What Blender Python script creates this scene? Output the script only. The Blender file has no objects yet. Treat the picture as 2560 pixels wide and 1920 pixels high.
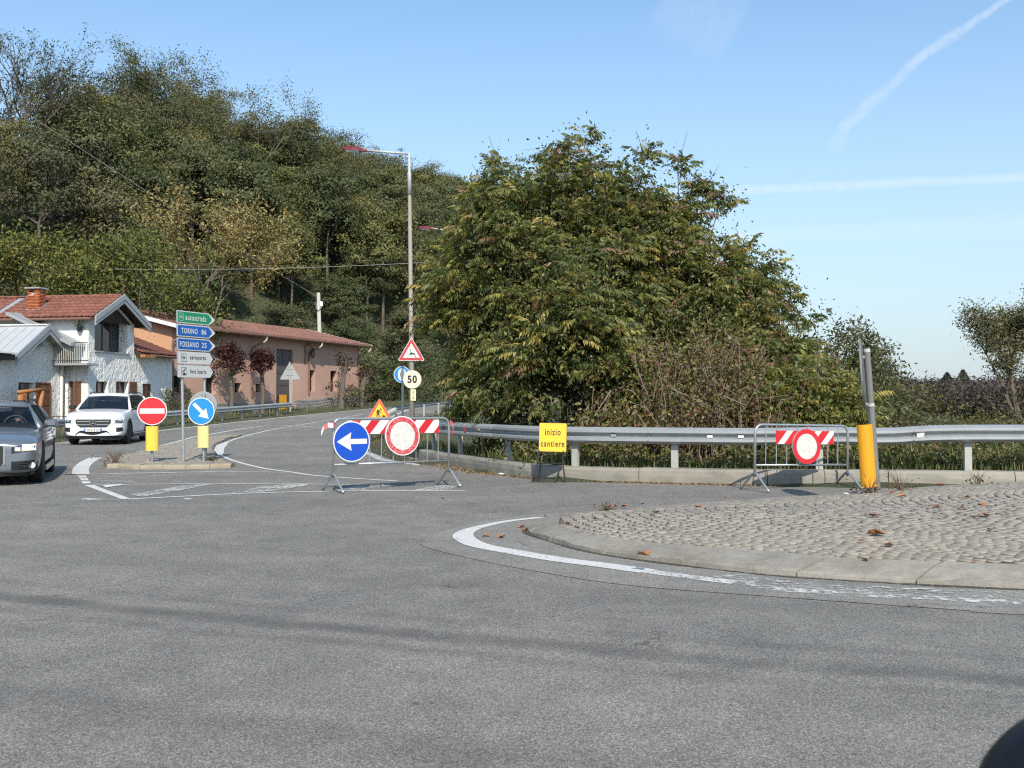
import bpy, bmesh, math, random
import numpy as np
from mathutils import Vector, Matrix
from mathutils.geometry import delaunay_2d_cdt

random.seed(7)
rng = np.random.default_rng(11)
scene = bpy.context.scene
COL = scene.collection
PI = math.pi

# ------------------------------------------------------------------ camera, sky, sun, exposure
EYE = 1.27
F, CX, CY, HOR = 2600.0, 1280.0, 960.0, 1013.0
PITCH = math.atan((HOR - CY) / F)
cam_d = bpy.data.cameras.new("camera")
cam = bpy.data.objects.new("camera", cam_d)
COL.objects.link(cam)
cam.location = (0, 0, EYE)
cam.rotation_euler = (PI / 2 + PITCH, 0, 0)
cam_d.sensor_width = 36
cam_d.lens = F / 2560 * 36
cam_d.dof.use_dof = True
cam_d.dof.focus_distance = 17
cam_d.dof.aperture_fstop = 9
cam_d.clip_start = 0.05
cam_d.clip_end = 3000
scene.camera = cam

SUN_EL, SUN_AZ = math.radians(40), math.radians(8)
world = bpy.data.worlds.new("World")
scene.world = world
world.use_nodes = True
wn, wl = world.node_tree.nodes, world.node_tree.links
wn.clear()
w_out = wn.new("ShaderNodeOutputWorld")
w_bg = wn.new("ShaderNodeBackground")
w_sky = wn.new("ShaderNodeTexSky")
w_sky.sky_type = 'NISHITA'
w_sky.sun_disc = False
w_sky.sun_elevation = SUN_EL
w_sky.sun_rotation = PI - SUN_AZ
w_sky.altitude = 300
w_sky.air_density = 1.0
w_sky.dust_density = 1.0
w_sky.ozone_density = 1.3
w_bg.inputs[1].default_value = 0.15
SKY_STRENGTH = w_bg
wl.new(w_bg.outputs[0], w_out.inputs[0])

sun_d = bpy.data.lights.new("sun", 'SUN')
sun = bpy.data.objects.new("sun", sun_d)
COL.objects.link(sun)
sun_d.energy = 3.6
sun_d.angle = math.radians(0.55)
sun_d.color = (1.0, 0.93, 0.82)
sun.location = (0, -20, 40)
sun.rotation_euler = (PI / 2 - SUN_EL, 0, SUN_AZ)

scene.view_settings.view_transform = 'Standard'
scene.view_settings.look = 'None'
scene.view_settings.exposure = 0.55
scene.view_settings.gamma = 1.0
scene.view_settings.use_curve_mapping = False
scene.render.engine = 'CYCLES'
scene.cycles.max_bounces = 7
scene.cycles.diffuse_bounces = 3
scene.cycles.glossy_bounces = 3
scene.cycles.transmission_bounces = 4
scene.cycles.transparent_max_bounces = 12
scene.cycles.caustics_reflective = False
scene.cycles.caustics_refractive = False
scene.cycles.use_denoising = False
scene.cycles.filter_width = 1.2


def wmath(op, a, b=None, c=None, clamp=False):
    n = wn.new("ShaderNodeMath")
    n.operation = op
    n.use_clamp = clamp
    for i, v in enumerate((a, b, c)):
        if v is None:
            continue
        if isinstance(v, (int, float)):
            n.inputs[i].default_value = v
        else:
            wl.new(v, n.inputs[i])
    return n.outputs[0]


# thin high cloud: aircraft trails and a wisp, as streaks across the sky itself
tc = wn.new("ShaderNodeTexCoord")
sep = wn.new("ShaderNodeSeparateXYZ")
wl.new(tc.outputs['Generated'], sep.inputs[0])
dy = wmath('MAXIMUM', sep.outputs[1], 0.05)
sx, sz = wmath('DIVIDE', sep.outputs[0], dy), wmath('DIVIDE', sep.outputs[2], dy)
comb = wn.new("ShaderNodeCombineXYZ")
wl.new(sx, comb.inputs[0]); wl.new(sz, comb.inputs[1])


def wnoise(scale, detail=4, rough=0.6, stretch=None):
    v = comb.outputs[0]
    if stretch:
        m = wn.new("ShaderNodeMapping")
        m.inputs['Scale'].default_value = stretch
        wl.new(v, m.inputs[0]); v = m.outputs[0]
    n = wn.new("ShaderNodeTexNoise")
    n.inputs['Scale'].default_value = scale
    n.inputs['Detail'].default_value = detail
    n.inputs['Roughness'].default_value = rough
    wl.new(v, n.inputs['Vector'])
    return n.outputs[0]


warp = wmath('SUBTRACT', wnoise(14), 0.5)
fine = wnoise(90, 7, 0.75)


def streak(p, q, w0, w1, amp, wob=0.012):
    """soft streak from p to q (tangent-plane sky coordinates)"""
    dx_, dz_ = q[0] - p[0], q[1] - p[1]
    L = math.hypot(dx_, dz_)
    ex, ez = dx_ / L, dz_ / L
    rx, rz = wmath('SUBTRACT', sx, p[0]), wmath('SUBTRACT', sz, p[1])
    t = wmath('ADD', wmath('MULTIPLY', rx, ex), wmath('MULTIPLY', rz, ez))
    d = wmath('ADD', wmath('MULTIPLY', rx, -ez), wmath('MULTIPLY', rz, ex))
    d = wmath('ADD', d, wmath('MULTIPLY', warp, wob))
    tt = wmath('DIVIDE', t, L)
    w = wmath('MULTIPLY_ADD', tt, w1 - w0, w0)
    g = wmath('DIVIDE', d, w)
    g = wmath('SUBTRACT', 1.0, wmath('MULTIPLY', g, g), clamp=True)
    e0 = wmath('MULTIPLY', wmath('ADD', tt, 0.06), 8.0, clamp=True)
    e1 = wmath('MULTIPLY', wmath('SUBTRACT', 1.06, tt), 8.0, clamp=True)
    m = wmath('MULTIPLY', wmath('MULTIPLY', g, e0), e1)
    m = wmath('MULTIPLY', m, wmath('MULTIPLY_ADD', fine, 2.2, -0.4, clamp=True))
    return wmath('MULTIPLY', m, amp)


masks = [
    streak((0.505, 0.412), (0.388, 0.330), 0.004, 0.006, 0.40, 0.014),
    streak((0.392, 0.333), (0.322, 0.268), 0.006, 0.008, 0.28, 0.02),
    streak((0.325, 0.272), (0.310, 0.247), 0.008, 0.011, 0.20, 0.025),
    streak((0.15, 0.204), (0.75, 0.232), 0.006, 0.005, 0.36, 0.007),
    streak((0.18, 0.160), (0.75, 0.186), 0.009, 0.018, 0.20, 0.012),
    streak((0.19, 0.13), (0.225, 0.165), 0.010, 0.008, 0.18, 0.015),
    streak((0.15, 0.400), (0.215, 0.36), 0.050, 0.030, 0.14, 0.09),
]
tot = masks[0]
for m_ in masks[1:]:
    tot = wmath('ADD', tot, m_)
front = wmath('GREATER_THAN', sep.outputs[1], 0.06)
tot = wmath('MULTIPLY', tot, front, clamp=True)
w_mix = wn.new("ShaderNodeMix")
w_mix.data_type = 'RGBA'
wl.new(tot, w_mix.inputs[0])
# milky lower air, the same all round the horizon
low = wmath('SUBTRACT', 1.0, wmath('DIVIDE', wmath('MAXIMUM', sep.outputs[2], 0.0), 0.46), clamp=True)
low = wmath('MULTIPLY', wmath('POWER', low, 1.6), 0.97)
w_hue = wn.new("ShaderNodeMix")
w_hue.data_type = 'RGBA'; w_hue.blend_type = 'MULTIPLY'; w_hue.inputs[0].default_value = 1.0
wl.new(w_sky.outputs[0], w_hue.inputs[6])
w_hue.inputs[7].default_value = (0.78, 0.94, 0.97, 1)
w_low = wn.new("ShaderNodeMix")
w_low.data_type = 'RGBA'
wl.new(low, w_low.inputs[0])
wl.new(w_hue.outputs[2], w_low.inputs[6])
w_low.inputs[7].default_value = (2.75, 3.10, 3.40, 1)
wl.new(w_low.outputs[2], w_mix.inputs[6])
w_mix.inputs[7].default_value = (4.3, 4.55, 4.8, 1)
wl.new(w_mix.outputs[2], w_bg.inputs[0])

# ------------------------------------------------------------------ survey helpers
_FW = Vector((0, math.cos(PITCH), math.sin(PITCH)))
_UP = Vector((0, -math.sin(PITCH), math.cos(PITCH)))


def ray(u, v):
    return Vector(((u - CX) / F, 0, 0)) + _UP * (-(v - CY) / F) + _FW


def roadz(y):
    """height of the carriageway: level near the roundabout, then climbing"""
    y = np.asarray(y, dtype=float)
    return 0.033 * 3 * np.log1p(np.exp(np.clip((y - 39) / 3.0, -30, 30))) + 0.033 * np.maximum(0, y - 39 - 90) * 0


def at(u, v, z=0.0):
    d = ray(u, v)
    t = (z - EYE) / d.z
    return Vector((d.x * t, d.y * t, z))


def atd(u, v, Y):
    d = ray(u, v)
    t = Y / d.y
    return Vector((d.x * t, Y, EYE + d.z * t))


def onroad(u, v, dz=0.0):
    d = ray(u, v)
    Y = 20.0
    for _ in range(60):
        z = float(roadz(Y)) + dz
        if d.z >= -1e-4 and z < EYE:
            Y += 5; continue
        Yn = (z - EYE) / d.z * d.y if abs(d.z) > 1e-6 else Y
        Yn = min(max(Yn, 1), 140)
        Y = 0.6 * Y + 0.4 * Yn
    return Vector((d.x / d.y * Y, Y, float(roadz(Y)) + dz))


def zoomfn(ox, oy, k):
    return lambda x, y: (ox + x / k, oy + y / k)


# ------------------------------------------------------------------ object helpers
def wm(o):
    m = o.matrix_basis.copy()
    while o.parent:
        o = o.parent
        m = o.matrix_basis @ m
    return m


def tag(o, label=None, cat=None, group=None, kind=None):
    if label: o['label'] = label
    if cat: o['category'] = cat
    if group: o['group'] = group
    if kind: o['kind'] = kind
    return o


def thing(name, label, cat, loc=(0, 0, 0), rotz=0.0, group=None):
    o = bpy.data.objects.new(name, None)
    o.empty_display_size = 0.2
    COL.objects.link(o)
    o.matrix_basis = Matrix.Translation(Vector(loc)) @ Matrix.Rotation(rotz, 4, 'Z')
    return tag(o, label, cat, group)


def structure(name):
    o = bpy.data.objects.new(name, None)
    COL.objects.link(o)
    o['kind'] = 'structure'
    return o


def mesh_data(name, verts, faces, mats=None, midx=None, smooth=False, tint=None):
    me = bpy.data.meshes.new(name)
    if isinstance(verts, np.ndarray) and isinstance(faces, np.ndarray):
        nv, (nf, k) = len(verts), faces.shape
        me.vertices.add(nv)
        me.vertices.foreach_set("co", verts.astype(np.float32).ravel())
        me.loops.add(nf * k)
        me.loops.foreach_set("vertex_index", faces.astype(np.int32).ravel())
        me.polygons.add(nf)
        me.polygons.foreach_set("loop_start", np.arange(0, nf * k, k, dtype=np.int32))
        me.polygons.foreach_set("loop_total", np.full(nf, k, dtype=np.int32))
        me.update(calc_edges=True)
    else:
        me.from_pydata([tuple(v) for v in verts], [], [tuple(f) for f in faces])
        me.update()
    if mats is not None:
        for m in (mats if isinstance(mats, (list, tuple)) else [mats]):
            me.materials.append(m)
    if midx is not None:
        me.polygons.foreach_set("material_index", np.asarray(midx, dtype=np.int32))
    if smooth:
        me.polygons.foreach_set("use_smooth", np.ones(len(me.polygons), dtype=bool))
    if tint is not None:
        a = me.color_attributes.new("tint", 'FLOAT_COLOR', 'POINT')
        a.data.foreach_set("color", np.asarray(tint, dtype=np.float32).ravel())
    return me


def put(name, me, parent=None, M=None):
    """link mesh data as one object; M is its world matrix"""
    o = bpy.data.objects.new(name, me)
    COL.objects.link(o)
    M = M or Matrix.Identity(4)
    if parent:
        o.parent = parent
        o.matrix_basis = wm(parent).inverted() @ M
    else:
        o.matrix_basis = M
    return o


class MB:
    """collects simple solids in a frame and links them as one mesh"""
    def __init__(self, frame=None):
        self.v, self.f, self.mi = [], [], []
        self.frame = frame or Matrix.Identity(4)
        self.cur = 0

    def add(self, vs, fs):
        b = len(self.v)
        self.v += [Vector(p) for p in vs]
        self.f += [tuple(b + i for i in q) for q in fs]
        self.mi += [self.cur] * len(fs)
        return self

    def box(self, x0, x1, y0, y1, z0, z1, R=None):
        vs = [Vector((x, y, z)) for z in (z0, z1) for y in (y0, y1) for x in (x0, x1)]
        if R: vs = [R @ p for p in vs]
        return self.add(vs, [(0, 2, 3, 1), (4, 5, 7, 6), (0, 1, 5, 4), (1, 3, 7, 5), (3, 2, 6, 7), (2, 0, 4, 6)])

    def bbox(self, x0, x1, y0, y1, z0, z1, b=0.01):
        """box with chamfered upper and vertical edges"""
        def ringp(i, z):
            X0, X1, Y0, Y1 = x0 + i, x1 - i, y0 + i, y1 - i
            c = b
            return [(X0 + c, Y0, z), (X1 - c, Y0, z), (X1, Y0 + c, z), (X1, Y1 - c, z), (X1 - c, Y1, z), (X0 + c, Y1, z), (X0, Y1 - c, z), (X0, Y0 + c, z)]
        return self.rings([ringp(0, z0), ringp(0, z1 - b), ringp(b, z1)], True)

    def rings(self, rs, caps=True):
        n = len(rs[0]); vs = [p for r in rs for p in r]; fs = []
        for k in range(len(rs) - 1):
            for i in range(n):
                j = (i + 1) % n
                fs.append((k * n + i, k * n + j, (k + 1) * n + j, (k + 1) * n + i))
        if caps:
            fs.append(tuple(reversed(range(n))))
            fs.append(tuple((len(rs) - 1) * n + i for i in range(n)))
        return self.add(vs, fs)

    def tube(self, pts, r, n=8, caps=True):
        pts = [Vector(p) for p in pts]
        rr = r if isinstance(r, (list, tuple)) else [r] * len(pts)
        rs = []
        side = None
        for i, p in enumerate(pts):
            t = (pts[min(i + 1, len(pts) - 1)] - pts[max(i - 1, 0)]).normalized()
            if side is None:
                side = t.orthogonal().normalized()
            side = (side - t * side.dot(t))
            side = side.normalized() if side.length > 1e-6 else t.orthogonal().normalized()
            up = t.cross(side)
            rs.append([p + (side * math.cos(2 * PI * k / n) + up * math.sin(2 * PI * k / n)) * rr[i] for k in range(n)])
        return self.rings(rs, caps)

    def prism(self, poly, y0, y1):
        """polygon in x,z extruded along y"""
        n = len(poly)
        vs = [(x, y0, z) for x, z in poly] + [(x, y1, z) for x, z in poly]
        fs = [tuple(range(n)), tuple(reversed(range(n, 2 * n)))]
        for i in range(n):
            j = (i + 1) % n
            fs.append((i, i + n, j + n, j))
        return self.add(vs, fs)

    def flat(self, poly, y):
        """polygon in x,z facing -y"""
        return self.add([(x, y, z) for x, z in poly], [tuple(range(len(poly)))])

    def disc(self, cx, cz, r, y, n=48, rx=None):
        return self.flat([(cx + (rx or r) * math.cos(2 * PI * k / n), cz + r * math.sin(2 * PI * k / n)) for k in range(n)], y)

    def ring(self, cx, cz, r0, r1, y, n=48, k0=0, k1=None):
        vs, fs = [], []
        for k in range(n):
            a = 2 * PI * k / n
            vs += [(cx + r0 * math.cos(a), y, cz + r0 * math.sin(a)), (cx + r1 * math.cos(a), y, cz + r1 * math.sin(a))]
        for k in range(n):
            j = (k + 1) % n
            fs.append((2 * k, 2 * k + 1, 2 * j + 1, 2 * j))
        return self.add(vs, fs)

    def lathe(self, prof, axis='y', n=24, caps=True):
        """prof: (radius, along)"""
        rs = []
        for r, h in prof:
            if axis == 'x':
                rs.append([(h, r * math.cos(2 * PI * k / n), r * math.sin(2 * PI * k / n)) for k in range(n)])
            elif axis == 'y':
                rs.append([(r * math.cos(2 * PI * k / n), h, r * math.sin(2 * PI * k / n)) for k in range(n)])
            else:
                rs.append([(r * math.cos(2 * PI * k / n), r * math.sin(2 * PI * k / n), h) for k in range(n)])
        return self.rings(rs, caps)

    def build(self, name, mats, parent=None, smooth=False):
        Mi = (wm(parent).inverted() if parent else Matrix.Identity(4)) @ self.frame
        me = mesh_data(name, [Mi @ p for p in self.v], self.f, mats, self.mi, smooth)
        if smooth == 'auto':
            pass
        o = bpy.data.objects.new(name, me)
        COL.objects.link(o)
        if parent:
            o.parent = parent
        return o


def copy_tree(o, parent=None):
    c = o.copy()
    COL.objects.link(c)
    c.parent = parent
    for ch in list(o.children):
        copy_tree(ch, c)
    return c


def frame2(A, ex, z=0.0):
    """frame with x along ex (2D), z up, y = left of ex"""
    e = Vector((ex[0], ex[1], 0)).normalized()
    n = Vector((-e.y, e.x, 0))
    M = Matrix.Identity(4)
    M.col[0][:3] = e; M.col[1][:3] = n; M.col[2][:3] = (0, 0, 1); M.col[3][:3] = (A[0], A[1], z)
    return M


def yaw_frame(p, yaw, lean=0.0, roll=0.0):
    """frame whose -y faces the viewer when yaw = 0"""
    return Matrix.Translation(Vector(p)) @ Matrix.Rotation(yaw, 4, 'Z') @ Matrix.Rotation(roll, 4, 'Y') @ Matrix.Rotation(lean, 4, 'X')


def polydist(P, line):
    """signed distance of points (N,2) to an open polyline; positive on the left of its direction"""
    P = np.asarray(P, float); L = np.asarray(line, float)
    best = np.full(len(P), 1e9); sgn = np.ones(len(P))
    for a, b in zip(L[:-1], L[1:]):
        d = b - a; ll = (d ** 2).sum()
        t = np.clip(((P - a) @ d) / ll, 0, 1)
        q = a + t[:, None] * d
        dist = np.sqrt(((P - q) ** 2).sum(1))
        s = np.sign(d[0] * (P[:, 1] - a[1]) - d[1] * (P[:, 0] - a[0]))
        m = dist < best - 1e-9
        best[m] = dist[m]; sgn[m] = s[m]
    return best * np.where(sgn == 0, 1, sgn)


def inpoly(P, poly):
    P = np.asarray(P, float); x, y = P[:, 0], P[:, 1]
    ins = np.zeros(len(P), bool); n = len(poly)
    for i in range(n):
        x0, y0 = poly[i]; x1, y1 = poly[(i + 1) % n]
        c = ((y0 > y) != (y1 > y)) & (x < (x1 - x0) * (y - y0) / ((y1 - y0) or 1e-12) + x0)
        ins ^= c
    return ins


def sheet(poly, step, zf, grid=True):
    """triangulated sheet over a polygon with an inner grid of points"""
    pts = []
    n = len(poly)
    for i in range(n):
        a, b = Vector(poly[i]).to_2d(), Vector(poly[(i + 1) % n]).to_2d()
        k = max(1, int((b - a).length / step))
        pts += [a.lerp(b, j / k) for j in range(k)]
    nb = len(pts)
    edge = [(i, (i + 1) % nb) for i in range(nb)]
    arr = np.array([tuple(p) for p in pts])
    gx = np.arange(arr[:, 0].min() + step / 2, arr[:, 0].max(), step)
    gy = np.arange(arr[:, 1].min() + step / 2, arr[:, 1].max(), step)
    G = np.array([(x, y) for x in gx for y in gy])
    ok = inpoly(G, [tuple(p) for p in pts])
    dmin = np.abs(polydist(G, list(arr) + [arr[0]]))
    G = G[ok & (dmin > step * 0.35)]
    allp = pts + [Vector(g) for g in G]
    vs, es, fs, _, _, _ = delaunay_2d_cdt(allp, edge, [list(range(nb))], 1, 1e-5)
    V = np.array([tuple(v) for v in vs])
    z = zf(V[:, 0], V[:, 1])
    out = []
    for f in fs:
        a, b, c = V[f[0]], V[f[1]], V[f[2]]
        cr = (b[0] - a[0]) * (c[1] - a[1]) - (b[1] - a[1]) * (c[0] - a[0])
        out.append(tuple(f) if cr > 0 else tuple(reversed(f)))
    return np.column_stack([V, z]), out


def smoothline(pts, step=0.4):
    """Catmull-Rom through the points"""
    P = [Vector(p) for p in pts]
    if len(P) < 3:
        out = []
        n = max(1, int((P[1] - P[0]).length / step))
        return [P[0].lerp(P[1], i / n) for i in range(n + 1)]
    out = []
    for i in range(len(P) - 1):
        p0, p1, p2, p3 = P[max(i - 1, 0)], P[i], P[i + 1], P[min(i + 2, len(P) - 1)]
        n = max(2, int((p2 - p1).length / step))
        for k in range(n):
            t = k / n
            out.append(0.5 * ((2 * p1) + (p2 - p0) * t + (2 * p0 - 5 * p1 + 4 * p2 - p3) * t * t + (3 * p1 - p0 - 3 * p2 + p3) * t ** 3))
    out.append(P[-1])
    return out


# ------------------------------------------------------------------ materials
def newmat(name):
    m = bpy.data.materials.new(name)
    m.use_nodes = True
    return m, m.node_tree.nodes, m.node_tree.links, m.node_tree.nodes["Principled BSDF"]


class NT:
    """small shader-node helper"""
    def __init__(self, nodes, links):
        self.n, self.l = nodes, links

    def link(self, v, sock):
        if isinstance(v, (int, float)):
            sock.default_value = v
        elif isinstance(v, (tuple, list)):
            sock.default_value = (v[0], v[1], v[2], 1) if len(v) == 3 and len(sock.default_value) == 4 else v
        else:
            self.l.new(v, sock)

    def math(self, op, a, b=None, c=None, clamp=False):
        n = self.n.new("ShaderNodeMath"); n.operation = op; n.use_clamp = clamp
        for i, v in enumerate((a, b, c)):
            if v is not None: self.link(v, n.inputs[i])
        return n.outputs[0]

    def noise(self, vec, scale, detail=4, rough=0.55, out=0, dist=0.0):
        n = self.n.new("ShaderNodeTexNoise")
        n.inputs['Scale'].default_value = scale; n.inputs['Detail'].default_value = detail
        n.inputs['Roughness'].default_value = rough; n.inputs['Distortion'].default_value = dist
        if vec is not None: self.l.new(vec, n.inputs['Vector'])
        return n.outputs[out]

    def voro(self, vec, scale, feature='F1', out='Color'):
        n = self.n.new("ShaderNodeTexVoronoi"); n.feature = feature
        n.inputs['Scale'].default_value = scale
        if vec is not None: self.l.new(vec, n.inputs['Vector'])
        return n.outputs[out]

    def ramp(self, fac, stops, interp='LINEAR'):
        n = self.n.new("ShaderNodeValToRGB"); n.color_ramp.interpolation = interp
        e = n.color_ramp.elements
        while len(e) < len(stops): e.new(0.5)
        for i, (p, c) in enumerate(stops):
            e[i].position = p
            e[i].color = (c[0], c[1], c[2], 1) if isinstance(c, (tuple, list)) else (c, c, c, 1)
        self.l.new(fac, n.inputs[0])
        return n.outputs[0]

    def mix(self, fac, a, b, blend='MIX'):
        n = self.n.new("ShaderNodeMix"); n.data_type = 'RGBA'; n.blend_type = blend
        self.link(fac, n.inputs[0]); self.link(a, n.inputs[6]); self.link(b, n.inputs[7])
        return n.outputs[2]

    def bump(self, h, strength=0.3, dist=0.01):
        n = self.n.new("ShaderNodeBump")
        n.inputs['Strength'].default_value = strength; n.inputs['Distance'].default_value = dist
        self.l.new(h, n.inputs['Height'])
        return n.outputs[0]

    def pos(self):
        return self.n.new("ShaderNodeNewGeometry").outputs['Position']

    def obj(self):
        return self.n.new("ShaderNodeTexCoord").outputs['Object']

    def mapping(self, v, scale=(1, 1, 1), rot=(0, 0, 0)):
        n = self.n.new("ShaderNodeMapping")
        n.inputs['Scale'].default_value = scale; n.inputs['Rotation'].default_value = rot
        self.l.new(v, n.inputs[0])
        return n.outputs[0]

    def rnd(self):
        a = self.n.new("ShaderNodeObjectInfo").outputs['Random']
        b = self.n.new("ShaderNodeNewGeometry").outputs['Random Per Island']
        return self.math('FRACT', self.math('ADD', a, b))


def pbr(name, base, rough=0.6, metal=0.0, var=0.12, scale=6.0, bump=0.0, bscale=40.0, bdist=0.004,
        dirt=None, dirt_amt=0.4, dirt_scale=3.0, spec=None, world=False, rnd=0.0, emit=None, coat=0.0):
    m, n, l, p = newmat(name)
    t = NT(n, l)
    v = t.pos() if world else t.obj()
    c = t.mix(t.noise(v, scale, 5), tuple(x * (1 - var) for x in base), tuple(min(1, x * (1 + var)) for x in base))
    if rnd:
        r = t.rnd()
        c = t.mix(1.0, c, t.ramp(r, [(0, (1 - rnd,) * 3), (1, (1 + rnd,) * 3)]), 'MULTIPLY')
    if dirt:
        f = t.ramp(t.noise(v, dirt_scale, 8, 0.7), [(0.42, 0), (0.75, 1)])
        c = t.mix(t.math('MULTIPLY', f, dirt_amt), c, dirt)
    l.new(c, p.inputs['Base Color'])
    p.inputs['Metallic'].default_value = metal
    rv = t.math('MULTIPLY_ADD', t.noise(v, scale * 2.3, 4), 0.25 * rough, rough * 0.88)
    l.new(rv, p.inputs['Roughness'])
    if spec is not None: p.inputs['Specular IOR Level'].default_value = spec
    if coat: p.inputs['Coat Weight'].default_value = coat; p.inputs['Coat Roughness'].default_value = 0.05
    if bump:
        l.new(t.bump(t.noise(v, bscale, 6, 0.65), bump, bdist), p.inputs['Normal'])
    if emit:
        p.inputs['Emission Color'].default_value = (*emit[:3], 1); p.inputs['Emission Strength'].default_value = emit[3]
    return m


def mat_asphalt(name, dark, light, share, tyre=True, patch=1.0):
    m, n, l, p = newmat(name)
    t = NT(n, l)
    v = t.pos()
    agg = t.n.new("ShaderNodeSeparateColor")
    t.l.new(t.voro(v, 165), agg.inputs[0])
    a1 = t.ramp(agg.outputs[0], [(0, dark * 0.75), (share, dark * 1.1), (share + 0.05, light * 0.7), (1, light * 1.25)])
    agg2 = t.n.new("ShaderNodeSeparateColor")
    t.l.new(t.voro(v, 360), agg2.inputs[0])
    a2 = t.ramp(agg2.outputs[1], [(0, dark * 0.7), (0.6, dark * 1.2), (0.7, light * 0.8), (1, light * 1.3)])
    c = t.mix(0.45, a1, a2)
    big = t.noise(v, 0.33, 5, 0.6)
    mid = t.noise(v, 2.6, 6, 0.65)
    c = t.mix(1.0, c, t.ramp(big, [(0.3, (0.82, 0.81, 0.80)), (0.7, (1.18, 1.15, 1.09))]), 'MULTIPLY')
    c = t.mix(1.0, c, t.ramp(mid, [(0.25, 0.82), (0.75, 1.16)]), 'MULTIPLY')
    # hollows between the stones, bigger pits
    pit = t.ramp(t.noise(v, 34, 3, 0.5), [(0.26, 0.35), (0.36, 1.0)])
    c = t.mix(1.0, c, pit, 'MULTIPLY')
    if tyre:
        A, B, C = np.array([-3.43, 6.96]), np.array([-0.9, 5.93]), np.array([2.36, 4.8])
        d = 2 * (A[0] * (B[1] - C[1]) + B[0] * (C[1] - A[1]) + C[0] * (A[1] - B[1]))
        ux = ((A @ A) * (B[1] - C[1]) + (B @ B) * (C[1] - A[1]) + (C @ C) * (A[1] - B[1])) / d
        uy = ((A @ A) * (C[0] - B[0]) + (B @ B) * (A[0] - C[0]) + (C @ C) * (B[0] - A[0])) / d
        R = math.hypot(A[0] - ux, A[1] - uy)
        s = t.n.new("ShaderNodeSeparateXYZ"); t.l.new(v, s.inputs[0])
        ddx, ddy = t.math('SUBTRACT', s.outputs[0], ux), t.math('SUBTRACT', s.outputs[1], uy)
        rad = t.math('SQRT', t.math('ADD', t.math('MULTIPLY', ddx, ddx), t.math('MULTIPLY', ddy, ddy)))
        off = t.math('SUBTRACT', rad, R)
        off = t.math('ADD', off, t.math('MULTIPLY', t.math('SUBTRACT', t.noise(v, 0.7, 3), 0.5), 0.30))
        tot = None
        for o_, w_, s_ in ((0.0, 0.16, 0.58), (0.34, 0.10, 0.26), (-0.42, 0.10, 0.24), (1.75, 0.24, 0.26), (-1.5, 0.3, 0.22), (3.4, 0.5, 0.30), (5.0, 0.6, 0.34), (6.8, 0.7, 0.3)):
            g = t.math('DIVIDE', t.math('SUBTRACT', off, o_), w_)
            g = t.math('MULTIPLY', t.math('SUBTRACT', 1.0, t.math('MULTIPLY', g, g), clamp=True), s_)
            tot = g if tot is None else t.math('ADD', tot, g)
        brk = t.ramp(t.noise(t.mapping(v, (0.6, 1.5, 1), (0, 0, 0.4)), 1.1, 5), [(0.3, 0.35), (0.65, 1)])
        c = t.mix(t.math('MULTIPLY', tot, brk, clamp=True), c, (0.047, 0.047, 0.050))
    # thin cracks, only in places
    cv = t.n.new("ShaderNodeVectorMath"); cv.operation = 'ADD'
    t.l.new(v, cv.inputs[0]); t.l.new(t.noise(v, 1.4, 4, 0.6, out=1), cv.inputs[1])
    ce = t.voro(cv.outputs[0], 0.55, 'DISTANCE_TO_EDGE', 'Distance')
    cm = t.math('MULTIPLY', t.ramp(ce, [(0.0, 1), (0.008, 0)]), t.ramp(t.noise(v, 0.5, 2), [(0.54, 0), (0.62, 0.6)]))
    c = t.mix(cm, c, (0.03, 0.03, 0.03))
    # oil drips, small dark patches and dusty places
    oil = t.math('MULTIPLY', t.ramp(t.noise(v, 5.5, 2, 0.4), [(0.70, 0), (0.76, 0.5)]), t.ramp(t.noise(v, 0.4, 2), [(0.45, 0), (0.6, 1)]))
    c = t.mix(oil, c, (0.035, 0.034, 0.033))
    dust = t.ramp(t.noise(t.mapping(v, (0.5, 1.6, 1), (0, 0, 0.35)), 0.9, 6, 0.7), [(0.52, 0), (0.75, 0.35)])
    c = t.mix(dust, c, (0.26, 0.25, 0.225))
    c = t.mix(1.0, c, (patch * 1.04, patch * 0.995, patch * 0.925), 'MULTIPLY')
    l.new(c, p.inputs['Base Color'])
    p.inputs['Roughness'].default_value = 0.85
    p.inputs['Specular IOR Level'].default_value = 0.3
    h = t.mix(0.5, agg.outputs[1], t.noise(v, 120, 4))
    l.new(t.bump(h, 0.8, 0.007), p.inputs['Normal'])
    return m


def mat_paint_line(name, wear0, wear1, scale=26.0):
    """road paint worn through to the asphalt in flecks"""
    m, n, l, p = newmat(name)
    t = NT(n, l)
    v = t.pos()
    c = t.mix(t.noise(v, 3, 5), (0.52, 0.51, 0.48), (0.68, 0.67, 0.63))
    agg = t.n.new("ShaderNodeSeparateColor"); t.l.new(t.voro(v, 90), agg.inputs[0])
    c = t.mix(1.0, c, t.ramp(agg.outputs[0], [(0, 0.86), (1, 1.08)]), 'MULTIPLY')
    l.new(c, p.inputs['Base Color'])
    p.inputs['Roughness'].default_value = 0.7
    w = t.math('MULTIPLY_ADD', t.noise(v, scale, 6, 0.75), 0.7, t.math('MULTIPLY', t.noise(v, 2.2, 4), 0.3))
    a = t.ramp(w, [(wear0, 0), (wear1, 1)])
    tr = n.new("ShaderNodeBsdfTransparent"); mx = n.new("ShaderNodeMixShader")
    out = n["Material Output"]
    l.new(a, mx.inputs[0]); l.new(tr.outputs[0], mx.inputs[1]); l.new(p.outputs[0], mx.inputs[2])
    l.new(mx.outputs[0], out.inputs[0])
    l.new(t.bump(agg.outputs[1], 0.3, 0.004), p.inputs['Normal'])
    return m


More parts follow.
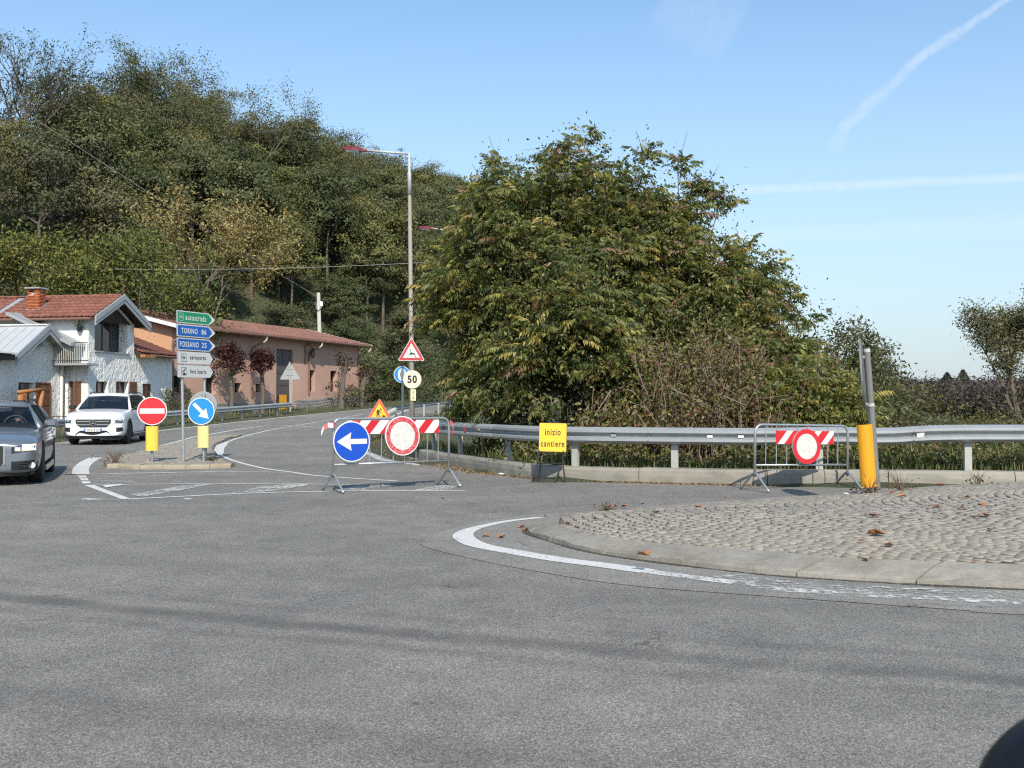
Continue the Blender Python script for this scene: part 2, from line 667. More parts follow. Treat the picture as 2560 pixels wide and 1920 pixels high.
def mat_leaf(name, rough=0.55, trans=0.35, var=0.25):
    m, n, l, p = newmat(name)
    t = NT(n, l)
    at_ = n.new("ShaderNodeVertexColor"); at_.layer_name = "tint"
    r = n.new("ShaderNodeObjectInfo").outputs['Random']
    c = t.mix(1.0, at_.outputs[0], t.ramp(r, [(0, (1 - var, 1 - var * 0.8, 1 - var)), (0.5, (1, 1, 1)), (1, (1 + var * 1.1, 1 + var * 0.7, 1 - var * 0.2))]), 'MULTIPLY')
    l.new(c, p.inputs['Base Color'])
    p.inputs['Roughness'].default_value = rough
    p.inputs['Specular IOR Level'].default_value = 0.35
    tl = n.new("ShaderNodeBsdfTranslucent")
    l.new(t.mix(1.0, c, (1.15, 1.1, 0.6), 'MULTIPLY'), tl.inputs[0])
    mx = n.new("ShaderNodeMixShader"); mx.inputs[0].default_value = trans
    l.new(p.outputs[0], mx.inputs[1]); l.new(tl.outputs[0], mx.inputs[2])
    l.new(mx.outputs[0], n["Material Output"].inputs[0])
    return m


def mat_glass(name, tint=(0.02, 0.025, 0.03), clear=0.35):
    m, n, l, p = newmat(name)
    p.inputs['Base Color'].default_value = (*tint, 1)
    p.inputs['Roughness'].default_value = 0.04
    p.inputs['Specular IOR Level'].default_value = 0.7
    tr = n.new("ShaderNodeBsdfTransparent"); tr.inputs[0].default_value = (0.75, 0.82, 0.85, 1)
    mx = n.new("ShaderNodeMixShader"); mx.inputs[0].default_value = clear
    l.new(p.outputs[0], mx.inputs[1]); l.new(tr.outputs[0], mx.inputs[2])
    l.new(mx.outputs[0], n["Material Output"].inputs[0])
    return m


def mat_roughcast(name, base):
    m, n, l, p = newmat(name)
    t = NT(n, l)
    v = t.pos()
    c = t.mix(t.noise(v, 1.2, 6), tuple(x * 0.86 for x in base), base)
    st = t.ramp(t.noise(t.mapping(v, (2.2, 2.2, 0.35)), 1.6, 6, 0.7), [(0.58, 0), (0.85, 0.25)])
    c = t.mix(st, c, tuple(x * 0.7 for x in base))
    l.new(c, p.inputs['Base Color'])
    p.inputs['Roughness'].default_value = 0.9
    h = t.noise(t.mapping(v, (1, 1, 0.6)), 6.0, 3, 0.5, dist=0.6)
    l.new(t.bump(t.ramp(h, [(0.3, 0), (0.7, 1)]), 0.75, 0.055), p.inputs['Normal'])
    return m


def mat_scuffed(name, base, scratch, thr):
    """sheeting scraped and flaked in short strokes"""
    m, n, l, p = newmat(name)
    t = NT(n, l)
    v = t.obj()
    a = t.noise(t.mapping(v, (26, 26, 70), (0, 0.5, 0)), 1.0, 5, 0.7)
    b = t.noise(t.mapping(v, (60, 60, 24), (0, -0.3, 0)), 1.0, 5, 0.7)
    big = t.ramp(t.noise(v, 7, 3), [(0.35, 0), (0.6, 1)])
    f = t.math('MULTIPLY', t.math('MAXIMUM', t.ramp(a, [(thr, 0), (thr + 0.05, 1)]), t.ramp(b, [(thr + 0.02, 0), (thr + 0.06, 1)])), t.math('MULTIPLY_ADD', big, 0.8, 0.15))
    c = t.mix(f, t.mix(t.noise(v, 9, 4), tuple(x * 0.9 for x in base), base), scratch)
    l.new(c, p.inputs['Base Color']); p.inputs['Roughness'].default_value = 0.55
    return m


def mat_joint(name):
    """bedding between the setts: dark soil in places, pale sand in others"""
    m, n, l, p = newmat(name)
    t = NT(n, l)
    v = t.pos()
    f = t.ramp(t.noise(v, 0.9, 5, 0.65), [(0.42, 0), (0.62, 1)])
    c = t.mix(f, (0.042, 0.034, 0.022), (0.17, 0.15, 0.115))
    c = t.mix(1.0, c, t.ramp(t.noise(v, 30, 4), [(0.2, 0.7), (0.8, 1.25)]), 'MULTIPLY')
    l.new(c, p.inputs['Base Color']); p.inputs['Roughness'].default_value = 0.95
    l.new(t.bump(t.noise(v, 60, 4), 0.7, 0.006), p.inputs['Normal'])
    return m


def mat_ground(name):
    m, n, l, p = newmat(name)
    t = NT(n, l)
    v = t.pos()
    f = t.noise(v, 0.6, 7, 0.7)
    c = t.ramp(f, [(0.25, (0.055, 0.05, 0.03)), (0.45, (0.06, 0.075, 0.03)), (0.6, (0.095, 0.085, 0.045)), (0.8, (0.12, 0.10, 0.07))])
    c = t.mix(1.0, c, t.ramp(t.noise(v, 14, 5), [(0.2, 0.6), (0.8, 1.3)]), 'MULTIPLY')
    l.new(c, p.inputs['Base Color']); p.inputs['Roughness'].default_value = 0.95
    l.new(t.bump(t.noise(v, 9, 7, 0.7), 0.9, 0.12), p.inputs['Normal'])
    return m


M = {}
M['asphalt'] = mat_asphalt('asphalt', 0.118, 0.355, 0.60)
M['asphalt_patch'] = mat_asphalt('asphalt_patch', 0.135, 0.34, 0.5, False, 1.06)
M['asphalt_cover'] = mat_asphalt('asphalt_cover', 0.10, 0.24, 0.7, False, 0.9)
M['tar'] = pbr('tar', (0.045, 0.043, 0.04), 0.8, bump=0.5, world=True)
M['line'] = mat_paint_line('road_paint', 0.35, 0.43)
M['line_worn'] = mat_paint_line('worn_road_paint', 0.42, 0.51)
M['line_faint'] = mat_paint_line('faint_road_paint', 0.465, 0.56, 14)
M['ground'] = mat_ground('earth_and_grass')
M['stone'] = pbr('porphyry_cobble', (0.285, 0.252, 0.205), 0.8, var=0.14, scale=14, bump=0.35, bscale=60, bdist=0.003, dirt=(0.19, 0.17, 0.135), dirt_amt=0.5, dirt_scale=1.6, rnd=0.15, world=True)
M['joint'] = mat_joint('cobble_joint')
M['kerbstone'] = pbr('kerb_stone', (0.265, 0.243, 0.205), 0.85, var=0.22, scale=16, bump=0.9, bscale=38, bdist=0.010, dirt=(0.13, 0.115, 0.085), dirt_amt=0.8, dirt_scale=3.2, rnd=0.10, world=True)
M['kerbpaint'] = pbr('yellowed_kerb', (0.33, 0.28, 0.20), 0.85, var=0.2, scale=5, bump=0.6, dirt=(0.2, 0.17, 0.12), dirt_amt=0.6, world=True)
M['concrete'] = pbr('weathered_concrete', (0.27, 0.25, 0.205), 0.88, var=0.2, scale=4, bump=0.6, bscale=30, bdist=0.008, dirt=(0.10, 0.09, 0.07), dirt_amt=0.6, dirt_scale=1.4, rnd=0.08, world=True)
M['zinc'] = pbr('galvanised_steel', (0.48, 0.50, 0.51), 0.42, 0.75, var=0.12, scale=7, dirt=(0.22, 0.22, 0.21), dirt_amt=0.35, rnd=0.05)
M['zinc_beam'] = pbr('guardrail_zinc', (0.44, 0.455, 0.46), 0.5, 0.45, var=0.14, scale=3, dirt=(0.2, 0.2, 0.19), dirt_amt=0.4, dirt_scale=1.2, rnd=0.06, world=True)
M['zinc_post'] = pbr('pale_zinc_post', (0.40, 0.39, 0.36), 0.65, 0.1, var=0.12, scale=5, dirt=(0.3, 0.28, 0.24), dirt_amt=0.4)
M['post_grey'] = pbr('dull_grey_post', (0.17, 0.175, 0.175), 0.65, 0.1, var=0.12, scale=7, dirt=(0.16, 0.16, 0.155), dirt_amt=0.5)
M['alu'] = pbr('sign_back_grey', (0.33, 0.34, 0.35), 0.55, 0.3, var=0.1, dirt=(0.2, 0.2, 0.2), dirt_amt=0.3)
M['white'] = pbr('sign_white', (0.66, 0.66, 0.64), 0.45, var=0.04, scale=4)
M['worn_white'] = mat_scuffed('scuffed_white', (0.63, 0.62, 0.57), (0.22, 0.22, 0.20), 0.57)
M['worn_red'] = mat_scuffed('scuffed_red', (0.52, 0.03, 0.045), (0.62, 0.36, 0.36), 0.53)
M['cream'] = pbr('aged_white_face', (0.70, 0.62, 0.50), 0.5, var=0.05, scale=3, dirt=(0.55, 0.40, 0.28), dirt_amt=0.5, dirt_scale=5)
M['pale_yellow'] = pbr('pale_yellow_plate', (0.80, 0.72, 0.42), 0.5, var=0.05)
M['red'] = pbr('sign_red', (0.55, 0.02, 0.028), 0.4, var=0.06, scale=4)
M['dull_red'] = pbr('faded_red', (0.46, 0.045, 0.045), 0.5, var=0.15, scale=6, dirt=(0.6, 0.2, 0.16), dirt_amt=0.3)
M['orange'] = pbr('sign_orange', (0.68, 0.10, 0.03), 0.45, var=0.06)
M['yellow'] = pbr('sign_yellow', (0.76, 0.47, 0.012), 0.45, var=0.05, scale=5, dirt=(0.62, 0.36, 0.01), dirt_amt=0.35, dirt_scale=12)
M['amber'] = pbr('amber_plastic', (0.70, 0.31, 0.008), 0.5, var=0.08, scale=8, dirt=(0.55, 0.25, 0.01), dirt_amt=0.35, dirt_scale=14)
M['lemon'] = pbr('lemon_sheeting', (0.74, 0.53, 0.07), 0.45, var=0.05, scale=6)
M['pale_lemon'] = pbr('bleached_yellow', (0.72, 0.60, 0.24), 0.5, var=0.08, scale=5, dirt=(0.62, 0.5, 0.2), dirt_amt=0.4)
M['blue'] = pbr('sign_blue', (0.006, 0.068, 0.44), 0.4, var=0.06, scale=3)
M['navy'] = pbr('direction_blue', (0.012, 0.11, 0.42), 0.45, var=0.06, scale=3)
M['sky_blue'] = pbr('faded_sign_blue', (0.02, 0.24, 0.56), 0.4, var=0.06, scale=3)
M['green'] = pbr('motorway_green', (0.015, 0.25, 0.115), 0.45, var=0.06, scale=3)
M['grey_face'] = pbr('grey_sign_face', (0.58, 0.59, 0.58), 0.5, var=0.05)
M['ink'] = pbr('sign_black', (0.012, 0.012, 0.013), 0.55)
M['brown_ink'] = pbr('brown_lettering', (0.06, 0.022, 0.006), 0.55)
M['black_steel'] = pbr('black_steel', (0.03, 0.03, 0.032), 0.5, 0.3)
M['lamp_red'] = pbr('dark_red_enamel', (0.13, 0.014, 0.018), 0.4, var=0.12)
M['pole_grey'] = pbr('grey_lamp_pole', (0.29, 0.255, 0.225), 0.65, 0.1, var=0.15, scale=2, dirt=(0.30, 0.22, 0.17), dirt_amt=0.6, dirt_scale=0.7)
M['pole_pale'] = pbr('pale_lamp_arm', (0.45, 0.46, 0.45), 0.5, 0.1)
M['pale_concrete'] = pbr('pale_concrete_pole', (0.42, 0.41, 0.38), 0.85, var=0.12, dirt=(0.28, 0.26, 0.24), dirt_amt=0.4)
M['cable'] = pbr('overhead_cable', (0.25, 0.26, 0.25), 0.6)
M['roughcast'] = mat_roughcast('white_roughcast', (0.87, 0.845, 0.79))
M['plaster'] = pbr('white_plaster', (0.80, 0.785, 0.74), 0.85, var=0.06, scale=2, bump=0.2, bscale=20, world=True)
M['pink_wall'] = pbr('salmon_plaster', (0.48, 0.305, 0.235), 0.9, var=0.10, scale=0.7, bump=0.3, bscale=14, bdist=0.01, dirt=(0.37, 0.225, 0.17), dirt_amt=0.5, dirt_scale=0.55, world=True)
M['sunlit_wall'] = pbr('sunlit_orange_plaster', (0.56, 0.31, 0.18), 0.9, var=0.08, scale=1.2, bump=0.2, world=True)  # gable plaster made brighter and more orange for the sun falling on it
M['tile'] = pbr('clay_tile', (0.195, 0.074, 0.053), 0.8, var=0.2, scale=5, bump=0.4, bscale=40, dirt=(0.20, 0.085, 0.05), dirt_amt=0.5, dirt_scale=2, rnd=0.22, world=True)
M['tile_far'] = pbr('weathered_clay_tile', (0.22, 0.102, 0.078), 0.85, var=0.2, scale=3, bump=0.4, bscale=30, dirt=(0.34, 0.2, 0.14), dirt_amt=0.45, dirt_scale=1.2, rnd=0.25, world=True)
M['brick'] = pbr('red_brick', (0.40, 0.115, 0.05), 0.85, var=0.2, scale=9, bump=0.4, rnd=0.25, world=True)
M['mortar'] = pbr('mortar', (0.46, 0.38, 0.31), 0.95, var=0.1)
M['barge'] = pbr('grey_metal_trim', (0.36, 0.37, 0.375), 0.5, 0.25, var=0.06, scale=3)
M['metal_roof'] = pbr('pale_metal_roof', (0.56, 0.57, 0.56), 0.45, 0.35, var=0.08, scale=2)
M['soffit'] = pbr('dark_timber_soffit', (0.045, 0.03, 0.022), 0.8, var=0.2)
M['brown_wood'] = pbr('brown_joinery', (0.12, 0.055, 0.03), 0.6, var=0.2, scale=12)
M['shutter'] = pbr('brown_shutter', (0.17, 0.065, 0.03), 0.55, var=0.2, scale=10)
M['log'] = pbr('varnished_log', (0.36, 0.15, 0.05), 0.6, var=0.3, scale=9, bump=0.5, bscale=25)
M['carving'] = pbr('dark_carved_wood', (0.17, 0.075, 0.035), 0.6, var=0.3, scale=12, bump=0.6)
M['gutter'] = pbr('copper_brown_gutter', (0.24, 0.13, 0.09), 0.5, 0.3, var=0.15)
M['white_trim'] = pbr('white_trim', (0.78, 0.775, 0.74), 0.6, var=0.04)
M['plinth'] = pbr('grey_stone_block', (0.23, 0.215, 0.205), 0.9, var=0.2, scale=6, bump=0.5, rnd=0.16, world=True)
M['door_metal'] = pbr('brown_grey_door', (0.10, 0.085, 0.08), 0.6, 0.2, var=0.15, scale=2)
M['dark_void'] = pbr('dark_interior', (0.012, 0.012, 0.013), 0.9)
M['curtain'] = pbr('pale_curtain', (0.55, 0.52, 0.46), 0.9)
M['terracotta'] = pbr('terracotta_pot', (0.40, 0.15, 0.08), 0.8)
M['glass'] = mat_glass('window_glass', (0.03, 0.04, 0.05), 0.15)
M['car_glass'] = mat_glass('car_glass', (0.012, 0.016, 0.022), 0.68)
M['car_glass_dark'] = mat_glass('tinted_car_glass', (0.010, 0.014, 0.02), 0.22)
M['car_white'] = pbr('white_car_paint', (0.74, 0.75, 0.77), 0.28, 0.0, var=0.02, coat=0.6)
M['car_grey'] = pbr('blue_grey_metallic', (0.195, 0.218, 0.25), 0.32, 0.5, var=0.03, coat=0.7)
M['rubber'] = pbr('tyre_rubber', (0.022, 0.021, 0.020), 0.85, var=0.2, bump=0.3)
M['black_trim'] = pbr('black_car_trim', (0.015, 0.015, 0.016), 0.45)
M['chrome'] = pbr('chrome', (0.78, 0.79, 0.80), 0.12, 1.0, var=0.02)
M['alloy'] = pbr('alloy_wheel', (0.34, 0.35, 0.36), 0.35, 0.8)
M['dark_alloy'] = pbr('dark_alloy_wheel', (0.04, 0.04, 0.042), 0.4, 0.6)
M['lens'] = pbr('clear_lamp_lens', (0.70, 0.72, 0.74), 0.1, 0.3)
M['lamp_on'] = pbr('lit_headlamp', (0.9, 0.85, 0.6), 0.2, emit=(1.0, 0.78, 0.32, 1.1))
M['fog_on'] = pbr('fog_lamp', (0.75, 0.75, 0.70), 0.2, 0.2)
M['plate_white'] = pbr('number_plate', (0.78, 0.77, 0.72), 0.45)
M['skin'] = pbr('skin', (0.50, 0.29, 0.205), 0.55, var=0.05)
M['cloth_dark'] = pbr('dark_clothing', (0.04, 0.05, 0.075), 0.9, var=0.2)
M['hair'] = pbr('dark_hair', (0.03, 0.02, 0.015), 0.7)
M['seat'] = pbr('dark_upholstery', (0.02, 0.021, 0.024), 0.85)
M['bark'] = pbr('grey_brown_bark', (0.13, 0.105, 0.08), 0.9, var=0.3, scale=12, bump=0.6, bscale=30)
M['bark_pale'] = pbr('pale_bark', (0.25, 0.22, 0.175), 0.9, var=0.25, scale=9, bump=0.4)
M['twig'] = pbr('bare_twig', (0.20, 0.15, 0.11), 0.9, var=0.3, scale=8)
M['leaf'] = mat_leaf('foliage', 0.5, 0.42, 0.2)
M['leaf_hill'] = mat_leaf('hill_foliage', 0.75, 0.25, 0.38)
M['dry_leaf'] = pbr('dry_leaf', (0.27, 0.115, 0.055), 0.8, var=0.3, scale=20, rnd=0.3)
M['blade'] = mat_leaf('grass_blades', 0.7, 0.3, 0.1)
M['plastic_black'] = pbr('black_plastic', (0.008, 0.008, 0.010), 0.45, spec=0.3)

# ------------------------------------------------------------------ lettering (made while the scene is still small)
_TXT = {}


def text_mesh(body, bold=0.02):
    key = (body, bold)
    if key in _TXT: return _TXT[key]
    cu = bpy.data.curves.new("lettering", 'FONT')
    cu.body = body; cu.size = 1.0; cu.offset = bold; cu.resolution_u = 4
    cu.space_character = 1.16
    o = bpy.data.objects.new("lettering", cu)
    COL.objects.link(o)
    bpy.context.view_layer.update()
    me = bpy.data.meshes.new_from_object(o.evaluated_get(bpy.context.evaluated_depsgraph_get()))
    bpy.data.objects.remove(o)
    v = np.array([tuple(x.co) for x in me.vertices])
    f = [tuple(p.vertices) for p in me.polygons]
    bpy.data.meshes.remove(me)
    lo, hi = v.min(0), v.max(0)
    v = (v - lo) / np.maximum(hi - lo, 1e-6)
    _TXT[key] = (v, f)
    return _TXT[key]


def lettering(mb, body, x0, z0, w, h, y, bold=0.02):
    v, f = text_mesh(body, bold)
    mb.add([(x0 + p[0] * w, y, z0 + p[1] * h) for p in v], f)


for s_ in ("autostrada", "A33", "TORINO", "86", "FOSSANO", "25", "aeroporto", "foro boario", "inizio", "cantiere", "50", "GB 678 LA"):
    text_mesh(s_)
M['pot'] = pbr('worn_out_patch', (0.060, 0.058, 0.056), 0.9, var=0.3, scale=20, bump=0.8, world=True)
M['foot_strip'] = mat_paint_line('brown_foot_strip', 0.40, 0.50, 16)  # broken dark brown strip laid along the kerb foot
for nd in M['foot_strip'].node_tree.nodes:
    if nd.type == 'MIX' and not nd.inputs[6].is_linked:
        nd.inputs[6].default_value = (0.05, 0.042, 0.028, 1); nd.inputs[7].default_value = (0.10, 0.085, 0.06, 1)
M['line_ghost'] = mat_paint_line('ghost_road_paint', 0.51, 0.62, 16)
M['pot_worn'] = mat_paint_line('broken_surface', 0.46, 0.53, 12)
for nd in M['pot_worn'].node_tree.nodes:
    if nd.type == 'MIX' and not nd.inputs[6].is_linked:
        nd.inputs[6].default_value = (0.10, 0.098, 0.09, 1); nd.inputs[7].default_value = (0.13, 0.126, 0.118, 1)
M['tar_worn'] = mat_paint_line('worn_tar_seam', 0.54, 0.64, 9)
for nd in M['tar_worn'].node_tree.nodes:
    if nd.type == 'MIX' and not nd.inputs[6].is_linked:
        nd.inputs[6].default_value = (0.06, 0.055, 0.045, 1); nd.inputs[7].default_value = (0.09, 0.08, 0.065, 1)

# ================================================================== THE SETTING
LEFT_EDGE = [(-70, 17), (-40, 22.5), (-28, 26), (-20, 29.6), (-16.6, 32.4), (-15.2, 34.5), (-15.5, 38), (-15.2, 45), (-14.3, 50.1), (-12.5, 58.9), (-9.7, 70.1), (-5, 80), (2, 90), (15, 103), (40, 125)]
KERB_LINE = [(70, 15.4), (24, 15.7), (14, 15.9), (8, 16.1), (5.2, 16.45), (3.75, 16.5), (2.3, 16.95), (0.95, 17.5), (0.3, 18.1), (-0.5, 19.8), (-1.28, 21.8), (-2.2, 24.4)]
RIGHT_FAR = [(-3.35, 28.7), (-4.7, 36), (-5.9, 47), (-5.6, 54), (-3.9, 63), (-1, 72), (6, 83), (18, 96), (44, 118)]
RIGHT_EDGE = KERB_LINE + RIGHT_FAR
HILL_FOOT = [(-120, 40), (-60, 48), (-34, 55), (-28, 62), (-21, 78), (-14, 86), (-3, 98), (14, 116), (50, 150), (110, 190)]


def sm(t):
    t = np.clip(t, 0, 1)
    return t * t * (3 - 2 * t)


def hill_rise(s, x):
    A = (26 + 5 * sm((-x - 5) / 25)) * (1 - 0.97 * sm((x + 6) / 30))
    return np.where(s > 0, A * (1 - np.exp(-np.maximum(s, 0) / 26.0)), 0)


def groundz(x, y):
    x = np.atleast_1d(np.asarray(x, float)); y = np.atleast_1d(np.asarray(y, float))
    P = np.column_stack([x, y])
    dE, dR, dH = polydist(P, LEFT_EDGE), -polydist(P, RIGHT_EDGE), polydist(P, HILL_FOOT)
    yy = np.minimum(y, 130)
    z = roadz(yy) - 0.06
    z = z + np.where(dE > 0, 0.20 * sm(dE / 1.4), 0)
    bank = np.where(dR > 0, 0.20 * sm((dR - 0.1) / 0.4) - 0.36 * np.clip(dR - 1.5, 0, 11) - 0.03 * np.clip(dR - 12, 0, 60), 0)
    near = sm((70 - y) / 30)
    z = z * np.where(dR > 0, np.exp(-np.maximum(dR, 0) / 30), 1) + bank * (0.25 + 0.75 * near)
    z = z + np.where(dE > 0, hill_rise(dH, x), 0)
    bumps = 0.25 * np.sin(x * 0.7 + y * 0.31) * np.sin(y * 0.53 - x * 0.2)
    z = z + np.where((dE > 2) | (dR > 2.5), bumps * 0.5, 0)
    return z


def build_ground():
    xs = np.concatenate([[-1800, -900, -450], np.arange(-240, -48, 8), np.arange(-48, 48, 1.2), np.arange(48, 241, 8), [450, 900, 1800]])
    ys = np.concatenate([[-600, -200, -60], np.arange(-30, 12, 6), np.arange(12, 130, 1.2), np.arange(130, 360, 10), [450, 800, 1500, 2600]])
    X, Y = np.meshgrid(xs, ys)
    Z = groundz(X.ravel(), Y.ravel())
    V = np.column_stack([X.ravel(), Y.ravel(), Z])
    nx, ny = len(xs), len(ys)
    i, j = np.meshgrid(np.arange(nx - 1), np.arange(ny - 1))
    a = (j * nx + i).ravel()
    Fq = np.column_stack([a, a + 1, a + nx + 1, a + nx])
    o = put("ground", mesh_data("ground", V, Fq, M['ground'], smooth=True))
    o['kind'] = 'structure'


build_ground()

road_poly = LEFT_EDGE + list(reversed(RIGHT_FAR)) + [KERB_LINE[-1]] + [(x + 0.12, y + 0.2) for x, y in reversed(KERB_LINE[:-1])] + [(70, -14), (-70, -14)]
V, Fc = sheet(road_poly, 2.2, lambda x, y: roadz(y))
o = put("road", mesh_data("road", V, Fc, M['asphalt'], smooth=True)); o['kind'] = 'structure'


def marking(pts, width, mat='line', level=1, cut=None):
    """a painted line along the carriageway"""
    P = [Vector((p[0], p[1])) for p in pts]
    vs, fs = [], []
    for i, p in enumerate(P):
        t = (P[min(i + 1, len(P) - 1)] - P[max(i - 1, 0)]).normalized()
        n = Vector((-t.y, t.x))
        w = width(i / (len(P) - 1)) if callable(width) else width
        for s in (-1, -0.33, 0.33, 1):
            q = p + n * s * w / 2
            vs.append((q.x, q.y, float(roadz(q.y)) + 0.004 * level))
    for i in range(len(P) - 1):
        for k in range(3):
            a = i * 4 + k
            fs.append((a, a + 4, a + 5, a + 1))
    fs = [tuple(reversed(f)) for f in fs]
    o = put("road_marking", mesh_data("road_marking", vs, fs, M[mat]))
    o['kind'] = 'structure'
    return o


def marking_poly(poly, mat='line_worn', level=1):
    P = [(p[0], p[1]) for p in poly]
    area = sum(P[i][0] * P[(i + 1) % len(P)][1] - P[(i + 1) % len(P)][0] * P[i][1] for i in range(len(P)))
    if area < 0: P.reverse()
    o = put("road_marking", mesh_data("road_marking", [(x, y, float(roadz(y)) + 0.004 * level) for x, y in P], [tuple(range(len(P)))], M[mat]))
    o['kind'] = 'structure'


# ------------------------------------------------------------------ right-hand cobbled island
ISL_FRONT = smoothline([(0.50, 11.25), (0.24, 10.95), (0.14, 10.5), (0.30, 9.85), (0.78, 8.85), (1.71, 7.95), (2.31, 7.60), (3.52, 7.18), (5.5, 6.78), (9.0, 6.42), (14, 6.3)], 0.12)
ISL_INNER = smoothline([(0.62, 11.0), (0.52, 10.75), (0.47, 10.36), (0.50, 9.9), (1.0, 8.95), (1.85, 8.32), (2.7, 8.08), (3.9, 7.80), (5.7, 7.4), (9.1, 7.05), (14, 6.95)], 0.12)
ISL_FAR = smoothline([(0.50, 11.25), (1.2, 11.8), (2.73, 12.85), (4.0, 13.6), (7.3, 14.75), (14, 15.1)], 0.2)
isl_outline = [(p[0], p[1]) for p in ISL_FAR[:-1]] + [(14, 15.1)] + [(p[0], p[1]) for p in reversed(ISL_FRONT)][:-1]


def islz(x, y):
    P = np.column_stack([np.atleast_1d(x), np.atleast_1d(y)])
    d = np.abs(polydist(P, isl_outline + [isl_outline[0]]))
    return 0.085 + 0.165 * (1 - np.exp(-d / 1.3)) + 0.028 * np.maximum(0, P[:, 0] - 4)


island = structure("traffic_island")

# kerb slabs along the near side and the nose
n_fr = len(ISL_FRONT)
fr = np.array([(p[0], p[1]) for p in ISL_FRONT]); inn = np.array([(p[0], p[1]) for p in ISL_INNER])


def resample(A, n):
    s = np.concatenate([[0], np.cumsum(np.hypot(*np.diff(A, axis=0).T))])
    q = np.linspace(0, s[-1], n)
    return np.column_stack([np.interp(q, s, A[:, 0]), np.interp(q, s, A[:, 1])])


NS = 121
fr, inn = resample(fr, NS), resample(inn, NS)
inn = fr + (inn - fr) * (1 - 0.5 * sm((fr[:, 0] - 0.9) / 1.4))[:, None]
s_fr = np.concatenate([[0], np.cumsum(np.hypot(*np.diff(fr, axis=0).T))])
cuts = [0]
while s_fr[cuts[-1]] < s_fr[-1] - 1.2:
    tgt = s_fr[cuts[-1]] + random.uniform(0.75, 1.05)
    cuts.append(int(np.argmin(np.abs(s_fr - tgt))))
for a, b in zip(cuts[:-1], cuts[1:]):
    mb = MB()
    dz = random.uniform(-0.012, 0.012); tilt = random.uniform(-0.014, 0.014)
    rows = []
    for k in range(a, b + 1):
        f_, i_ = Vector(fr[k]), Vector(inn[k])
        if k == a: f_ = f_.lerp(Vector(fr[k + 1]), 0.16); i_ = i_.lerp(Vector(inn[k + 1]), 0.16)
        d = (i_ - f_).normalized()
        tt = (k - a) / max(1, b - a) - 0.5
        zt = 0.052 + dz + tilt * tt * 2
        zi = float(islz(i_.x, i_.y)[0]) + 0.004
        jj = random.uniform(-.012, .012); p0 = f_ + d * jj; p1 = f_ + d * (0.02 + jj); p2 = f_ + d * (0.06 + random.uniform(-.015, .02))
        rows.append([(p0.x, p0.y, -0.05), (p1.x, p1.y, zt - 0.016 + random.uniform(-.008, .008)), (p2.x, p2.y, zt), (f_.lerp(i_, 0.6).x, f_.lerp(i_, 0.6).y, zt * 0.4 + zi * 0.6 + 0.002), (i_.x, i_.y, zi), (i_.x, i_.y, -0.05)])
    mb.rings(rows)
    o = mb.build("kerb_stone", M['kerbstone'], island)
# low kerb on the far side
fa = resample(np.array([(p[0], p[1]) for p in ISL_FAR]), 90)
for a in range(0, 89, 6):
    mb = MB(); rows = []
    for k in range(a, min(a + 6, 89) + 1):
        p = Vector(fa[k]); t = Vector(fa[min(k + 1, 89)]) - Vector(fa[max(k - 1, 0)])
        if k == a: p = p + t * 0.06
        n = Vector((t.y, -t.x)).normalized()
        q = p + n * 0.11
        z = float(islz(q.x, q.y)[0]) + 0.003
        rows.append([(p.x, p.y, -0.05), (p.x, p.y, z - 0.02), (p.x + n.x * 0.02, p.y + n.y * 0.02, z), (q.x, q.y, z), (q.x, q.y, -0.05)])
    mb.rings([list(reversed(r)) for r in rows]).build("kerb_stone", M['kerbstone'], island)

# ---- cobbles
COBBLE = ([(-.5, -.5, -1), (.5, -.5, -1), (.5, .5, -1), (-.5, .5, -1), (-.5, -.5, -.09), (.5, -.5, -.09), (.5, .5, -.09), (-.5, .5, -.09), (-.465, -.465, 0), (.465, -.465, 0), (.465, .465, 0), (-.465, .465, 0)],
          [(0, 1, 5, 4), (1, 2, 6, 5), (2, 3, 7, 6), (3, 0, 4, 7), (4, 5, 9, 8), (5, 6, 10, 9), (6, 7, 11, 10), (7, 4, 8, 11), (8, 9, 10, 11)])


def jitter_proto(proto, amt, seed):
    r = np.random.default_rng(seed)
    v = np.array(proto[0], float)
    c = v.copy()
    off = r.uniform(-amt, amt, (4, 2))
    for k in range(4):
        for lv in range(3):
            c[k + 4 * lv, :2] += off[k]
    c[8:, 2] += r.uniform(-amt, amt, 4) * 0.35
    return c, np.array(proto[1])


COBBLES = [jitter_proto(COBBLE, 0.09, k) for k in range(10)]


def place_pieces(name, protos, Ms, mat, parent, limit, rest_name=None, size_key=None):
    """the pieces that show largest become objects that share mesh data, the rest one joined part"""
    if size_key is None:
        size_key = lambda m: m.translation.length
    Ms = sorted(Ms, key=size_key)
    datas = [mesh_data(name, v, np.asarray(f), mat) for v, f in protos]
    Pi = wm(parent).inverted()
    for k, m in enumerate(Ms[:limit]):
        o = bpy.data.objects.new(name, datas[k % len(datas)])
        COL.objects.link(o)
        o.parent = parent
        o.matrix_basis = Pi @ m
    rest = Ms[limit:]
    if rest:
        Vs, Fs, b = [], [], 0
        for k, m in enumerate(rest):
            v, f = protos[k % len(protos)]
            v = np.asarray(v, float)
            A = np.array((Pi @ m))
            Vs.append(v @ A[:3, :3].T + A[:3, 3]); Fs.append(np.asarray(f) + b); b += len(v)
        o = bpy.data.objects.new(rest_name or name, mesh_data(rest_name or name, np.vstack(Vs), np.vstack(Fs), mat))
        COL.objects.link(o); o.parent = parent
        o['kind'] = 'stuff'


